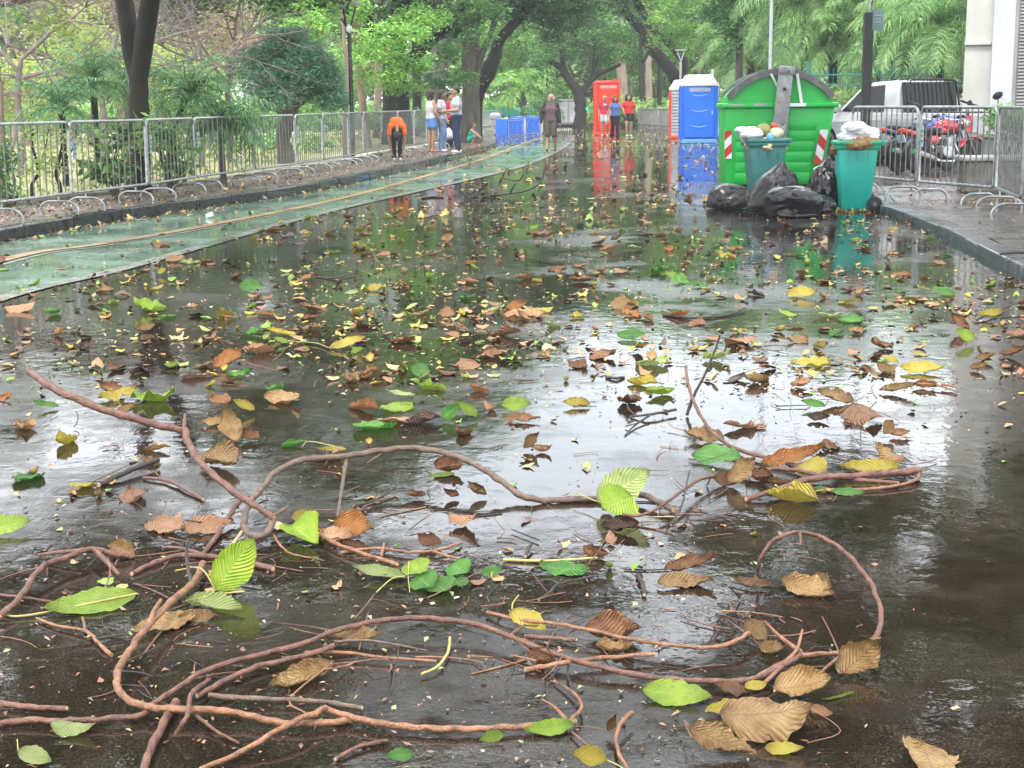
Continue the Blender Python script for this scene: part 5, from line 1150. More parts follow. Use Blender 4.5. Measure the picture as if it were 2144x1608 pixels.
def person(label, foot_px, H, rz, pose, skin, hair, hairstyle, top, bottom, shoes, fat=1.0, z0=0.0, sleeve='short', legs='long', jacket=None, wide=1.0, group=None, depth=None, badge=None):
    J = dict(BASE); J.update(pose); V_ = {k: Vector(v) for k, v in J.items()}; f = fat
    g = W(foot_px[0], foot_px[1], z0) if depth is None else Vector((P(foot_px[0], foot_px[1], depth).x, depth, z0))
    root = empty('person', g, rz, label, 'person', group); root.scale = (H / 1.72,) * 3
    X = Vector((1, 0, 0)); sh = (V_['sL'] - V_['sR']).normalized(); hp = (V_['hL'] - V_['hR']).normalized()
    torso = []
    def T(a, b, wa, wb, ra, rb): 
        for s in (-1, 0, 1): torso.append((a + (hp if a is V_['pel'] else sh) * s * wa, b + sh * s * wb, ra, rb))
    wst = (V_['pel'] * .5 + V_['che'] * .5)
    T(V_['pel'], wst, .075 * f, .055 * f, .112 * f, .098 * f); T(wst, V_['che'], .055 * f, .085 * f, .098 * f, .108 * f); T(V_['che'], (V_['sL'] + V_['sR']) / 2 - (V_['nek'] - V_['che']) * .12, .085 * f, .105, .108 * f, .068)
    arms = []; 
    for s in 'LR':
        arms.append(('u' + s, (V_['s' + s], V_['e' + s], .050 * f, .040 * f))); arms.append(('f' + s, (V_['e' + s], V_['w' + s], .039 * f, .026)))
    leg = []
    for s in 'LR':
        leg.append((V_['h' + s], V_['k' + s], .088 * f, .056 * f)); leg.append((V_['k' + s], V_['k' + s] * .62 + V_['a' + s] * .38 + Vector((0, .012, 0)), .056 * f, .055 * f)); leg.append((V_['k' + s] * .62 + V_['a' + s] * .38 + Vector((0, .012, 0)), V_['a' + s], .055 * f, .036))
    fc = V_['face'].normalized(); hd = V_['head']; upv = (hd - V_['nek']).normalized(); fc = (fc - upv * fc.dot(upv)).normalized(); ear = fc.cross(upv)
    head = [(V_['nek'] - upv * .02, hd - upv * .06, .052, .050), (hd - fc * .015 + upv * .03, hd + fc * .005 + upv * .035, .092, .085), (hd + fc * .02 - upv * .01, hd + fc * .028 - upv * .06, .078, .048), (hd + fc * .088 + upv * .025, hd + fc * .108 - upv * .012, .010, .014),
            (hd + ear * .086, hd + ear * .09 - upv * .025, .014, .012), (hd - ear * .086, hd - ear * .09 - upv * .025, .014, .012), (hd + fc * .07 + ear * .025 - upv * .045, hd + fc * .07 - ear * .025 - upv * .045, .022, .022)]
    hands = []
    for s in 'LR':
        d = (V_['w' + s] - V_['e' + s]).normalized(); sgn = 1 if s == 'L' else -1; pn = Vector((-sgn, 0, 0)); pn = (pn - d * pn.dot(d)); pn = pn.normalized() if pn.length > .2 else Vector((0, -1, 0)); hands += hand_segs(V_['w' + s], d, pn, d.cross(pn) * (-1 if s == 'L' else 1) if True else pn)
    feet = []
    for s in 'LR':
        t = V_.get('t' + s, V_['toe']); t = t.normalized(); a = V_['a' + s]; z = Vector((0, 0, 1)); feet.append((a, a - Vector((0, 0, a.z - .045)) - t * .04 if a.z < .12 else a - t * .03, .036, .036)); feet.append((feet[-1][1], feet[-1][1] + t * .17 - Vector((0, 0, .01)), .036, .028))
    body = melt('body', torso + [a[1] for a in arms] + leg + head + hands + feet, .0085, skin, root, 2)
    inf = lambda S_, k: [(a, b, r0 + k, r1 + k) for a, b, r0, r1 in S_]
    # clothes follow the body, a little larger, ending at neckline, cuffs and hems
    st = inf(torso, .014); up_ = []
    for n, sg_ in arms:
        if n[0] == 'u' and sleeve != 'none':
            t = 1.0 if sleeve == 'long' else .55; up_.append((sg_[0], sg_[0] + (sg_[1] - sg_[0]) * t, sg_[2] + .018, (sg_[2] + .022) if sleeve == 'short' else sg_[3] + .018))
        if n[0] == 'f' and sleeve == 'long': up_.append((sg_[0], sg_[0] + (sg_[1] - sg_[0]) * .92, sg_[2] + .018, sg_[3] + .018))
    melt('shirt', st + up_, .013, top, root, 3)
    pt = [(V_['pel'] + hp * s * .075 * f, V_['pel'] + hp * s * .075 * f + Vector((0, 0, -.02)), .126 * f, .12 * f) for s in (-1, 0, 1)]
    for i, sg_ in enumerate(leg):
        k = i % 3
        if legs == 'long': pt.append((sg_[0], sg_[1], sg_[2] + .018 * wide, sg_[3] + (.016 if k < 2 else .022) * wide + (.02 if wide > 1.4 and k == 2 else 0)))
        elif k == 0: t = {'shorts': .62, 'mini': .42, 'knee': .98}[legs]; pt.append((sg_[0], sg_[0] + (sg_[1] - sg_[0]) * t, sg_[2] + .024, sg_[2] * (1 - t) + sg_[3] * t + .038))
    melt('trousers' if legs == 'long' else 'shorts', pt, .013, bottom, root, 3)
    if shoes:
        for i, s in enumerate('LR'): q = feet[2 * i + 1]; melt('shoe', [(feet[2 * i][1] + Vector((0, 0, .012)), q[0], .042, .044), (q[0], q[1], .044, .038)], .013, shoes, root, 1)
    if jacket:
        jk = []
        for s in (-1, 1): jk.append((V_['pel'] + X * s * .12 + Vector((0, .01, -.06)), V_['che'] + X * s * .115, .085, .085)); jk.append((V_['che'] + X * s * .115, V_['s' + ('L' if s > 0 else 'R')] - Vector((0, 0, .02)), .085, .068))
        jk += [(V_['pel'] + Vector((0, .075, -.06)), V_['che'] + Vector((0, .065, 0)), .085, .09), (V_['che'] + Vector((0, .065, 0)), V_['nek'] + Vector((0, .03, -.04)), .09, .07)]
        for n, sg_ in arms: jk.append((sg_[0], sg_[0] + (sg_[1] - sg_[0]) * (1 if n[0] == 'u' else .93), sg_[2] + .028, sg_[3] + .024))
        melt('jacket', jk, .014, jacket, root, 3)
    hs = []
    c = hd + upv * .045 - fc * .02
    if hairstyle == 'short': hs = [(c - fc * .008, c + upv * .012, .098, .094), (c - fc * .035 - upv * .05, c - fc * .03, .07, .08)]
    elif hairstyle == 'long': hs = [(c, c + upv * .015, .102, .097), (c - fc * .04, hd - fc * .06 - upv * .22, .08, .05)] + [(c + ear * s * .06 - fc * .01, hd + ear * s * .085 - fc * .02 - upv * .20, .05, .038) for s in (-1, 1)]
    elif hairstyle == 'curly': hs = [(c + ear * s * .05 - fc * .02 + upv * u, c + ear * s * .06 - fc * .03 + upv * u * .5, .095, .09) for s in (-1, 0, 1) for u in (.03, -.05)] + [(hd + ear * s * .10 - fc * .03 - upv * .02, hd + ear * s * .10 - fc * .03 - upv * .10, .06, .05) for s in (-1, 1)]
    elif hairstyle == 'fringe': hs = [(hd - fc * .06 + ear * s * .06, hd - fc * .05 + ear * s * .07 - upv * .04, .045, .035) for s in (-1, 0, 1)]
    if hs: melt('hair', hs, .010, hair, root, 1)
    if hairstyle == 'fringe': melt('beard', [(hd + fc * .062 - upv * .06 + ear * .03, hd + fc * .062 - upv * .06 - ear * .03, .032, .032), (hd + fc * .07 - upv * .08, hd + fc * .065 - upv * .10, .03, .022)], .010, hair, root, 1)
    for s in (-1, 1):
        e = MB(); e.ball(hd + fc * .082 + ear * s * .033 + upv * .02, .011, 8, 6); e.build('eye', HR, root, smooth=True)
    e = MB(); e.box(hd + fc * .094 - upv * .047, (.04, .04, .009)); e.build('mouth', M['red'], root)
    if badge: b_ = MB(); b_.box(V_['che'] + Vector((.02, -.128, .06)), (.14, .02, .08), bev=.01); b_.build('print', badge, root)
    return root
orange = flat('orange_shirt', (0.80, 0.16, 0.015)); white_c = flat('white_cotton', (0.52, 0.52, 0.53)); grey_c = flat('pale_grey_cotton', (0.38, 0.39, 0.42)); jeans = flat('light_blue_denim', (0.20, 0.31, 0.55)); sky_c = flat('sky_blue_cloth', (0.10, 0.25, 0.62))
navy = flat('navy_cloth', (0.014, 0.024, 0.065)); black_c = flat('black_cloth', (0.008, 0.008, 0.009)); red_c = flat('red_cotton', (0.62, 0.015, 0.02)); crimson = flat('crimson_cotton', (0.50, 0.01, 0.05)); teal_c = flat('teal_cloth', (0.01, 0.27, 0.25)); denim = flat('denim_blue', (0.07, 0.15, 0.42))
mauve = flat('mauve_cotton', (0.10, 0.055, 0.065)); olive = flat('olive_brown_cloth', (0.055, 0.046, 0.032)); dkblue = flat('dark_jacket_cloth', (0.010, 0.015, 0.022)); shoe_w = flat('white_shoe', (0.62, 0.62, 0.62), .5); shoe_d = flat('dark_shoe', (0.03, 0.028, 0.026), .5)
GP = 'people standing by the barriers'
person('person in an orange T-shirt and black trousers bending right down to the shoes', (832, 337), 1.72, R(6), dict(pel=(0, .16, .90), che=(0, -.16, .90), nek=(0, -.33, .78), head=(0, -.36, .62), face=(0, .35, -1), hL=(.095, .16, .86), hR=(-.095, .16, .86), kL=(.09, .04, .47), kR=(-.09, .04, .47), aL=(.09, .06, .085), aR=(-.09, .06, .085),
       sL=(.20, -.26, .82), sR=(-.20, -.26, .82), eL=(.24, -.22, .50), eR=(-.24, -.22, .50), wL=(.17, -.14, .25), wR=(-.17, -.14, .25)), SK3, HR, 'short', orange, black_c, shoe_w, z0=.135).scale.x *= 0.80
person('person in light-blue shorts and white sleeveless top, back turned, dark curly hair', (905, 319), 1.66, R(120), dict(wR=(-.22, -.16, .86), eR=(-.24, .0, 1.12)), SK3, HR, 'curly', white_c, sky_c, None, z0=.135, sleeve='none', legs='mini', group=GP, fat=1.08)
person('person in white top and pale blue jeans among the standing group, facing the man', (926, 318), 1.68, R(80), dict(wL=(.12, -.24, 1.10), eL=(.24, -.03, 1.12), wR=(-.12, -.24, 1.08), kL=(.10, -.06, .50)), SK2, HR, 'long', white_c, jeans, shoe_w, z0=.135, group=GP)
person('person in crimson top and dark trousers half hidden behind the man in the pale T-shirt', (943, 309), 1.62, R(60), dict(), SK3, HR, 'short', crimson, black_c, shoe_d, z0=.135, group=GP)
person('stout person in pale grey T-shirt and navy trousers, hands at the belly, facing left', (957, 320), 1.76, R(-78), dict(wL=(.06, -.28, 1.10), eL=(.26, -.02, 1.12), wR=(-.06, -.30, 1.08), eR=(-.26, -.02, 1.12)), SK3, HR, 'short', grey_c, navy, shoe_w, z0=.135, group=GP, fat=1.2)
person('small person in teal crouching on the pavement edge at the right of the standing group', (987, 304), 1.22, R(75), dict(pel=(0, .08, .25), che=(0, -.04, .54), nek=(0, -.08, .72), head=(0, -.12, .87), hL=(.09, .06, .25), hR=(-.09, .06, .25), kL=(.14, -.27, .46), kR=(-.14, -.27, .46), aL=(.12, -.06, .085), aR=(-.12, -.06, .085), sL=(.16, -.05, .68), sR=(-.16, -.05, .68), eL=(.19, -.24, .50), eR=(-.19, -.24, .50), wL=(.10, -.40, .36), wR=(-.10, -.40, .36)), SK3, HRB, 'short', teal_c, teal_c, None, z0=.135, sleeve='none', legs='shorts')
person('bearded person walking towards us in an open dark jacket, mauve T-shirt and olive shorts', (1154, 317), 1.70, R(-8), dict(face=(-.75, -.65, 0), kL=(.10, -.10, .50), aL=(.11, .10, .12), kR=(-.10, -.08, .50), aR=(-.11, -.10, .085), wL=(.27, .02, .86), wR=(-.30, -.05, .86), eR=(-.29, .05, 1.12)), SK3, HRG, 'fringe', mauve, olive, shoe_d, legs='knee', jacket=dkblue)
GW = 'the three walkers by the orange-red toilet'
person('person in crimson T-shirt with white print and white shorts, left of the three walkers', (1266, 285), 1.72, R(-12), dict(kL=(.10, -.10, .50), aL=(.11, .08, .12), wL=(.26, -.12, .92)), SK3, HRG, 'none', crimson, white_c, shoe_w, legs='shorts', group=GW, badge=white_c)
person('person in sleeveless denim-blue shirt and wide black trousers, middle of the three walkers', (1288, 291), 1.66, R(4), dict(kL=(.08, -.10, .50), aL=(.08, -.14, .085), kR=(-.10, -.02, .50), aR=(-.12, .10, .12), eL=(.30, .0, 1.16), wL=(.38, -.08, .98), eR=(-.27, .02, 1.13), wR=(-.33, -.02, .90)), SK3, HRB, 'long', denim, black_c, shoe_d, group=GW, sleeve='none', wide=1.7)
person('person with curly black hair in red T-shirt and black shorts, right of the three walkers', (1316, 286), 1.72, R(8), dict(eR=(-.34, -.08, 1.22), wR=(-.52, -.18, 1.12), wL=(.34, -.02, .88), eL=(.28, .02, 1.12), kR=(-.10, -.10, .50), aR=(-.08, -.06, .085)), SK3, HR, 'curly', red_c, black_c, shoe_w, legs='mini', group=GW, fat=1.12)
person('person in a blue-grey shirt seen from behind beyond the pickup, by the white wall', (2003, 300), 1.62, R(160), dict(), SK2, HR, 'short', grey_c, navy, shoe_d, depth=36, z0=.09)
# the white bag held by the group
q = P(938, 268, W(943, 312, .135).y - 0.5); lumpy('carrier_bag', (q.x, q.y, q.z - .18), (0.14, 0.10, 0.17), M['white_bag'], 'white carrier bag hanging from a hand in the standing group', 'plastic bag', None, 33, 0.16, 2.2, flat=False, sub=3, shape=lambda p: Vector((p.x * (1 - .35 * max(0, p.z)), p.y, p.z)))
# ================================================================ fallen leaves, sticks, litter
def leaf_mat(name, base, dark, light, vein, rough=0.42, trans=0.25, spots=0.5):
    m, nt, b = nmat(name)
    uv = N(nt, 'ShaderNodeUVMap'); sp = N(nt, 'ShaderNodeSeparateXYZ'); nt.links.new(uv.outputs[0], sp.inputs[0])
    au = N(nt, 'ShaderNodeMath', operation='SUBTRACT'); nt.links.new(sp.outputs[0], au.inputs[0]); au.inputs[1].default_value = 0.5
    ab = N(nt, 'ShaderNodeMath', operation='ABSOLUTE'); nt.links.new(au.outputs[0], ab.inputs[0])
    ph = N(nt, 'ShaderNodeMath', operation='MULTIPLY_ADD'); nt.links.new(ab.outputs[0], ph.inputs[0]); ph.inputs[1].default_value = -0.62; nt.links.new(sp.outputs[1], ph.inputs[2])
    sn = N(nt, 'ShaderNodeMath', operation='MULTIPLY'); nt.links.new(ph.outputs[0], sn.inputs[0]); sn.inputs[1].default_value = 2 * math.pi * 13
    si = N(nt, 'ShaderNodeMath', operation='SINE'); nt.links.new(sn.outputs[0], si.inputs[0])
    vr = ramp(nt, si.outputs[0], [(0.80, 0.0), (0.97, 1.0)])
    mid = ramp(nt, ab.outputs[0], [(0.012, 1.0), (0.03, 0.0)])
    mxv = N(nt, 'ShaderNodeMath', operation='MAXIMUM'); nt.links.new(vr.outputs[0], mxv.inputs[0]); nt.links.new(mid.outputs[0], mxv.inputs[1])
    no = noise_node(nt, 16, 5, 0.65); oi = N(nt, 'ShaderNodeObjectInfo')
    no.noise_dimensions = '4D'; mw = N(nt, 'ShaderNodeMath', operation='MULTIPLY'); nt.links.new(oi.outputs['Random'], mw.inputs[0]); mw.inputs[1].default_value = 50; nt.links.new(mw.outputs[0], no.inputs['W'])
    cr = ramp(nt, no.outputs['Fac'], [(0.32, dark), (0.5, base), (0.72, light)])
    mv = N(nt, 'ShaderNodeMixRGB'); mv.inputs[2].default_value = (*vein, 1); nt.links.new(cr.outputs[0], mv.inputs[1])
    mf = N(nt, 'ShaderNodeMath', operation='MULTIPLY'); nt.links.new(mxv.outputs[0], mf.inputs[0]); mf.inputs[1].default_value = 0.6; nt.links.new(mf.outputs[0], mv.inputs[0])
    spn = noise_node(nt, 42, 2, 0.5); sr = ramp(nt, spn.outputs['Fac'], [(0.70, 0.0), (0.76, spots)])
    ms = N(nt, 'ShaderNodeMixRGB'); ms.inputs[2].default_value = (0.045, 0.022, 0.012, 1); nt.links.new(mv.outputs[0], ms.inputs[1]); nt.links.new(sr.outputs[0], ms.inputs[0])
    hs = N(nt, 'ShaderNodeHueSaturation'); nt.links.new(ms.outputs[0], hs.inputs['Color'])
    mr = N(nt, 'ShaderNodeMapRange'); mr.inputs['To Min'].default_value = 0.75; mr.inputs['To Max'].default_value = 1.2; nt.links.new(oi.outputs['Random'], mr.inputs['Value']); nt.links.new(mr.outputs[0], hs.inputs['Value'])
    nt.links.new(hs.outputs[0], b.inputs['Base Color']); b.inputs['Roughness'].default_value = rough
    bump(nt, b, si.outputs[0], 0.0022)
    tr = N(nt, 'ShaderNodeBsdfTranslucent'); nt.links.new(hs.outputs[0], tr.inputs['Color']); mx = N(nt, 'ShaderNodeMixShader'); mx.inputs[0].default_value = trans
    nt.links.new(b.outputs[0], mx.inputs[1]); nt.links.new(tr.outputs[0], mx.inputs[2]); nt.links.new(mx.outputs[0], nt.nodes['Material Output'].inputs[0])
    return m
LM = {
 'lime': leaf_mat('lime_leaf', (0.20, 0.31, 0.018), (0.11, 0.21, 0.015), (0.31, 0.38, 0.03), (0.30, 0.38, 0.08)),
 'green': leaf_mat('green_leaf', (0.06, 0.20, 0.025), (0.025, 0.11, 0.015), (0.12, 0.28, 0.045), (0.22, 0.40, 0.10)),
 'pale': leaf_mat('pale_green_leaf', (0.33, 0.40, 0.13), (0.22, 0.30, 0.07), (0.45, 0.46, 0.20), (0.45, 0.48, 0.22)),
 'yellow': leaf_mat('yellow_leaf', (0.40, 0.31, 0.03), (0.27, 0.19, 0.02), (0.48, 0.42, 0.07), (0.45, 0.38, 0.12), spots=0.8),
 'orange': leaf_mat('orange_leaf', (0.34, 0.13, 0.03), (0.20, 0.07, 0.02), (0.42, 0.22, 0.06), (0.32, 0.13, 0.04), spots=0.8),
 'tan': leaf_mat('tan_dry_leaf', (0.29, 0.175, 0.065), (0.16, 0.085, 0.03), (0.40, 0.27, 0.12), (0.16, 0.08, 0.03), rough=0.5, trans=0.15, spots=0.7),
 'peach': leaf_mat('peach_dry_leaf', (0.36, 0.19, 0.095), (0.22, 0.10, 0.045), (0.46, 0.28, 0.16), (0.25, 0.12, 0.06), rough=0.5, trans=0.15),
 'brown': leaf_mat('brown_dry_leaf', (0.19, 0.085, 0.035), (0.09, 0.04, 0.018), (0.32, 0.155, 0.065), (0.07, 0.03, 0.015), rough=0.45, trans=0.1),
 'dark': leaf_mat('dark_rotten_leaf', (0.07, 0.035, 0.022), (0.03, 0.017, 0.012), (0.14, 0.07, 0.04), (0.03, 0.015, 0.01), rough=0.35, trans=0.05),
 'red': leaf_mat('small_red_leaf', (0.36, 0.07, 0.03), (0.22, 0.035, 0.02), (0.48, 0.14, 0.05), (0.2, 0.05, 0.02), rough=0.4),
}
M['petiole'] = mat('leaf_stalk', (0.38, 0.36, 0.10), (0.26, 0.20, 0.07), scale=14, rough=0.45)
M['petiole_brown'] = mat('brown_leaf_stalk', (0.24, 0.12, 0.05), (0.12, 0.06, 0.03), scale=14, rough=0.5)
def leaf_geo(L, wr, bend=0.3, cross=0.3, ridge=0.012, ruffle=0.02, fold=0.0, seed=0, nu=8, nv=18, tipsharp=0.8, twist=0.0, nr=13, rag=0.12):
    """a ribbed blade: base at the origin, tip towards +Y; bend curls it lengthwise, cross rolls the edges up, fold closes it along the midrib (radians)"""
    V = np.zeros(((nv + 1) * (2 * nu + 1), 3)); UV = np.zeros((len(V), 2)); W2 = L * wr / 2; so = seed * 9.17; k = 0
    # centre line
    y = z = 0.0; ang = -bend * 0.35; cl = []
    for j in range(nv + 1):
        cl.append((y, z, ang)); ds = L / nv; s = (j + .5) / nv
        ang += bend / nv * (0.5 + 1.0 * s) * (1 + 0.8 * mnoise.noise(Vector((s * 2.2, so, 0)))); y += math.cos(ang) * ds; z += math.sin(ang) * ds
    for j in range(nv + 1):
        v = j / nv; y0, z0, a = cl[j]
        w = W2 * max(0.0, (math.sin(math.pi * v ** 0.82)) ** 0.72) * (1.0 if v < .7 else 1 - tipsharp * 0.25 * ((v - .7) / .3) ** 2)
        for i in range(-nu, nu + 1):
            u = i / nu; au = abs(u); sg = 1 if u >= 0 else -1
            sc = 1 + 0.035 * math.sin(2 * math.pi * nr * v + sg) * au ** 4 + rag * (mnoise.noise(Vector((v * 5, sg * 3 + so, 1.0))) + 0.6 * mnoise.noise(Vector((v * 17, sg * 3 + so, 2.0)))) * au
            ww = w * au * sc; cr = cross * (1 + 0.7 * mnoise.noise(Vector((v * 1.8, sg * 2.0 + so, 4.0))))
            # arc across
            if abs(cr) > 1e-3: x = math.sin(cr * au) / cr * w * sc; zz = (1 - math.cos(cr * au)) / cr * w * sc
            else: x = ww; zz = 0.0
            if fold: x, zz = x * math.cos(fold) - zz * math.sin(fold), x * math.sin(fold) + zz * math.cos(fold)
            ph = 2 * math.pi * nr * (v - 0.31 * au)
            zz += ridge * L * 0.55 * math.sin(ph) * min(1, au * 3) * min(1, 6 * v) * min(1, 6 * (1 - v))
            zz += ruffle * L * (1.6 * mnoise.noise(Vector((v * 4.2, u * 1.7 + so, 7.0))) + 0.7 * mnoise.noise(Vector((v * 11, u * 3.5 + so, 9.0)))) * (0.3 + au)
            tw = twist * (v - 0.3); x2 = sg * x * math.cos(tw) - zz * math.sin(tw); z2 = sg * x * math.sin(tw) + zz * math.cos(tw)
            V[k] = (x2, y0 - z2 * math.sin(a), z0 + z2 * math.cos(a)); UV[k] = (0.5 + u / 2, v); k += 1
    n = 2 * nu + 1; j, i = np.meshgrid(np.arange(nv), np.arange(2 * nu), indexing='ij'); a = (j * n + i).ravel()
    Fq = np.stack([a, a + 1, a + n + 1, a + n], 1)
    return V, UV, Fq
def leaf_frame(b, t, roll):
    d = (t - b); L = d.length; d.normalize(); x = d.cross(Vector((0, 0, 1))); x = x.normalized() if x.length > 1e-4 else Vector((1, 0, 0)); n = x.cross(d)
    Mx = Matrix((x, d, n)).transposed(); return Mx @ Matrix.Rotation(roll, 3, 'Y'), L
NEAR = []   # (photo x, photo y, short name, colour) of things one can point at, for the labels of the smaller leaves
def hand_leaf(bx, by, bz, tx, ty, tz, wr, roll, bend, cross, mk, label, stalk=None, seed=None, fold=0.0, ridge=0.012, ruffle=0.02, name='fallen_leaf', group=None, short=None, twist=0.0):
    if by < 950 and ty > by + 6: bx, by, bz, tx, ty, tz = tx, ty, tz, bx, by, bz
    if mk in ('tan', 'peach', 'brown', 'dark', 'orange'): ruffle = max(ruffle, .045); ridge = max(ridge, .022); rag = .17
    else: rag = .07
    b = W(bx, by, bz + 0.004); t = W(tx, ty, tz + 0.004)
    if abs(tz - bz) > 0.003 or by < 900:      # a raised tip: the nearest point of its sight line, so the blade keeps its own size
        rd = ray(tx, ty); o_ = Vector((0, 0, CAM_H)); q = o_ + rd * (b - o_).dot(rd)
        if q.z > 0.006: t = q if by < 900 else t.lerp(q, 0.6)
    sgr = 1 if (t - b).cross(Vector((0, 0, 1))).y < 0 else -1
    Mx, ch = leaf_frame(b, t, R(roll) * sgr); seed = seed if seed is not None else (bx * 7 + ty * 3) % 97
    bd, cs = R(bend), R(cross)
    V, UV, Fq = leaf_geo(1.0, wr, bd, cs, ridge, ruffle, R(fold), seed, twist=R(twist), rag=rag); tip = V[(2 * 8 + 1) * 18 + 8]
    s = ch / max(0.78, math.hypot(tip[1], tip[2]))
    Wd = np.array([list(Mx @ Vector(v)) for v in V * s]); zmin = Wd[:, 2].min() + b.z
    if zmin < 0.003: Wd[:, 2] += 0.003 - zmin
    me = raw_mesh(name, Wd, Fq, 4, uv=UV); o = link_mesh(name, me, LM[mk], smooth=True); o.location = b
    tag(o, label, 'leaf', group)
    if stalk:
        r_ = s * 0.010 + 0.0006; mb = MB(); w0 = Wd[8]; pts = [tuple(w0)]
        for (sx, sy, sz) in stalk: q = W(sx, sy, sz + 0.004) - b; pts.append(tuple(q))
        A = catmull([(*p, r_ * (1 - 0.25 * i / len(pts))) for i, p in enumerate(pts)], 5); mb.tube([a[:3] for a in A], [a[3] for a in A], 6)
        mb.build('stalk', M['petiole'] if mk in ('lime', 'green', 'pale', 'yellow') else M['petiole_brown'], o, smooth=True)
    NEAR.append(((bx + tx) / 2, (by + ty) / 2, short)); return o
H = hand_leaf
H(288, 1250, .012, 92, 1284, .006, .42, 22, 22, 14, 'lime', 'long smooth lime leaf lying flat at the lower left, behind the bowed thin vine', [(60, 1288, .004), (0, 1284, .01)], ridge=.002, short='the long lime leaf')
H(452, 1236, .01, 533, 1126, .15, .62, 62, 18, 20, 'lime', 'big lime leaf standing on edge against the loop of vine', [(420, 1190, .05), (370, 1194, .03)], ridge=.006, short='the upright lime leaf')
H(388, 1258, .01, 512, 1276, .01, .45, 18, 20, 40, 'pale', 'pale yellow-green leaf folded over, just under the upright lime leaf', [(450, 1245, .03), (512, 1238, .05)], fold=20)
H(450, 1288, .01, 372, 1296, .012, .5, 30, 70, 60, 'tan', 'small ribbed tan leaf curled under the pale folded leaf', ridge=.03)
H(410, 1292, .005, 275, 1330, .004, .42, 8, 16, 10, 'tan', 'flat tan leaf with a pale torn patch beside the rising stem', [(350, 1310, .004), (292, 1380, .002)])
H(-50, 1112, .012, 66, 1090, .03, .6, 24, 15, 25, 'lime', 'ribbed green-yellow leaf cut by the left edge of the photo', ridge=.016, short='the ribbed leaf at the left edge')
H(312, 1092, .01, 386, 1112, .01, .62, 12, 20, 30, 'peach', 'peach-tan leaf, left half of the wavy pair above the reddish stick', short='the wavy peach pair')
H(376, 1110, .008, 492, 1096, .02, .5, 25, 30, 30, 'peach', 'long wavy peach-tan leaf crossed by a leaning stick', ruffle=.04)
H(612, 1098, .03, 668, 1142, .01, .85, 20, 20, 30, 'lime', 'lime leaf with a yellow half, right of the tight vine loop', fold=28, ridge=.006)
H(738, 1122, .015, 642, 1112, .012, .55, 10, 20, 16, 'peach', 'flat pinkish-tan leaf under the orange-brown fan leaf')
H(700, 1092, .03, 780, 1112, .02, .7, 45, 30, 45, 'orange', 'orange-brown fan-ribbed leaf above the pinkish-tan one', ridge=.03)
H(610, 1088, .012, 670, 1080, .012, .7, 30, 70, 60, 'yellow', 'ochre-yellow leaf arched like a saddle, near the vine loop')
H(1250, 1050, .03, 1362, 985, .13, .62, 52, 16, 24, 'pale', 'large ribbed yellow-green leaf standing at the white glare, right end of the arched vine', [(1200, 1030, .03)], ridge=.02, short='the big ribbed leaf by the glare')
H(1325, 1060, .02, 1258, 1086, .01, .95, 40, 14, 18, 'lime', 'rounded yellow-lime leaf leaning below the big ribbed one', [(1340, 1078, .01), (1410, 1082, .006)], ridge=.008)
H(1262, 1040, .03, 1275, 1000, .09, .9, 60, 20, 40, 'peach', 'brown-orange leaf tip standing behind the big ribbed leaf')
H(1258, 1102, .01, 1340, 1104, .02, .62, 30, 60, 70, 'dark', 'dark crumpled leaf below the rounded yellow-lime leaf', ruffle=.06)
H(1275, 1160, .01, 1216, 1158, .02, .8, 20, 120, 110, 'brown', 'curled brown leaf touching the long yellow stalk')
H(925, 1138, .01, 872, 1122, .02, .75, 25, 110, 80, 'brown', 'curled brown leaf under a small orange-red leaf')
H(940, 1090, .01, 998, 1096, .02, .7, 0, 20, -40, 'peach', 'tan leaf folded like a tent on the wet road', fold=-22)
H(892, 1036, .01, 850, 1030, .02, .8, 10, 80, 130, 'brown', 'red-brown leaf cupped open like a bowl, under the arched vine')
H(962, 1036, .01, 926, 1026, .03, .8, 30, 100, 120, 'brown', 'small brown shell-like leaf left of the olive-brown ball leaf')
H(1020, 1034, .01, 978, 1012, .05, .9, 30, 120, 130, 'tan', 'olive-brown leaf balled up right of the shell-like leaf')
H(908, 972, .02, 972, 984, .01, .75, 25, 80, 90, 'brown', 'crumpled olive-brown leaf directly under the top of the arched vine', ruffle=.06)
H(952, 990, .006, 892, 998, .006, .35, 12, 14, 14, 'lime', 'narrow bright green leaf in front of the crumpled olive one', ridge=.004)
H(1096, 938, .01, 1128, 905, .06, .55, 60, 70, 90, 'tan', 'tan leaf curled upright in the middle of the white glare')
H(1112, 940, .008, 1156, 942, .01, .5, 20, 110, 120, 'peach', 'small rolled tan leaf at the foot of the upright curled one')
H(1516, 918, .01, 1432, 908, .015, .62, 22, 40, 50, 'tan', 'ribbed ochre-tan oval leaf beside the thin stem, above the pile at right', [(1420, 898, .01), (1398, 885, .02)], ridge=.03, short='the ribbed ochre oval')
H(1448, 955, .008, 1556, 966, .012, .7, 18, 16, 20, 'green', 'jagged bright green leaf at the left end of the stick pile', ridge=.014, ruffle=.03, short='the jagged green leaf')
H(1592, 970, .03, 1728, 932, .06, .26, 40, 30, 30, 'orange', 'long narrow orange leaf curving up over the stick pile', ridge=.004)
H(1672, 972, .03, 1732, 988, .03, .85, 24, 16, 18, 'yellow', 'square-looking dull yellow leaf on the stick pile', ridge=.01)
H(1884, 978, .035, 1756, 978, .03, .38, 26, 24, 34, 'yellow', 'bright yellow leaf lying along the thick stick of the pile', fold=12)
H(1492, 1002, .02, 1548, 1012, .01, .75, 35, 60, 50, 'brown', 'ribbed chestnut leaf at the left foot of the stick pile', ridge=.035)
H(1524, 1010, .02, 1578, 962, .06, .6, 45, 60, 60, 'tan', 'rolled ribbed tan leaf leaning over the left foot of the stick pile', ridge=.035)
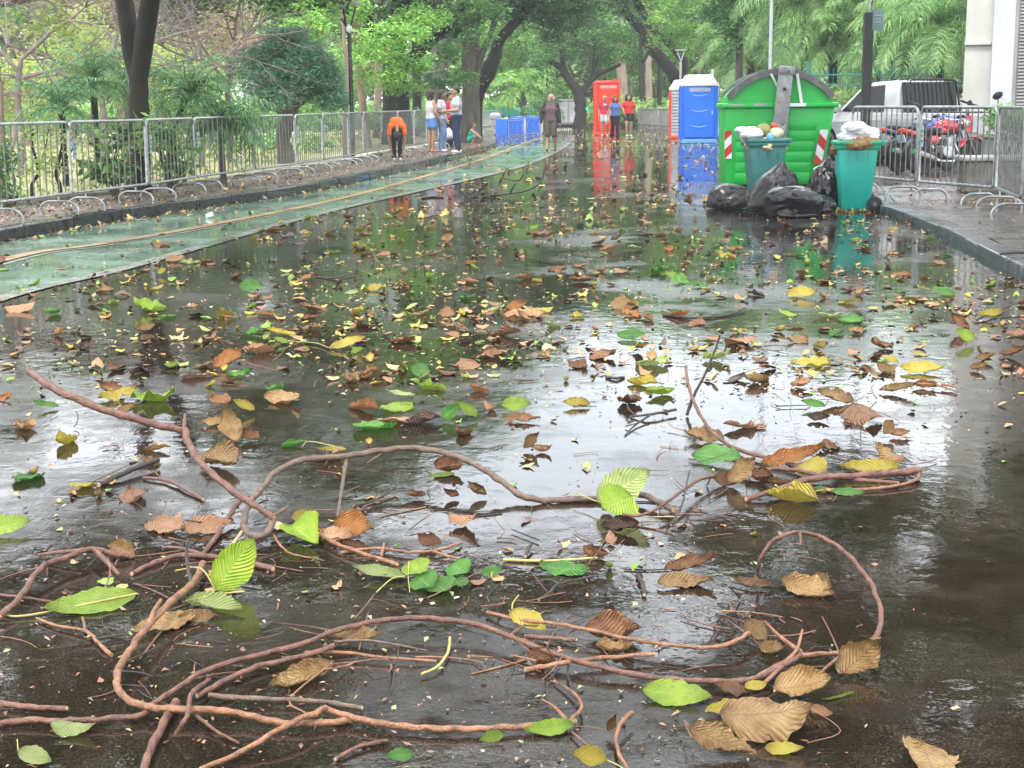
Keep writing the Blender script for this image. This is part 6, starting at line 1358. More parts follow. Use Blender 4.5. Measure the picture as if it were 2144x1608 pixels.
H(1560, 985, .02, 1620, 1002, .02, .6, 20, 80, 80, 'brown', 'brown shrivelled leaf in the middle of the stick pile', ruffle=.06)
H(1832, 940, .04, 1895, 965, .02, .62, 15, 60, -50, 'tan', 'pale tan star-shaped shred above the bright yellow leaf', ruffle=.09)
H(1740, 1028, .008, 1812, 1032, .006, .52, 15, 15, 15, 'green', 'glossy bright green leaf in front of the stick pile', [(1720, 1026, .006), (1680, 1036, .004)], ridge=.003, short='the glossy green leaf')
H(1738, 1024, .01, 1700, 1020, .01, .5, 12, 10, 10, 'green', 'smaller green leaf joined to the glossy one')
H(1636, 1212, .03, 1748, 1250, .006, .62, 20, 40, 46, 'tan', 'large ribbed ochre leaf inside the tall loop of vine at right', ridge=.035, short='the ribbed leaf inside the loop')
H(1700, 1205, .03, 1742, 1236, .02, .6, 40, 50, 60, 'tan', 'back half of the ribbed ochre leaf, folded up inside the loop', ridge=.03)
H(1376, 1218, .012, 1494, 1214, .014, .45, 20, 24, 40, 'tan', 'ochre leaf with a shadowed reflection left of the vine loop', ridge=.018, short='the ochre leaf left of the loop')
H(1390, 1190, .02, 1502, 1162, .05, .4, 30, 60, 80, 'brown', 'rolled brown leaves stacked behind the ochre leaf')
H(1538, 1212, .02, 1622, 1226, .01, .36, 12, 20, 30, 'brown', 'narrow brown leaf bridging to the vine loop')
H(1562, 1296, .05, 1604, 1344, .01, .7, 20, 60, 50, 'tan', 'ribbed olive-tan leaf hanging over the inner vine', ridge=.035)
H(1588, 1350, .01, 1642, 1362, .012, .7, 25, 70, 60, 'tan', 'ribbed ochre leaf just below the hanging one, inside the loop', ridge=.035)
H(1224, 1316, .02, 1342, 1316, .03, .72, 30, 100, 80, 'brown', 'large shaggy dark-brown curled leaf on the middle vines', ruffle=.07, short='the shaggy brown leaf')
H(1248, 1350, .01, 1328, 1360, .01, .5, 20, 70, 70, 'tan', 'olive-brown curled leaf right under the shaggy brown one', ruffle=.06)
H(1104, 1372, .01, 1162, 1386, .02, .7, 30, 110, 90, 'brown', 'brown rolled leaf at the left end of the short stick in the middle')
H(1760, 1410, .01, 1838, 1344, .05, .7, 45, 150, 70, 'tan', 'crumpled golden leaf with a hole, where the vine loop touches the road', ruffle=.09, short='the crumpled golden leaf')
H(1618, 1438, .02, 1742, 1428, .04, .72, 30, 50, 50, 'tan', 'upper leaf of the big heap of tan leaves at lower right', ridge=.03, short='the tan heap')
H(1506, 1520, .02, 1700, 1500, .04, .72, 20, 36, -46, 'tan', 'largest tan leaf, humped in the middle of the heap at lower right', ridge=.022)
H(1690, 1478, .03, 1742, 1500, .01, .6, 20, 60, 60, 'peach', 'peach curled leaf edge at the right side of the tan heap', [(1760, 1530, .02), (1690, 1556, .006)])
H(1442, 1520, .05, 1584, 1586, .004, .5, 30, 30, 60, 'tan', 'twisted ribbed tan leaf at the lower left of the heap', [(1432, 1510, .03), (1448, 1545, .01)], ridge=.035, twist=60)
H(1600, 1566, .006, 1684, 1568, .008, .5, 15, 30, 26, 'yellow', 'mottled yellow-brown leaf under the front of the tan heap')
H(1496, 1432, .03, 1576, 1452, .01, .6, 10, 20, 20, 'brown', 'reddish-brown leaf between the lime leaf and the tan heap', ridge=.03)
H(1344, 1448, .006, 1492, 1466, .01, .55, 16, 16, 18, 'lime', 'lime leaf with brown holes left of the tan heap', ridge=.01, short='the holed lime leaf')
H(1476, 1488, .008, 1562, 1472, .014, .42, 22, 30, 30, 'yellow', 'wavy yellow leaf in front of the reddish-brown one', ruffle=.05)
H(1560, 1440, .03, 1606, 1430, .03, .6, 20, 30, 30, 'yellow', 'small yellow-and-orange leaf tucked behind the tan heap')
H(1790, 1448, .004, 1718, 1466, .004, .12, 0, 20, 20, 'lime', 'thin curved green leaf sliver right of the tan heap', ridge=.0)
H(1934, 1555, .01, 1962, 1640, .01, .62, 10, 20, 30, 'tan', 'smooth ochre leaf at the bottom right corner', ridge=.014, short='the ochre leaf at the bottom right')
H(1272, 1592, .01, 1196, 1576, .02, .8, 25, 60, 60, 'yellow', 'cupped ochre-yellow leaf at the bottom centre', [(1290, 1600, .01), (1310, 1612, .01)], ridge=.02)
H(1272, 1530, .01, 1290, 1494, .04, .8, 40, 60, 110, 'brown', 'small brown funnel-shaped leaf above the cupped ochre one', [(1250, 1524, .02), (1205, 1520, .03)])
H(1204, 1516, .02, 1096, 1530, .008, .42, 24, 20, 30, 'lime', 'yellow-lime leaf tucked under the long bottom vine')
H(1056, 1536, .012, 1002, 1550, .006, .55, 26, 20, 30, 'lime', 'small yellow-lime leaf under the long bottom vine')
H(866, 1578, .006, 806, 1584, .008, .6, 24, 14, 16, 'green', 'small glossy green leaf near the bottom edge', ridge=.004)
H(106, 1524, .01, 202, 1530, .01, .52, 10, 40, -40, 'pale', 'pale green leaf arched near the bottom left corner', ridge=.006)
H(38, 1570, .03, 108, 1596, .006, .62, 22, 30, 30, 'pale', 'pale yellow-green leaf in the bottom left corner', [(36, 1548, .04)], ridge=.006)
H(696, 1388, .02, 560, 1440, .012, .40, 34, 36, 70, 'tan', 'ribbed golden-tan leaf rolled open across the lower vines', [(608, 1462, .01), (640, 1494, .005)], ridge=.035, short='the rolled golden leaf')
H(690, 1322, .02, 802, 1332, .02, .40, 26, 30, 50, 'tan', 'pale ribbed leaf lying over the long arching vine')
H(1072, 1276, .03, 1142, 1322, .008, .52, 12, 16, 26, 'yellow', 'bright yellow leaf hanging through the thin vines', [(1074, 1262, .04), (1086, 1246, .03)], ridge=.006)
H(848, 1206, .01, 736, 1184, .014, .34, 20, 26, 34, 'pale', 'yellow-cream leaf with a split end left of the small green leaves', [(820, 1212, .012), (788, 1240, .004)])
H(856, 1176, .03, 892, 1204, .02, .8, 20, 40, 40, 'lime', 'light green heart-shaped leaf, leftmost of the small green sprig', [(855, 1210, .01), (858, 1240, .005)], ridge=.003, short='the small green sprig')
for (a, b_, c, d_, l) in ((872, 1208, 906, 1232, 'dark green leaf at the front of the small sprig'), (905, 1212, 940, 1240, 'deep green leaf in the middle of the small sprig'), (944, 1184, 984, 1204, 'green pointed leaf right of the small sprig'), (950, 1212, 975, 1226, 'small dark leaf under the pointed green one'), (1008, 1204, 1052, 1190, 'small green leaf alone, right of the sprig')):
    H(a, b_, .01, c, d_, .014, .7, random.randint(5, 40), 30, 30, 'green', l, ridge=.004)
H(1130, 1188, .008, 1236, 1200, .01, .46, 14, 20, 22, 'green', 'wavy bright green leaf below the long yellow stalk', ridge=.008, ruffle=.05, short='the wavy green leaf')
H(282, 1160, .01, 222, 1140, .04, .9, 30, 70, 60, 'tan', 'tan fan-shaped dry leaf at the end of the forked stick', ridge=.04)
H(470, 866, .04, 500, 926, .006, .55, 20, 60, 70, 'tan', 'orange-brown ribbed leaf in the clump under the bent branch', ridge=.035, short='the orange-brown clump')
H(418, 886, .012, 480, 876, .03, .5, 20, 60, 60, 'tan', 'tan curled leaf at the left of the orange-brown clump')
H(500, 900, .01, 544, 916, .02, .6, 20, 90, 80, 'brown', 'brown shrivelled leaf at the right of the orange-brown clump')
H(434, 952, .02, 496, 982, .01, .7, 20, 40, 80, 'tan', 'tan leaf folded into a scoop below the bent branch')
H(724, 940, .01, 660, 938, .014, .32, 20, 30, 40, 'yellow', 'yellow-lime leaf with a hooked stalk above the arched vine', [(650, 924, .03), (632, 936, .01)], ridge=.004)
H(486, 838, .012, 534, 858, .016, .6, 28, 40, 60, 'yellow', 'curled light-yellow leaf above the orange-brown clump')
H(204, 806, .02, 262, 820, .014, .72, 25, 60, 60, 'brown', 'ribbed brown leaf behind the long bent branch', ridge=.03, short='the brown leaf behind the branch')
H(242, 862, .01, 288, 854, .03, .7, 25, 60, 60, 'tan', 'tan leaf resting against the bent branch')
H(446, 768, .01, 508, 734, .05, .6, 38, 40, 50, 'orange', 'orange ribbed leaf standing with a green star-shaped leaf before it', ridge=.035, short='the orange ribbed leaf')
H(474, 786, .01, 528, 776, .02, .5, 20, 60, 60, 'green', 'star-like green leaf in front of the orange ribbed one', ruffle=.08)
H(556, 688, .012, 622, 700, .01, .34, 20, 40, 50, 'yellow', 'curved yellow leaf, left of the long-stalked one in mid road', short='the curved yellow leaf')
H(688, 728, .01, 766, 706, .016, .42, 24, 24, 30, 'yellow', 'bright yellow long-stalked leaf in mid road', [(660, 718, .01), (600, 714, .004)], short='the long-stalked yellow leaf')
H(572, 708, .01, 604, 716, .01, .7, 18, 20, 20, 'lime', 'small round yellow-green leaf at the end of a long stalk')
H(1054, 662, .008, 1144, 664, .008, .5, 12, 16, 20, 'peach', 'peach ribbed leaf with a pale reflection, mid road centre', ridge=.03, short='the peach ribbed leaf')
H(1104, 632, .02, 1058, 648, .02, .62, 40, 30, 50, 'orange', 'orange-yellow leaf just behind the peach ribbed one')
H(1292, 706, .006, 1352, 704, .01, .62, 28, 16, 22, 'green', 'ribbed green leaf in mid road right of the peach one', ridge=.02, short='the ribbed green leaf')
H(500, 606, .006, 550, 600, .012, .75, 34, 20, 30, 'green', 'bright green leaf near the edge of the bike lane', short='the green leaf near the bike lane')
H(1384, 572, .008, 1440, 580, .008, .45, 20, 20, 30, 'lime', 'lime leaf in the road far in front of the orange-red toilet', short='the lime leaf in front of the toilets')
H(1648, 616, .008, 1708, 620, .012, .62, 30, 30, 40, 'yellow', 'ochre ribbed leaf in the reflection of the dumpster', ridge=.025, short='the ochre leaf in the dumpster reflection')
H(1944, 604, .008, 2000, 616, .006, .7, 18, 20, 20, 'green', 'green leaf with a long stalk near the right kerb', [(1920, 600, .004)], short='the green leaf near the right kerb')
H(1758, 668, .008, 1812, 674, .008, .6, 18, 20, 30, 'green', 'dark green ribbed leaf with brown bits, right part of the road', ridge=.02)
H(1884, 772, .01, 1978, 776, .014, .5, 22, 26, 30, 'yellow', 'big dull-yellow leaf in the white glare at right', short='the dull-yellow leaf at right')
H(1882, 758, .006, 1844, 746, .008, .9, 10, 20, 20, 'yellow', 'small round yellow leaf left of the dull-yellow one')
H(1840, 816, .01, 1920, 804, .03, .36, 30, 40, 60, 'tan', 'long brown ribbed leaf, left of the two-pronged twig at right', ridge=.03)
H(1910, 806, .01, 1962, 808, .03, .5, 30, 60, 80, 'orange', 'orange-brown crumpled leaf next to the two-pronged twig')
H(1710, 816, .02, 1788, 840, .008, .5, 30, 30, 50, 'tan', 'ribbed tan leaf with a long reflection, in the glare at right', ridge=.035, short='the tan leaf in the right glare')
H(1676, 838, .014, 1728, 850, .01, .55, 26, 30, 30, 'green', 'green leaf left of the ribbed tan one in the glare')
H(1690, 872, .014, 1738, 878, .02, .7, 20, 80, 80, 'dark', 'dark cupped leaf under the green one in the glare')
H(1850, 908, .02, 1868, 880, .05, .8, 50, 40, 60, 'tan', 'tan leaf standing up, alone on the smooth water at right', short='the tan leaf alone on the smooth water')
H(1862, 908, .01, 1906, 902, .03, .6, 30, 70, 70, 'peach', 'crumpled tan leaf joined to the standing one on the smooth water')
H(1236, 846, .01, 1178, 842, .014, .62, 26, 30, 50, 'yellow', 'ribbed olive-yellow shell-shaped leaf above the white glare', ridge=.03, short='the olive-yellow shell leaf')
H(1050, 848, .02, 1112, 846, .02, .72, 34, 20, 30, 'lime', 'rounded lime-yellow leaf above the white glare', short='the rounded lime leaf')
H(1054, 876, .012, 1132, 878, .012, .4, 14, 26, 50, 'brown', 'brown boat-shaped leaf under the rounded lime one')
H(926, 876, .01, 962, 846, .06, .7, 60, 20, 40, 'green', 'dark green leaf standing beside the yellow-lime one in mid road')
H(954, 842, .05, 1000, 872, .012, .6, 30, 20, 50, 'lime', 'yellow-lime leaf leaning on the dark green one in mid road', short='the leaning yellow-lime leaf')
H(900, 782, .012, 856, 776, .03, .9, 40, 14, 16, 'green', 'round light-green leaf in mid road', [(880, 790, .01), (870, 796, .004)], ridge=.01, short='the round light-green leaf')
H(806, 818, .008, 870, 826, .008, .3, 14, 20, 20, 'pale', 'narrow pale leaf left of the round light-green one')
H(68, 842, .01, 124, 850, .008, .4, 20, 40, 60, 'green', 'narrow green leaf under the tip of the bent branch')
H(0, 830, .01, 22, 836, .01, .8, 20, 30, 30, 'orange', 'orange-yellow leaf at the left edge under the bent branch tip')
H(284, 690, .01, 326, 680, .03, .8, 30, 60, 70, 'tan', 'hollow tan leaf by the dark reflection of the forked trunk')
H(918, 655, .02, 955, 660, .01, .8, 40, 50, 60, 'peach', 'rounded tan leaf left of the peach ribbed one')
H(2030, 770, .01, 2068, 762, .02, .7, 30, 80, 90, 'tan', 'small tan shell leaf at the right, lower of two')
H(2040, 750, .01, 2086, 742, .02, .6, 30, 70, 80, 'tan', 'tan shell leaf at the right, upper of two')
H(2092, 740, .012, 2150, 728, .02, .5, 30, 60, 70, 'brown', 'brown curled leaf touching the right edge of the photo')
H(2000, 690, .01, 2040, 712, .02, .7, 40, 30, 40, 'lime', 'yellow-green leaf beneath the brown tangle near the right kerb')
H(1990, 655, .03, 2030, 690, .01, .6, 40, 80, 90, 'brown', 'brown tangled leaf near the right kerb')
H(2046, 660, .02, 2104, 650, .03, .5, 30, 50, 60, 'yellow', 'yellow leaf on the twig near the right kerb')
H(330, 572, .02, 348, 562, .02, .7, 40, 30, 40, 'yellow', 'yellow leaf standing just outside the bike lane line')
H(346, 545, .012, 388, 538, .012, .8, 20, 20, 20, 'peach', 'wide peach leaf on the bike lane line')

# ---- bark and sticks
def bark_mat(name, c1, c2, c3, sc=26):
    m, nt, b = nmat(name)
    no = noise_node(nt, sc, 5, 0.65); r = ramp(nt, no.outputs['Fac'], [(0.32, c2), (0.52, c1), (0.74, c3)])
    wv = noise_node(nt, 140, 3, 0.6); wr_ = ramp(nt, wv.outputs['Fac'], [(0.62, 0.0), (0.72, 0.65)])
    mx = N(nt, 'ShaderNodeMixRGB'); mx.inputs[2].default_value = (*[min(.5, x * 1.7) for x in c3], 1); nt.links.new(r.outputs[0], mx.inputs[1]); nt.links.new(wr_.outputs[0], mx.inputs[0])
    nt.links.new(mx.outputs[0], b.inputs['Base Color']); b.inputs['Roughness'].default_value = 0.38
    bb = bump(nt, None, wv.outputs['Fac'], 0.006); bump(nt, b, no.outputs['Fac'], 0.010, prev=bb); return m
M['vine_orange'] = bark_mat('wet_orange_brown_bark', (0.22, 0.098, 0.045), (0.09, 0.040, 0.022), (0.33, 0.165, 0.085))
M['vine_red'] = bark_mat('wet_reddish_bark', (0.125, 0.052, 0.031), (0.05, 0.021, 0.015), (0.21, 0.10, 0.062))
M['vine_grey'] = bark_mat('wet_grey_brown_bark', (0.115, 0.072, 0.046), (0.05, 0.032, 0.022), (0.19, 0.125, 0.085))
M['vine_dark'] = bark_mat('dark_wet_twig', (0.028, 0.018, 0.013), (0.012, 0.008, 0.006), (0.055, 0.035, 0.025))
M['wood'] = mat('raw_split_wood', (0.50, 0.33, 0.18), (0.33, 0.19, 0.10), scale=24, rough=0.6)
def stick(pts, r0, r1, material, label, name='fallen_stick', group='sticks and vines on the road', offs=(), short=None, cat='stick', ends=True, knots=0.10, at=None):
    """pts: (photo x, photo y, height m); r in photo pixels at that depth; offs: side shoots with their own points"""
    dep = W(*at).y if at else None; P3 = [P(a, b, dep) if at else W(a, b, c) for a, b, c in pts]; k0 = F / P3[0].y; k1 = F / P3[-1].y; o0 = P3[0].copy(); o0.z = 0.0
    A = catmull([(p.x - o0.x, p.y - o0.y, p.z) for p in P3], 8); n = len(A); sd_ = len(pts) * 1.7 + pts[0][0]
    rr = [0.78 * (r0 / k0 * (1 - i / (n - 1)) + r1 / k1 * i / (n - 1)) * (1 + knots * 1.8 * mnoise.noise(Vector((i * 0.55, sd_, 0))) + (knots if i % 9 == 0 else 0)) for i in range(n)]
    for i in range(n):
        A[i, 0] += 0.5 * rr[i] * mnoise.noise(Vector((i * 0.35, sd_, 3))); A[i, 2] = max(A[i, 2] * 1.0 + 0.5 * rr[i] * mnoise.noise(Vector((i * 0.35, sd_, 9))), rr[i] * 0.75 if pts[0][2] >= 0 else -1)
    mb = MB(); mb.tube([tuple(a) for a in A], rr, 10); o = mb.build(name, material, smooth=True); o.location = o0; tag(o, label, cat, group)
    for sp in offs:
        sr = sp[0]; q = catmull([tuple((P(a, b, dep + 0.3 * math.sin(a)) if at else W(a, b, c)) - o0) for a, b, c in sp[1]], 5); m2 = MB(); kk = F / (q[0][1] + o0.y)
        m2.tube([tuple(a) for a in q], [sr / kk * (1 - 0.45 * i / (len(q) - 1)) for i in range(len(q))], 8); m2.build('side_shoot', material, o, smooth=True)
    if ends:
        for idx, j in ((0, 1), (n - 1, n - 2)):
            d_ = (Vector(A[idx]) - Vector(A[j])).normalized(); e = MB(); c_ = Vector(A[idx]) + d_ * 0.0006
            e.lathe([(0, -0.001), (rr[idx] * 0.85, -0.001), (rr[idx] * 0.7, 0.0015), (0, 0.002)], tuple(c_), 9, tuple(d_)); e.build('cut_end', M['wood'], o)
            if rr[idx] < 0.006: break
    m_ = pts[len(pts) // 2]; NEAR.append((m_[0], m_[1], short)); return o
S = stick
S([(60, 775, .42), (100, 806, .40), (160, 836, .36), (250, 868, .31), (330, 889, .27), (385, 903, .24)], 10, 10, M['vine_red'], 'thick bent branch rising up and left out of the tangle, its left half', short='the bent branch')
S([(385, 900, .24), (400, 940, .22), (432, 982, .18), (490, 1030, .13), (540, 1062, .09), (574, 1084, .06)], 10, 9, M['vine_red'], 'lower half of the bent branch running down to the tight vine loop', offs=[(5, [(385, 905, .24), (386, 885, .26), (387, 868, .28)]), (5, [(572, 1080, .06), (588, 1070, .07), (604, 1060, .08)])])
S([(572, 1082, .05), (566, 1108, .04), (545, 1124, .03), (522, 1118, .03), (510, 1098, .04), (518, 1066, .06), (545, 1025, .09), (585, 985, .11), (640, 962, .12), (720, 955, .125), (800, 942, .12), (870, 938, .12), (945, 952, .115), (1010, 982, .09), (1060, 1015, .05), (1105, 1043, .02), (1170, 1047, .012), (1250, 1044, .012), (1330, 1034, .03), (1375, 1048, .03), (1410, 1068, .02)], 9.5, 9, M['vine_grey'],
  'long thick grey-brown vine arching across the road from the tight loop to the glare', short='the arched vine', offs=[(4.5, [(725, 962, .11), (716, 1020, .07), (706, 1088, .02)])])
S([(505, 1042, .06), (480, 1080, .03), (455, 1120, .012), (425, 1160, .008)], 7, 7, M['vine_red'], 'reddish stick leaning across the wavy peach leaves')
S([(515, 1104, .03), (495, 1130, .012), (470, 1156, .004)], 7, 3, M['wood'], 'pale splintered piece of wood under the tight vine loop', cat='wood splinter', ends=False)
S([(276, 1202, .006), (320, 1180, .01), (375, 1163, .012), (440, 1166, .012), (520, 1178, .012), (572, 1192, .008)], 7, 9, M['vine_red'], 'thick reddish stick lying behind the upright lime leaf', short='the thick reddish stick', offs=[(5, [(440, 1166, .01), (380, 1148, .012), (340, 1146, .01)])])
S([(0, 1292, .02), (40, 1252, .03), (72, 1205, .04), (100, 1180, .045), (150, 1163, .04), (190, 1150, .04), (235, 1158, .03), (275, 1165, .015)], 9, 9, M['vine_red'], 'crooked branch bending in from the left edge above the long lime leaf', offs=[(7, [(200, 1152, .04), (225, 1178, .03), (250, 1204, .008)]), (6, [(185, 1152, .04), (130, 1156, .03), (80, 1162, .015)])], short='the crooked branch at the left')
S([(394, 1128, .14), (390, 1160, .10), (396, 1200, .06), (402, 1226, .05)], 4, 6, M['vine_dark'], 'thin dark shoot standing straight up beside the upright lime leaf', ends=False)
S([(425, 1180, .03), (402, 1222, .05), (350, 1268, .06), (310, 1310, .06), (280, 1350, .055), (252, 1392, .05), (244, 1425, .045), (256, 1455, .035), (292, 1476, .03), (350, 1484, .03), (430, 1486, .03), (500, 1494, .025), (560, 1508, .02), (620, 1516, .016), (700, 1512, .014), (738, 1506, .012)], 9, 9.5, M['vine_orange'],
  'orange-brown vine making a wide hairpin turn at the lower left', short='the hairpin vine', offs=[(7, [(312, 1310, .06), (322, 1280, .08), (337, 1256, .09)])])
S([(680, 1484, .02), (740, 1502, .02), (800, 1515, .018), (880, 1524, .016), (960, 1526, .016), (1040, 1524, .016), (1120, 1518, .016), (1205, 1508, .02)], 9, 9.5, M['vine_orange'], 'straight orange-brown vine along the bottom, ending at a yellow-lime leaf', short='the bottom vine', offs=[(5, [(1195, 1508, .02), (1218, 1480, .02), (1200, 1450, .015), (1160, 1425, .008)]), (4.5, [(1185, 1506, .015), (1160, 1480, .02), (1135, 1465, .02)])])
S([(0, 1514, .012), (60, 1508, .014), (130, 1510, .016), (200, 1506, .018), (290, 1499, .018), (312, 1480, .02), (370, 1442, .03), (440, 1400, .035), (540, 1372, .03), (620, 1352, .03), (700, 1322, .04), (780, 1302, .045), (860, 1294, .045), (930, 1297, .045), (1000, 1308, .04), (1060, 1330, .035), (1140, 1362, .03), (1220, 1388, .025), (1320, 1410, .02), (1430, 1424, .018), (1530, 1426, .02), (1590, 1418, .02), (1636, 1394, .03), (1676, 1372, .035)], 9, 8, M['vine_red'],
  'longest vine, sweeping in a low arch from the lower left to the tan heap', short='the longest vine', offs=[(5, [(1066, 1332, .035), (1085, 1318, .04), (1100, 1308, .04)])])
S([(0, 1472, .012), (60, 1480, .012), (140, 1484, .012)], 9, 8, M['vine_red'], 'thick stub of branch at the left edge near the bottom')
S([(414, 1458, .02), (470, 1426, .03), (550, 1392, .03), (630, 1376, .03), (700, 1352, .03)], 8, 8, M['vine_red'], 'reddish branch running beside the longest vine behind the rolled golden leaf')
S([(438, 1456, .02), (520, 1462, .018), (600, 1464, .016), (680, 1470, .014), (758, 1482, .012)], 8, 7, M['vine_grey'], 'greyish stick ending bluntly above the bottom vine')
S([(420, 1612, .02), (500, 1576, .018), (580, 1530, .035), (640, 1500, .04), (684, 1482, .035)], 7, 9, M['vine_orange'], 'orange-brown branch slanting up from the bottom edge to the grey stick')
S([(300, 1615, .02), (318, 1562, .02), (345, 1510, .02), (368, 1470, .02)], 12, 12, M['vine_red'], 'thickest dark branch coming up from the bottom edge at the left', short='the thickest branch')
S([(370, 1535, .012), (392, 1500, .05), (398, 1462, .055), (412, 1440, .04), (440, 1424, .02)], 7, 7, M['vine_red'], 'short bowed branch hooking over the crossing of the vines')
S([(405, 1490, .02), (430, 1514, .014), (462, 1536, .01), (500, 1556, .006)], 6, 4, M['vine_red'], 'thin shoot pointing down right from the vine crossing')
S([(1020, 1282, .012), (1090, 1298, .02), (1170, 1306, .03), (1210, 1314, .035), (1300, 1334, .03), (1390, 1348, .03), (1480, 1356, .03), (1540, 1342, .035), (1568, 1325, .04)], 5, 6, M['vine_orange'], 'thin vine passing over the shaggy brown leaf towards the loop')
S([(1100, 1402, .01), (1180, 1388, .02), (1260, 1378, .02), (1370, 1370, .02)], 8, 6, M['vine_orange'], 'straight brown stick crossing the longest vine in the middle')
S([(1586, 1204, .03), (1592, 1170, .09), (1616, 1134, .14), (1650, 1118, .165), (1690, 1115, .17), (1735, 1132, .165), (1775, 1162, .15), (1812, 1205, .13), (1836, 1250, .11), (1845, 1290, .09), (1838, 1325, .07), (1815, 1350, .05)], 5, 8, M['vine_red'], 'reddish vine standing in a tall open loop over the clear asphalt at right', short='the tall vine loop', offs=[(3.5, [(1675, 1116, .17), (1676, 1128, .16), (1677, 1142, .15)])])
S([(1590, 1415, .02), (1640, 1388, .03), (1690, 1372, .03), (1750, 1368, .025), (1778, 1366, .02)], 8, 6, M['vine_orange'], 'forked brown branch just above the tan heap', offs=[(5, [(1640, 1390, .03), (1668, 1360, .05), (1680, 1318, .08)]), (5, [(1678, 1366, .04), (1630, 1330, .05), (1600, 1300, .08)]), (5, [(1640, 1392, .03), (1600, 1430, .02), (1580, 1444, .01)]), (5, [(1775, 1362, .02), (1745, 1385, .02), (1716, 1410, .01)])])
S([(1100, 1332, .012), (1150, 1336, .012), (1207, 1340, .012)], 6, 6, M['vine_red'], 'short cut stick behind the longest vine, right of its crown')
S([(700, 1344, .012), (760, 1340, .02), (820, 1348, .014), (895, 1362, .005)], 5, 2, M['vine_grey'], 'thin greyish twig inside the arch of the longest vine', ends=False)
S([(640, 1366, .012), (720, 1366, .016), (800, 1376, .014), (914, 1384, .01)], 5, 4, M['vine_orange'], 'orange twig just under the greyish one inside the arch')
S([(882, 1412, .01), (915, 1396, .014), (938, 1366, .014), (942, 1335, .02)], 4, 4, M['petiole'], 'bowed yellow-brown leaf stalk in the middle foreground', cat='leaf stalk', ends=False)
S([(1322, 1492, .03), (1300, 1515, .03), (1290, 1548, .02), (1298, 1582, .02), (1316, 1612, .02)], 7, 5, M['vine_orange'], 'bent brown stick at the bottom centre beside the cupped leaf')
S([(1195, 1530, .01), (1215, 1548, .012), (1232, 1562, .01)], 4, 3, M['vine_red'], 'tiny reddish twig above the cupped ochre leaf')
S([(702, 1590, .008), (750, 1564, .01), (810, 1550, .01)], 6, 6, M['vine_red'], 'short reddish stick near the bottom edge, left of the small green leaf')
S([(1562, 1046, .01), (1620, 1028, .025), (1690, 1005, .035), (1780, 996, .035), (1870, 990, .03), (1926, 986, .025)], 7, 11, M['vine_red'], 'thick stick on top of the pile at right', short='the stick pile')
S([(1926, 990, .02), (1915, 1006, .016), (1870, 1018, .012), (1800, 1025, .01), (1730, 1026, .01)], 4, 5, M['vine_orange'], 'thin bowed stem curving round the right end of the pile')
S([(1540, 985, .02), (1600, 982, .03), (1660, 984, .03), (1745, 1000, .02), (1880, 1012, .014)], 7, 6, M['vine_red'], 'straight stick lying inside the pile at right')
S([(1436, 768, .16), (1440, 800, .13), (1452, 838, .10), (1472, 880, .07), (1502, 915, .04), (1545, 942, .025), (1610, 958, .02), (1690, 985, .02)], 4, 6, M['vine_red'], 'long thin stem sweeping down into the left of the pile')
S([(1508, 700, .20), (1492, 748, .16), (1470, 795, .10), (1450, 835, .04), (1438, 872, .008)], 2.5, 5, M['vine_dark'], 'thin dark twig standing upright, crossing the long stem', short='the upright twig', at=(1438, 872))
S([(1262, 1065, .03), (1330, 1080, .02), (1380, 1062, .04), (1425, 1030, .05), (1470, 1002, .04), (1520, 995, .02)], 4, 5, M['vine_red'], 'thin stem linking the big ribbed leaf to the pile')
S([(1405, 1100, .01), (1428, 1056, .05), (1436, 1020, .07), (1444, 985, .08)], 3, 2, M['vine_dark'], 'thin dark twig standing left of the pile')
S([(206, 1016, .008), (262, 990, .02), (330, 962, .03)], 8, 7, M['vine_dark'], 'short thick dark stick on the water under the bent branch', short='the short dark stick')
S([(300, 1000, .008), (350, 1006, .012), (390, 1026, .01), (425, 1046, .006)], 4, 5, M['vine_red'], 'thin reddish stick right of the short dark one')
S([(632, 1106, .01), (690, 1132, .02), (740, 1152, .02), (832, 1182, .008)], 6, 6, M['vine_orange'], 'brown stick running under the orange-brown fan leaf')
S([(716, 1156, .01), (790, 1148, .014), (860, 1156, .014), (920, 1150, .016), (966, 1136, .01)], 5, 4, M['vine_orange'], 'thin forked brown twig above the yellow-cream leaf', offs=[(4, [(798, 1166, .01), (802, 1150, .02), (804, 1138, .03)]), (4, [(900, 1152, .014), (930, 1162, .012), (962, 1170, .006)])])
S([(1054, 1172, .006), (1150, 1174, .008), (1250, 1168, .008)], 4, 4, M['petiole'], 'long straight yellow leaf stalk above the wavy green leaf', cat='leaf stalk', ends=False)
S([(1100, 1165, .01), (1106, 1150, .015), (1114, 1136, .02)], 5, 4, M['vine_dark'], 'stubby dark twig beside the long yellow stalk')
S([(1128, 1256, .01), (1152, 1240, .02), (1172, 1222, .02), (1250, 1205, .01)], 4, 3, M['vine_dark'], 'dark forked twig below the wavy green leaf', offs=[(4, [(1172, 1224, .02), (1150, 1214, .015), (1122, 1218, .006)])])
S([(1336, 1205, .008), (1345, 1222, .012), (1350, 1246, .008)], 7, 6, M['vine_dark'], 'short dark stub of wood left of the ochre leaf')
S([(80, 1296, .008), (120, 1310, .01), (180, 1322, .012), (205, 1345, .01), (234, 1372, .006)], 4, 6, M['vine_orange'], 'thin crooked stick just in front of the long lime leaf', offs=[(4, [(178, 1322, .01), (176, 1305, .01), (172, 1292, .01)])])
S([(0, 1245, .01), (60, 1252, .012), (120, 1262, .01)], 4, 3, M['vine_red'], 'thin stick at the left edge above the long lime leaf')
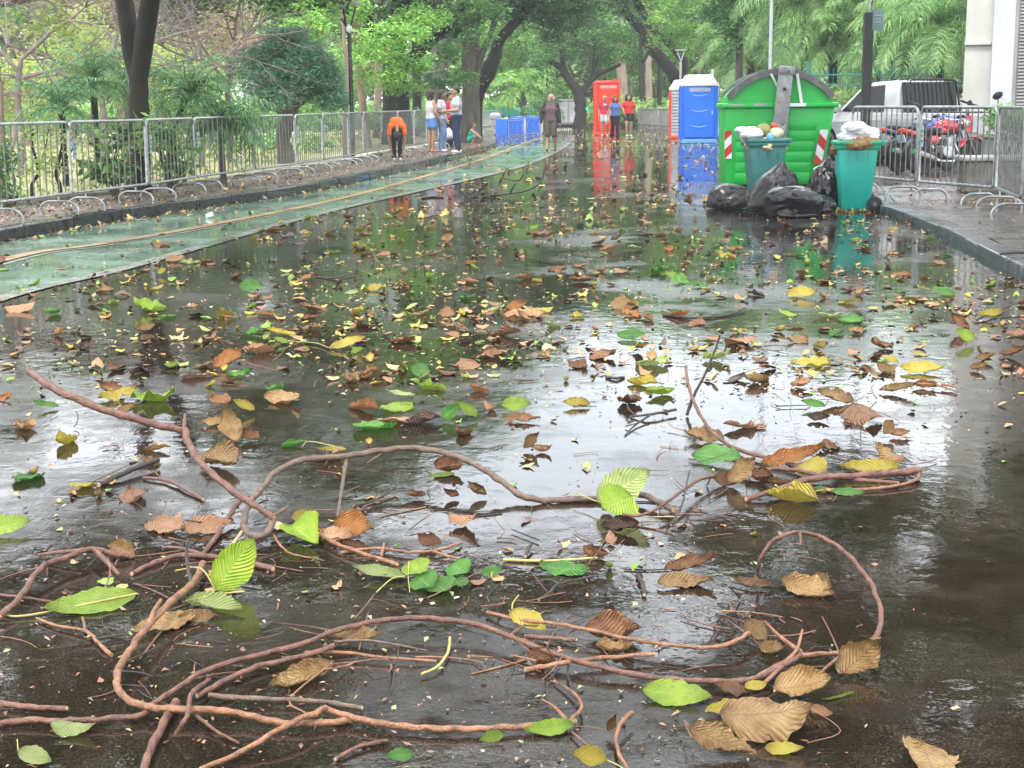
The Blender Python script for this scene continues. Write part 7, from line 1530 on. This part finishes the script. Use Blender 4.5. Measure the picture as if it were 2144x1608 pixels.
S([(572, 1120, .02), (590, 1145, .012), (612, 1160, .01), (652, 1168, .005)], 4, 2, M['vine_orange'], 'thin shoot trailing right from the tight vine loop')
S([(740, 1060, .004), (790, 1045, .01), (828, 1020, .02)], 3, 3, M['vine_dark'], 'wispy dark twig under the arched vine')
S([(660, 580, .004), (700, 582, .012), (742, 572, .02)], 2.5, 2, M['vine_dark'], 'thin dark twig lying in mid road near the bike lane')
S([(1390, 660, .006), (1450, 665, .012), (1520, 660, .01), (1560, 645, .02)], 4, 2.5, M['vine_dark'], 'curved dark twig across the reflections of the dumpster')
S([(1972, 805, .02), (1995, 808, .02), (2006, 812, .02)], 3.5, 2, M['vine_orange'], 'two-pronged twig poking from the brown leaf at right', offs=[(3, [(1920, 803, .02), (1960, 806, .02), (2004, 820, .012)])])
S([(2040, 672, .01), (2090, 650, .03), (2144, 628, .06)], 3, 2.5, M['vine_dark'], 'dark twig near the right kerb, cut by the right edge')
S([(880, 416, .006), (905, 413, .01), (930, 414, .008)], 3.5, 2.5, M['vine_dark'], 'short dark stick left of the fallen twiggy bough')
S([(1270, 790, .006), (1290, 792, .01), (1306, 790, .006)], 4, 4, M['vine_dark'], 'stub of dark twig in mid road')
S([(1320, 872, .006), (1360, 868, .02), (1415, 858, .02)], 3, 4, M['vine_dark'], 'dark twig left of the upright twig', offs=[(2.5, [(1330, 870, .01), (1318, 858, .03), (1312, 846, .04)]), (2.5, [(1360, 870, .02), (1330, 890, .01), (1308, 912, .004)])])
S([(2092, 532, .14), (2130, 528, .15), (2160, 530, .15)], 4, 4, M['vine_dark'], 'dark stick lying on the right pavement by the kerb')
# the fallen twiggy bough in the middle distance
S([(962, 398, .16), (985, 414, .03), (1030, 410, .02), (1080, 404, .03), (1110, 396, .08), (1132, 380, .20), (1143, 345, .45)], 2.5, 1.6, M['vine_dark'], 'twiggy dark bough lying across the road in the middle distance', name='fallen_bough', cat='bough', short='the twiggy bough', ends=False, at=(985, 414),
  offs=[(3, [(990, 414, .03), (1005, 398, .12), (1022, 382, .25)]), (2.2, [(1030, 410, .03), (1045, 385, .22), (1062, 352, .5)]), (1.8, [(1050, 372, .3), (1085, 378, .25), (1098, 358, .42), (1102, 336, .6)]), (1.8, [(1068, 406, .03), (1074, 392, .12), (1080, 384, .2)]), (2.5, [(985, 414, .03), (962, 420, .01), (940, 414, .01)])])

# ---- the rest of the large leaves: single things, scattered where the photo has them
protos = []
prng = random.Random(5)
for i in range(16):
    bend = prng.choice([15, 25, 45, 80, 130]); cross = prng.choice([15, 30, 60, 110, -40]); V, UV, Fq = leaf_geo(1.0, prng.uniform(.45, .85), R(bend), R(cross), prng.choice([.012, .025, .035]), prng.choice([.04, .07, .09]), R(prng.choice([0, 0, 20, -15])), i, nu=4, nv=12, rag=.25)
    V[:, 1] -= V[:, 1].mean(); V[:, 0] -= V[:, 0].mean(); V[:, 2] -= V[:, 2].min(); ext = max(np.ptp(V[:, 1]), np.ptp(V[:, 0])); V /= ext
    protos.append((V, UV, Fq, 'curled' if bend >= 120 or abs(cross) >= 120 else ('cupped' if bend >= 80 or abs(cross) >= 80 else 'flat')))
pm = {}
def proto_mesh(i, mk):
    if (i, mk) not in pm:
        V, UV, Fq, _ = protos[i]; me = raw_mesh('fallen_leaf', V, Fq, 4, uv=UV); me.materials.append(LM[mk]); me.polygons.foreach_set('use_smooth', np.ones(len(me.polygons), dtype=bool)); pm[(i, mk)] = me
    return pm[(i, mk)]
CN = {'lime': 'lime', 'green': 'green', 'pale': 'pale green', 'yellow': 'yellow', 'orange': 'orange', 'tan': 'tan', 'peach': 'peach-brown', 'brown': 'brown', 'dark': 'dark brown', 'red': 'red-brown'}
marks = [(x, y, s) for x, y, s in NEAR if s] + [(840, 350, 'the bending man'), (1150, 320, 'the walking man'), (1285, 300, 'the three walkers'), (1463, 305, 'the blue toilet'), (1526, 445, 'the slumped bag at the left of the pile'), (1662, 460, 'the shiny black bag'), (1790, 445, 'the bright teal bin'),
      (1960, 495, 'the right kerb stones'), (2120, 570, 'the nearest right kerb stone'), (1000, 372, 'the outer lane line under the bough'), (700, 442, 'the outer lane line level with the lamp post'), (400, 524, 'the outer lane line'), (100, 600, 'the near end of the lane line'), (1640, 520, 'the teal and green reflections'), (1300, 420, 'the red reflections'), (1460, 400, 'the blue reflection')]
used = set()
def where(px, py, c, kind, k):
    ms = sorted(marks, key=lambda m: ((m[0] - px) ** 2 + ((m[1] - py) * 2.2) ** 2))
    for m in ms[:6]:
        dx, dy = px - m[0], (py - m[1]) * 2.2; a = math.degrees(math.atan2(dy, dx)) % 360
        rel = ['right of', 'in front and right of', 'in front of', 'in front and left of', 'left of', 'behind and left of', 'behind', 'behind and right of'][int((a + 22.5) // 45) % 8]
        dd = math.hypot(dx, dy); far = '' if dd > 70 else 'close '
        if dd > 260: far = 'well '
        lab = f"{kind} {c} leaf {far}{rel} {m[2]}"
        if len(lab.split()) > 15: continue
        if lab not in used: used.add(lab); return lab
        if ('small ' + lab) not in used: used.add('small ' + lab); return 'small ' + lab
    return lab
pal = ['brown'] * 26 + ['tan'] * 22 + ['dark'] * 8 + ['peach'] * 12 + ['yellow'] * 17 + ['orange'] * 5 + ['lime'] * 9 + ['green'] * 7 + ['pale'] * 6
taken = [(x, y) for x, y, s in NEAR]; cnt = 0; tries = 0
while cnt < 205 and tries < 20000:
    tries += 1; t = prng.random(); py = 455 + 600 * t ** 1.25; px = prng.uniform(-10, 2150)
    if py > 900 and prng.random() < 0.55: continue
    if px > 1990 and py > 820 or (px > 1880 and py > 900) or (px > 1800 and py > 1050): continue
    if 1010 < px < 1430 and 865 < py < 1070: continue
    lane_edge = 626 - px * 0.265
    if py < lane_edge and prng.random() < 0.72: continue
    if px > 1880 and py < 455 + (px - 1885) * 0.46 + 14: continue
    if px > 1480 and py < 470 and px < 1850: continue
    if py < 470 - 0 and px < 1000 and py < 510 - px * 0.17: continue
    md = 9 + (py - 400) * 0.045
    if any(abs(px - a) < md * 1.4 and abs(py - b) < md * 0.75 for a, b in taken): continue
    i = prng.randrange(16); mk = prng.choice(pal); g = W(px, py); sc = prng.uniform(0.11, 0.21) if prng.random() < .7 else prng.uniform(.19, .26)
    o = bpy.data.objects.new('fallen_leaf', proto_mesh(i, mk)); COL.objects.link(o); o.location = (g.x, g.y, 0.003)
    o.rotation_euler = (prng.uniform(-.22, .22), prng.uniform(-.3, .3), prng.uniform(0, 6.28)); o.scale = (sc, sc, sc * prng.uniform(.7, 1.1))
    taken.append((px, py)); tag(o, where(px, py, CN[mk], protos[i][3], cnt), 'leaf', 'leaves scattered over the wet road'); cnt += 1
print('scattered leaves', cnt, 'hand', len(NEAR))

# ---- litter nobody could count: petals, leaf bits, twiglets, and the leaves past the nearest ones
M['litter'] = nmat('leaf_litter')[0]
_nt = M['litter'].node_tree; _b = _nt.nodes['Principled BSDF']; _a = N(_nt, 'ShaderNodeAttribute', attribute_name='tint'); _nt.links.new(_a.outputs['Color'], _b.inputs['Base Color']); _b.inputs['Roughness'].default_value = 0.5
PAL = np.array([(.42, .36, .27), (.33, .23, .15), (.50, .46, .36), (.20, .11, .055), (.12, .06, .04), (.30, .32, .12), (.16, .26, .06), (.45, .30, .10), (.30, .13, .07), (.48, .38, .08)])
def litter(name, n, pts_fn, smin, smax, pal, z=0.004, label=None, lift=0.25, asp=(0.25, 0.8)):
    XY, Z0 = pts_fn(n); n = len(XY); s = smin * (smax / smin) ** RNG.uniform(0, 1, n) ** 1.0; a = RNG.uniform(0, 2 * np.pi, n); w = s * RNG.uniform(*asp, n) * .5
    tl = RNG.normal(0, lift, n); t2 = RNG.normal(0, lift, n)
    d = np.stack([np.cos(a), np.sin(a), tl], 1); e = np.stack([-np.sin(a), np.cos(a), t2], 1); c = np.concatenate([XY, Z0[:, None] + z], 1)
    hh = np.abs(tl) * s * .5 + np.abs(t2) * w; c[:, 2] += hh * 0.9
    up = np.zeros((n, 3)); up[:, 2] = RNG.uniform(-.1, .3, n) * s
    V = np.stack([c - d * s[:, None] * .5, c + e * w[:, None] + up, c + d * s[:, None] * .5, c - e * w[:, None] + up], 1)
    # two triangles-like bend: fifth vertex in the middle for a folded look
    ci = np.asarray(pal)[RNG.integers(0, len(pal), n)] * RNG.uniform(.7, 1.25, n)[:, None]; T = np.repeat(ci, 4, axis=0)
    V = V.reshape(-1, 3); V[:, 2] = np.maximum(V[:, 2], np.repeat(Z0, 4) + 0.002)
    me = raw_mesh(name, V, np.arange(len(V)), 4, attr=T); o = link_mesh(name, me, M['litter']); return tag(o, label, 'litter', kind='stuff')
def in_poly(X, Y, poly):
    ins = np.zeros(len(X), bool); j = len(poly) - 1
    for i in range(len(poly)):
        xi, yi = poly[i]; xj, yj = poly[j]; c = ((yi > Y) != (yj > Y)) & (X < (xj - xi) * (Y - yi) / (yj - yi + 1e-12) + xi); ins ^= c; j = i
    return ins
def road_pts(dmin, dmax, power, clump=0.0, keep=None):
    def fn(n):
        Y = dmin * (dmax / dmin) ** (RNG.uniform(0, 1, n) ** power); X = RNG.uniform(-0.44, 0.44, n) * (Y + 1)
        if clump:
            f = np.array([mnoise.noise(Vector((x * 0.55, y * 0.35, 2.0))) + 0.5 * mnoise.noise(Vector((x * 1.9, y * 0.9, 5.0))) for x, y in zip(X, Y)]); m = f > RNG.uniform(-clump, 1.0 - clump, n); X, Y = X[m], Y[m]
        m = in_poly(X, Y, road_poly); X, Y = X[m], Y[m]
        if keep is not None: m = keep(X, Y); X, Y = X[m], Y[m]
        return np.stack([X, Y], 1), np.zeros(len(X))
    return fn
clear = lambda X, Y: ~((X > 0.9 + 0.0 * Y) & (Y < 5.6)) | (RNG.uniform(0, 1, len(X)) < 0.08)
lane_thin = lambda X, Y: (~in_poly(X, Y, lane)) | (RNG.uniform(0, 1, len(X)) < 0.35)
both = lambda X, Y: clear(X, Y) & lane_thin(X, Y)
litter('leaf_litter', 36000, road_pts(7.0, 60, 0.85, 0.7, both), 0.008, 0.045, PAL * 0.72, label='small petals, leaf bits and twiglets over the wet road')
litter('leaf_litter', 5200, road_pts(2.9, 8.0, 1.0, 0.6, clear), 0.003, 0.028, PAL[[1, 1, 3, 3, 4, 4, 8, 8, 5, 7, 0]] * 0.8, label='fine bits floating among the sticks in the foreground')
litter('leaf_litter', 16000, road_pts(44, 80, 0.8, 0.85), 0.04, 0.12, PAL[[7, 9, 9, 1, 5, 0, 3]], label='carpet of yellow leaves at the far end of the road', lift=0.15, asp=(.5, .9))
# smaller curled leaves past the largest ones: one mass, each still a bent ribbed blade
def leaf_mass(name, n, fn, smin, smax, pal, label):
    XY, Z0 = fn(n); n = len(XY); PV = []; low = random.Random(9)
    for i in range(12):
        V, UV, Fq = leaf_geo(1.0, low.uniform(.45, .9), R(low.choice([15, 30, 60, 110])), R(low.choice([15, 40, 80, -40])), .03, .07, R(low.choice([0, 20, -20])), i + 40, nu=2, nv=5, rag=.3)
        V[:, 1] -= V[:, 1].mean(); V[:, 2] -= V[:, 2].min(); V /= max(np.ptp(V[:, 1]), np.ptp(V[:, 0])); PV.append((V, Fq))
    k = RNG.integers(0, 12, n); allV = []; allF = []; allT = []; off = 0
    for p in range(12):
        ix = np.where(k == p)[0]; V, Fq = PV[p]; m_ = len(ix)
        if not m_: continue
        s_ = (smin * (smax / smin) ** RNG.uniform(0, 1, m_))[:, None]; a = RNG.uniform(0, 2 * np.pi, m_)[:, None]; tx = RNG.normal(0, .12, m_)[:, None]; ty = RNG.normal(0, .12, m_)[:, None]
        x = V[None, :, 0] * s_; y = V[None, :, 1] * s_; z = V[None, :, 2] * s_ * .9 + tx * x + ty * y; z -= z.min(1)[:, None] * 1.0
        X = x * np.cos(a) - y * np.sin(a) + XY[ix, 0][:, None]; Y = x * np.sin(a) + y * np.cos(a) + XY[ix, 1][:, None]; Z = z + Z0[ix][:, None] + .002
        allV.append(np.stack([X, Y, Z], 2).reshape(-1, 3)); allF.append((Fq[None] + (np.arange(m_) * len(V))[:, None, None] + off).reshape(-1, 4)); off += m_ * len(V)
        c = np.asarray(pal)[RNG.integers(0, len(pal), m_)] * RNG.uniform(.7, 1.25, m_)[:, None]; allT.append(np.repeat(c, len(V), axis=0))
    me = raw_mesh(name, np.vstack(allV), np.vstack(allF), 4, attr=np.vstack(allT)); return tag(link_mesh(name, me, M['litter'], smooth=True), label, 'litter', kind='stuff')
BP_ = np.array([(.26, .135, .055), (.15, .07, .032), (.34, .21, .085), (.10, .05, .03), (.40, .28, .07), (.36, .24, .12), (.30, .19, .08), (.20, .09, .04), (.34, .27, .04), (.14, .24, .03), (.28, .34, .08), (.26, .12, .05)])
leaf_mass('small_leaves', 2300, road_pts(7.5, 24, 0.9, 0.72, both), 0.045, 0.115, BP_, 'small curled brown and yellow leaves between the large ones on the wet road')
leaf_mass('small_leaves', 2600, road_pts(18, 62, 0.85, 0.75, lane_thin), 0.07, 0.17, BP_, 'brown leaves farther up the wet road')
leaf_mass('small_leaves', 260, road_pts(4.2, 8.0, 1.0, 0.7, clear), 0.02, 0.07, BP_[[0, 1, 2, 5, 9, 4]], 'small orange-brown leaf pieces in the foreground')
# twiglets round the tangle
tw = MB(); tr_ = random.Random(4); spots = [(420, 1200), (330, 1420), (700, 1360), (560, 1180), (880, 1160), (1500, 1020), (1620, 1010), (1300, 1090), (1180, 1380), (200, 1180), (1560, 1330), (1650, 1400), (640, 760), (1080, 760), (1500, 780), (1700, 900), (300, 950), (1150, 1240), (820, 1000), (60, 1250)]
for i in range(330):
    a_, b_ = tr_.choice(spots); g = W(a_ + tr_.gauss(0, 110), max(560, b_ + tr_.gauss(0, 55))); L = tr_.uniform(.04, .20); an = tr_.uniform(0, 6.28); bd = tr_.uniform(-.9, .9); pts = []; x, y = g.x, g.y
    z0 = tr_.uniform(.002, .012); zz = tr_.choice([0, 0, 0, .02, .05])
    for j in range(5): pts.append((x, y, z0 + zz * j / 4)); an += bd / 4; x += math.cos(an) * L / 4; y += math.sin(an) * L / 4
    r_ = tr_.choice([.0012, .0016, .0022, .003]); tw.m = tr_.randrange(3); tw.tube(pts, [r_, r_, r_ * .9, r_ * .8, r_ * .6], 5)
tag(tw.build('twiglets', [M['vine_orange'], M['vine_dark'], M['vine_red']], smooth=True, fixn=False), 'fine twiglets and leaf stalks strewn between the sticks', 'twiglets', kind='stuff')
def strip_pts(L0, L1, z, dmax=60):
    def fn(n):
        A = np.array(L0); B = np.array(L1); m_ = min(len(A), len(B)); i = RNG.integers(0, m_ - 1, n); t = RNG.uniform(0, 1, n)[:, None]; u = RNG.uniform(0, 1, n)[:, None]
        p = (A[i] * (1 - t) + A[i + 1] * t) * (1 - u) + (B[i] * (1 - t) + B[i + 1] * t) * u; p = p[(p[:, 1] > 8) & (p[:, 1] < dmax)]; return p, np.full(len(p), z)
    return fn
litter('leaf_litter', 5200, strip_pts(LB, LBO, 0.135), 0.015, 0.09, PAL[[0, 1, 1, 3, 4, 8, 7]], label='leaf bits on the left pavement', lift=.35)
litter('leaf_litter', 900, strip_pts(offset_line(LKL, 0.03), offset_line(LKL, 0.35), 0.004), 0.02, 0.10, PAL[[1, 3, 4, 8, 9, 6]], label='leaves washed against the left kerb', lift=.4)
litter('leaf_litter', 4200, strip_pts(RB, offset_line(RK, 3.2), 0.14, 34), 0.01, 0.06, PAL[[0, 1, 3, 3, 4, 8]], label='leaf bits on the right pavement', lift=.35)
litter('leaf_litter', 1500, lambda n: (np.stack([RNG.normal(bA.x + .05, .45, n), RNG.normal(bA.y - .08, .10, n)], 1), np.zeros(n)), 0.015, 0.07, PAL[[1, 3, 7, 5, 8, 6]], label='drift of wet leaves at the foot of the bright teal bin', lift=.5)
gl = lambda n: (np.stack([RNG.uniform(-26, -5.2, n), RNG.uniform(18, 66, n)], 1), np.full(n, .12))
def lawn_pts(n):
    p, z = gl(n); m = in_poly(p[:, 0], p[:, 1], [(-60, -5)] + LPO + [(-6, 75), (-60, 90)]); return p[m], z[m]
litter('grass', 26000, lawn_pts, 0.05, 0.13, np.array([(.30, .36, .12), (.20, .30, .08), (.44, .42, .18), (.36, .30, .14)]), label='short dry grass and fallen leaves on the park lawn', lift=1.1, asp=(.15, .5))
# two dropped white cups on the bike lane
for px, py, l in ((440, 432, 'white plastic cup lying on the kerb side of the bike lane'), (432, 458, 'crushed white cup on the bike lane by the ochre line')):
    g = W(px, py); o = MB(); o.lathe([(0, 0), (0.028, 0), (0.038, 0.085), (0.040, 0.088), (0.036, 0.085), (0.026, 0.004), (0, 0.004)], (0, 0, 0), 14); ob = o.build('plastic_cup', M['white'], smooth=True, fixn=False); ob.location = (g.x, g.y, 0.03); ob.rotation_euler = (1.35, 0.1, 0.8 if px > 435 else 2.2); tag(ob, l, 'cup')
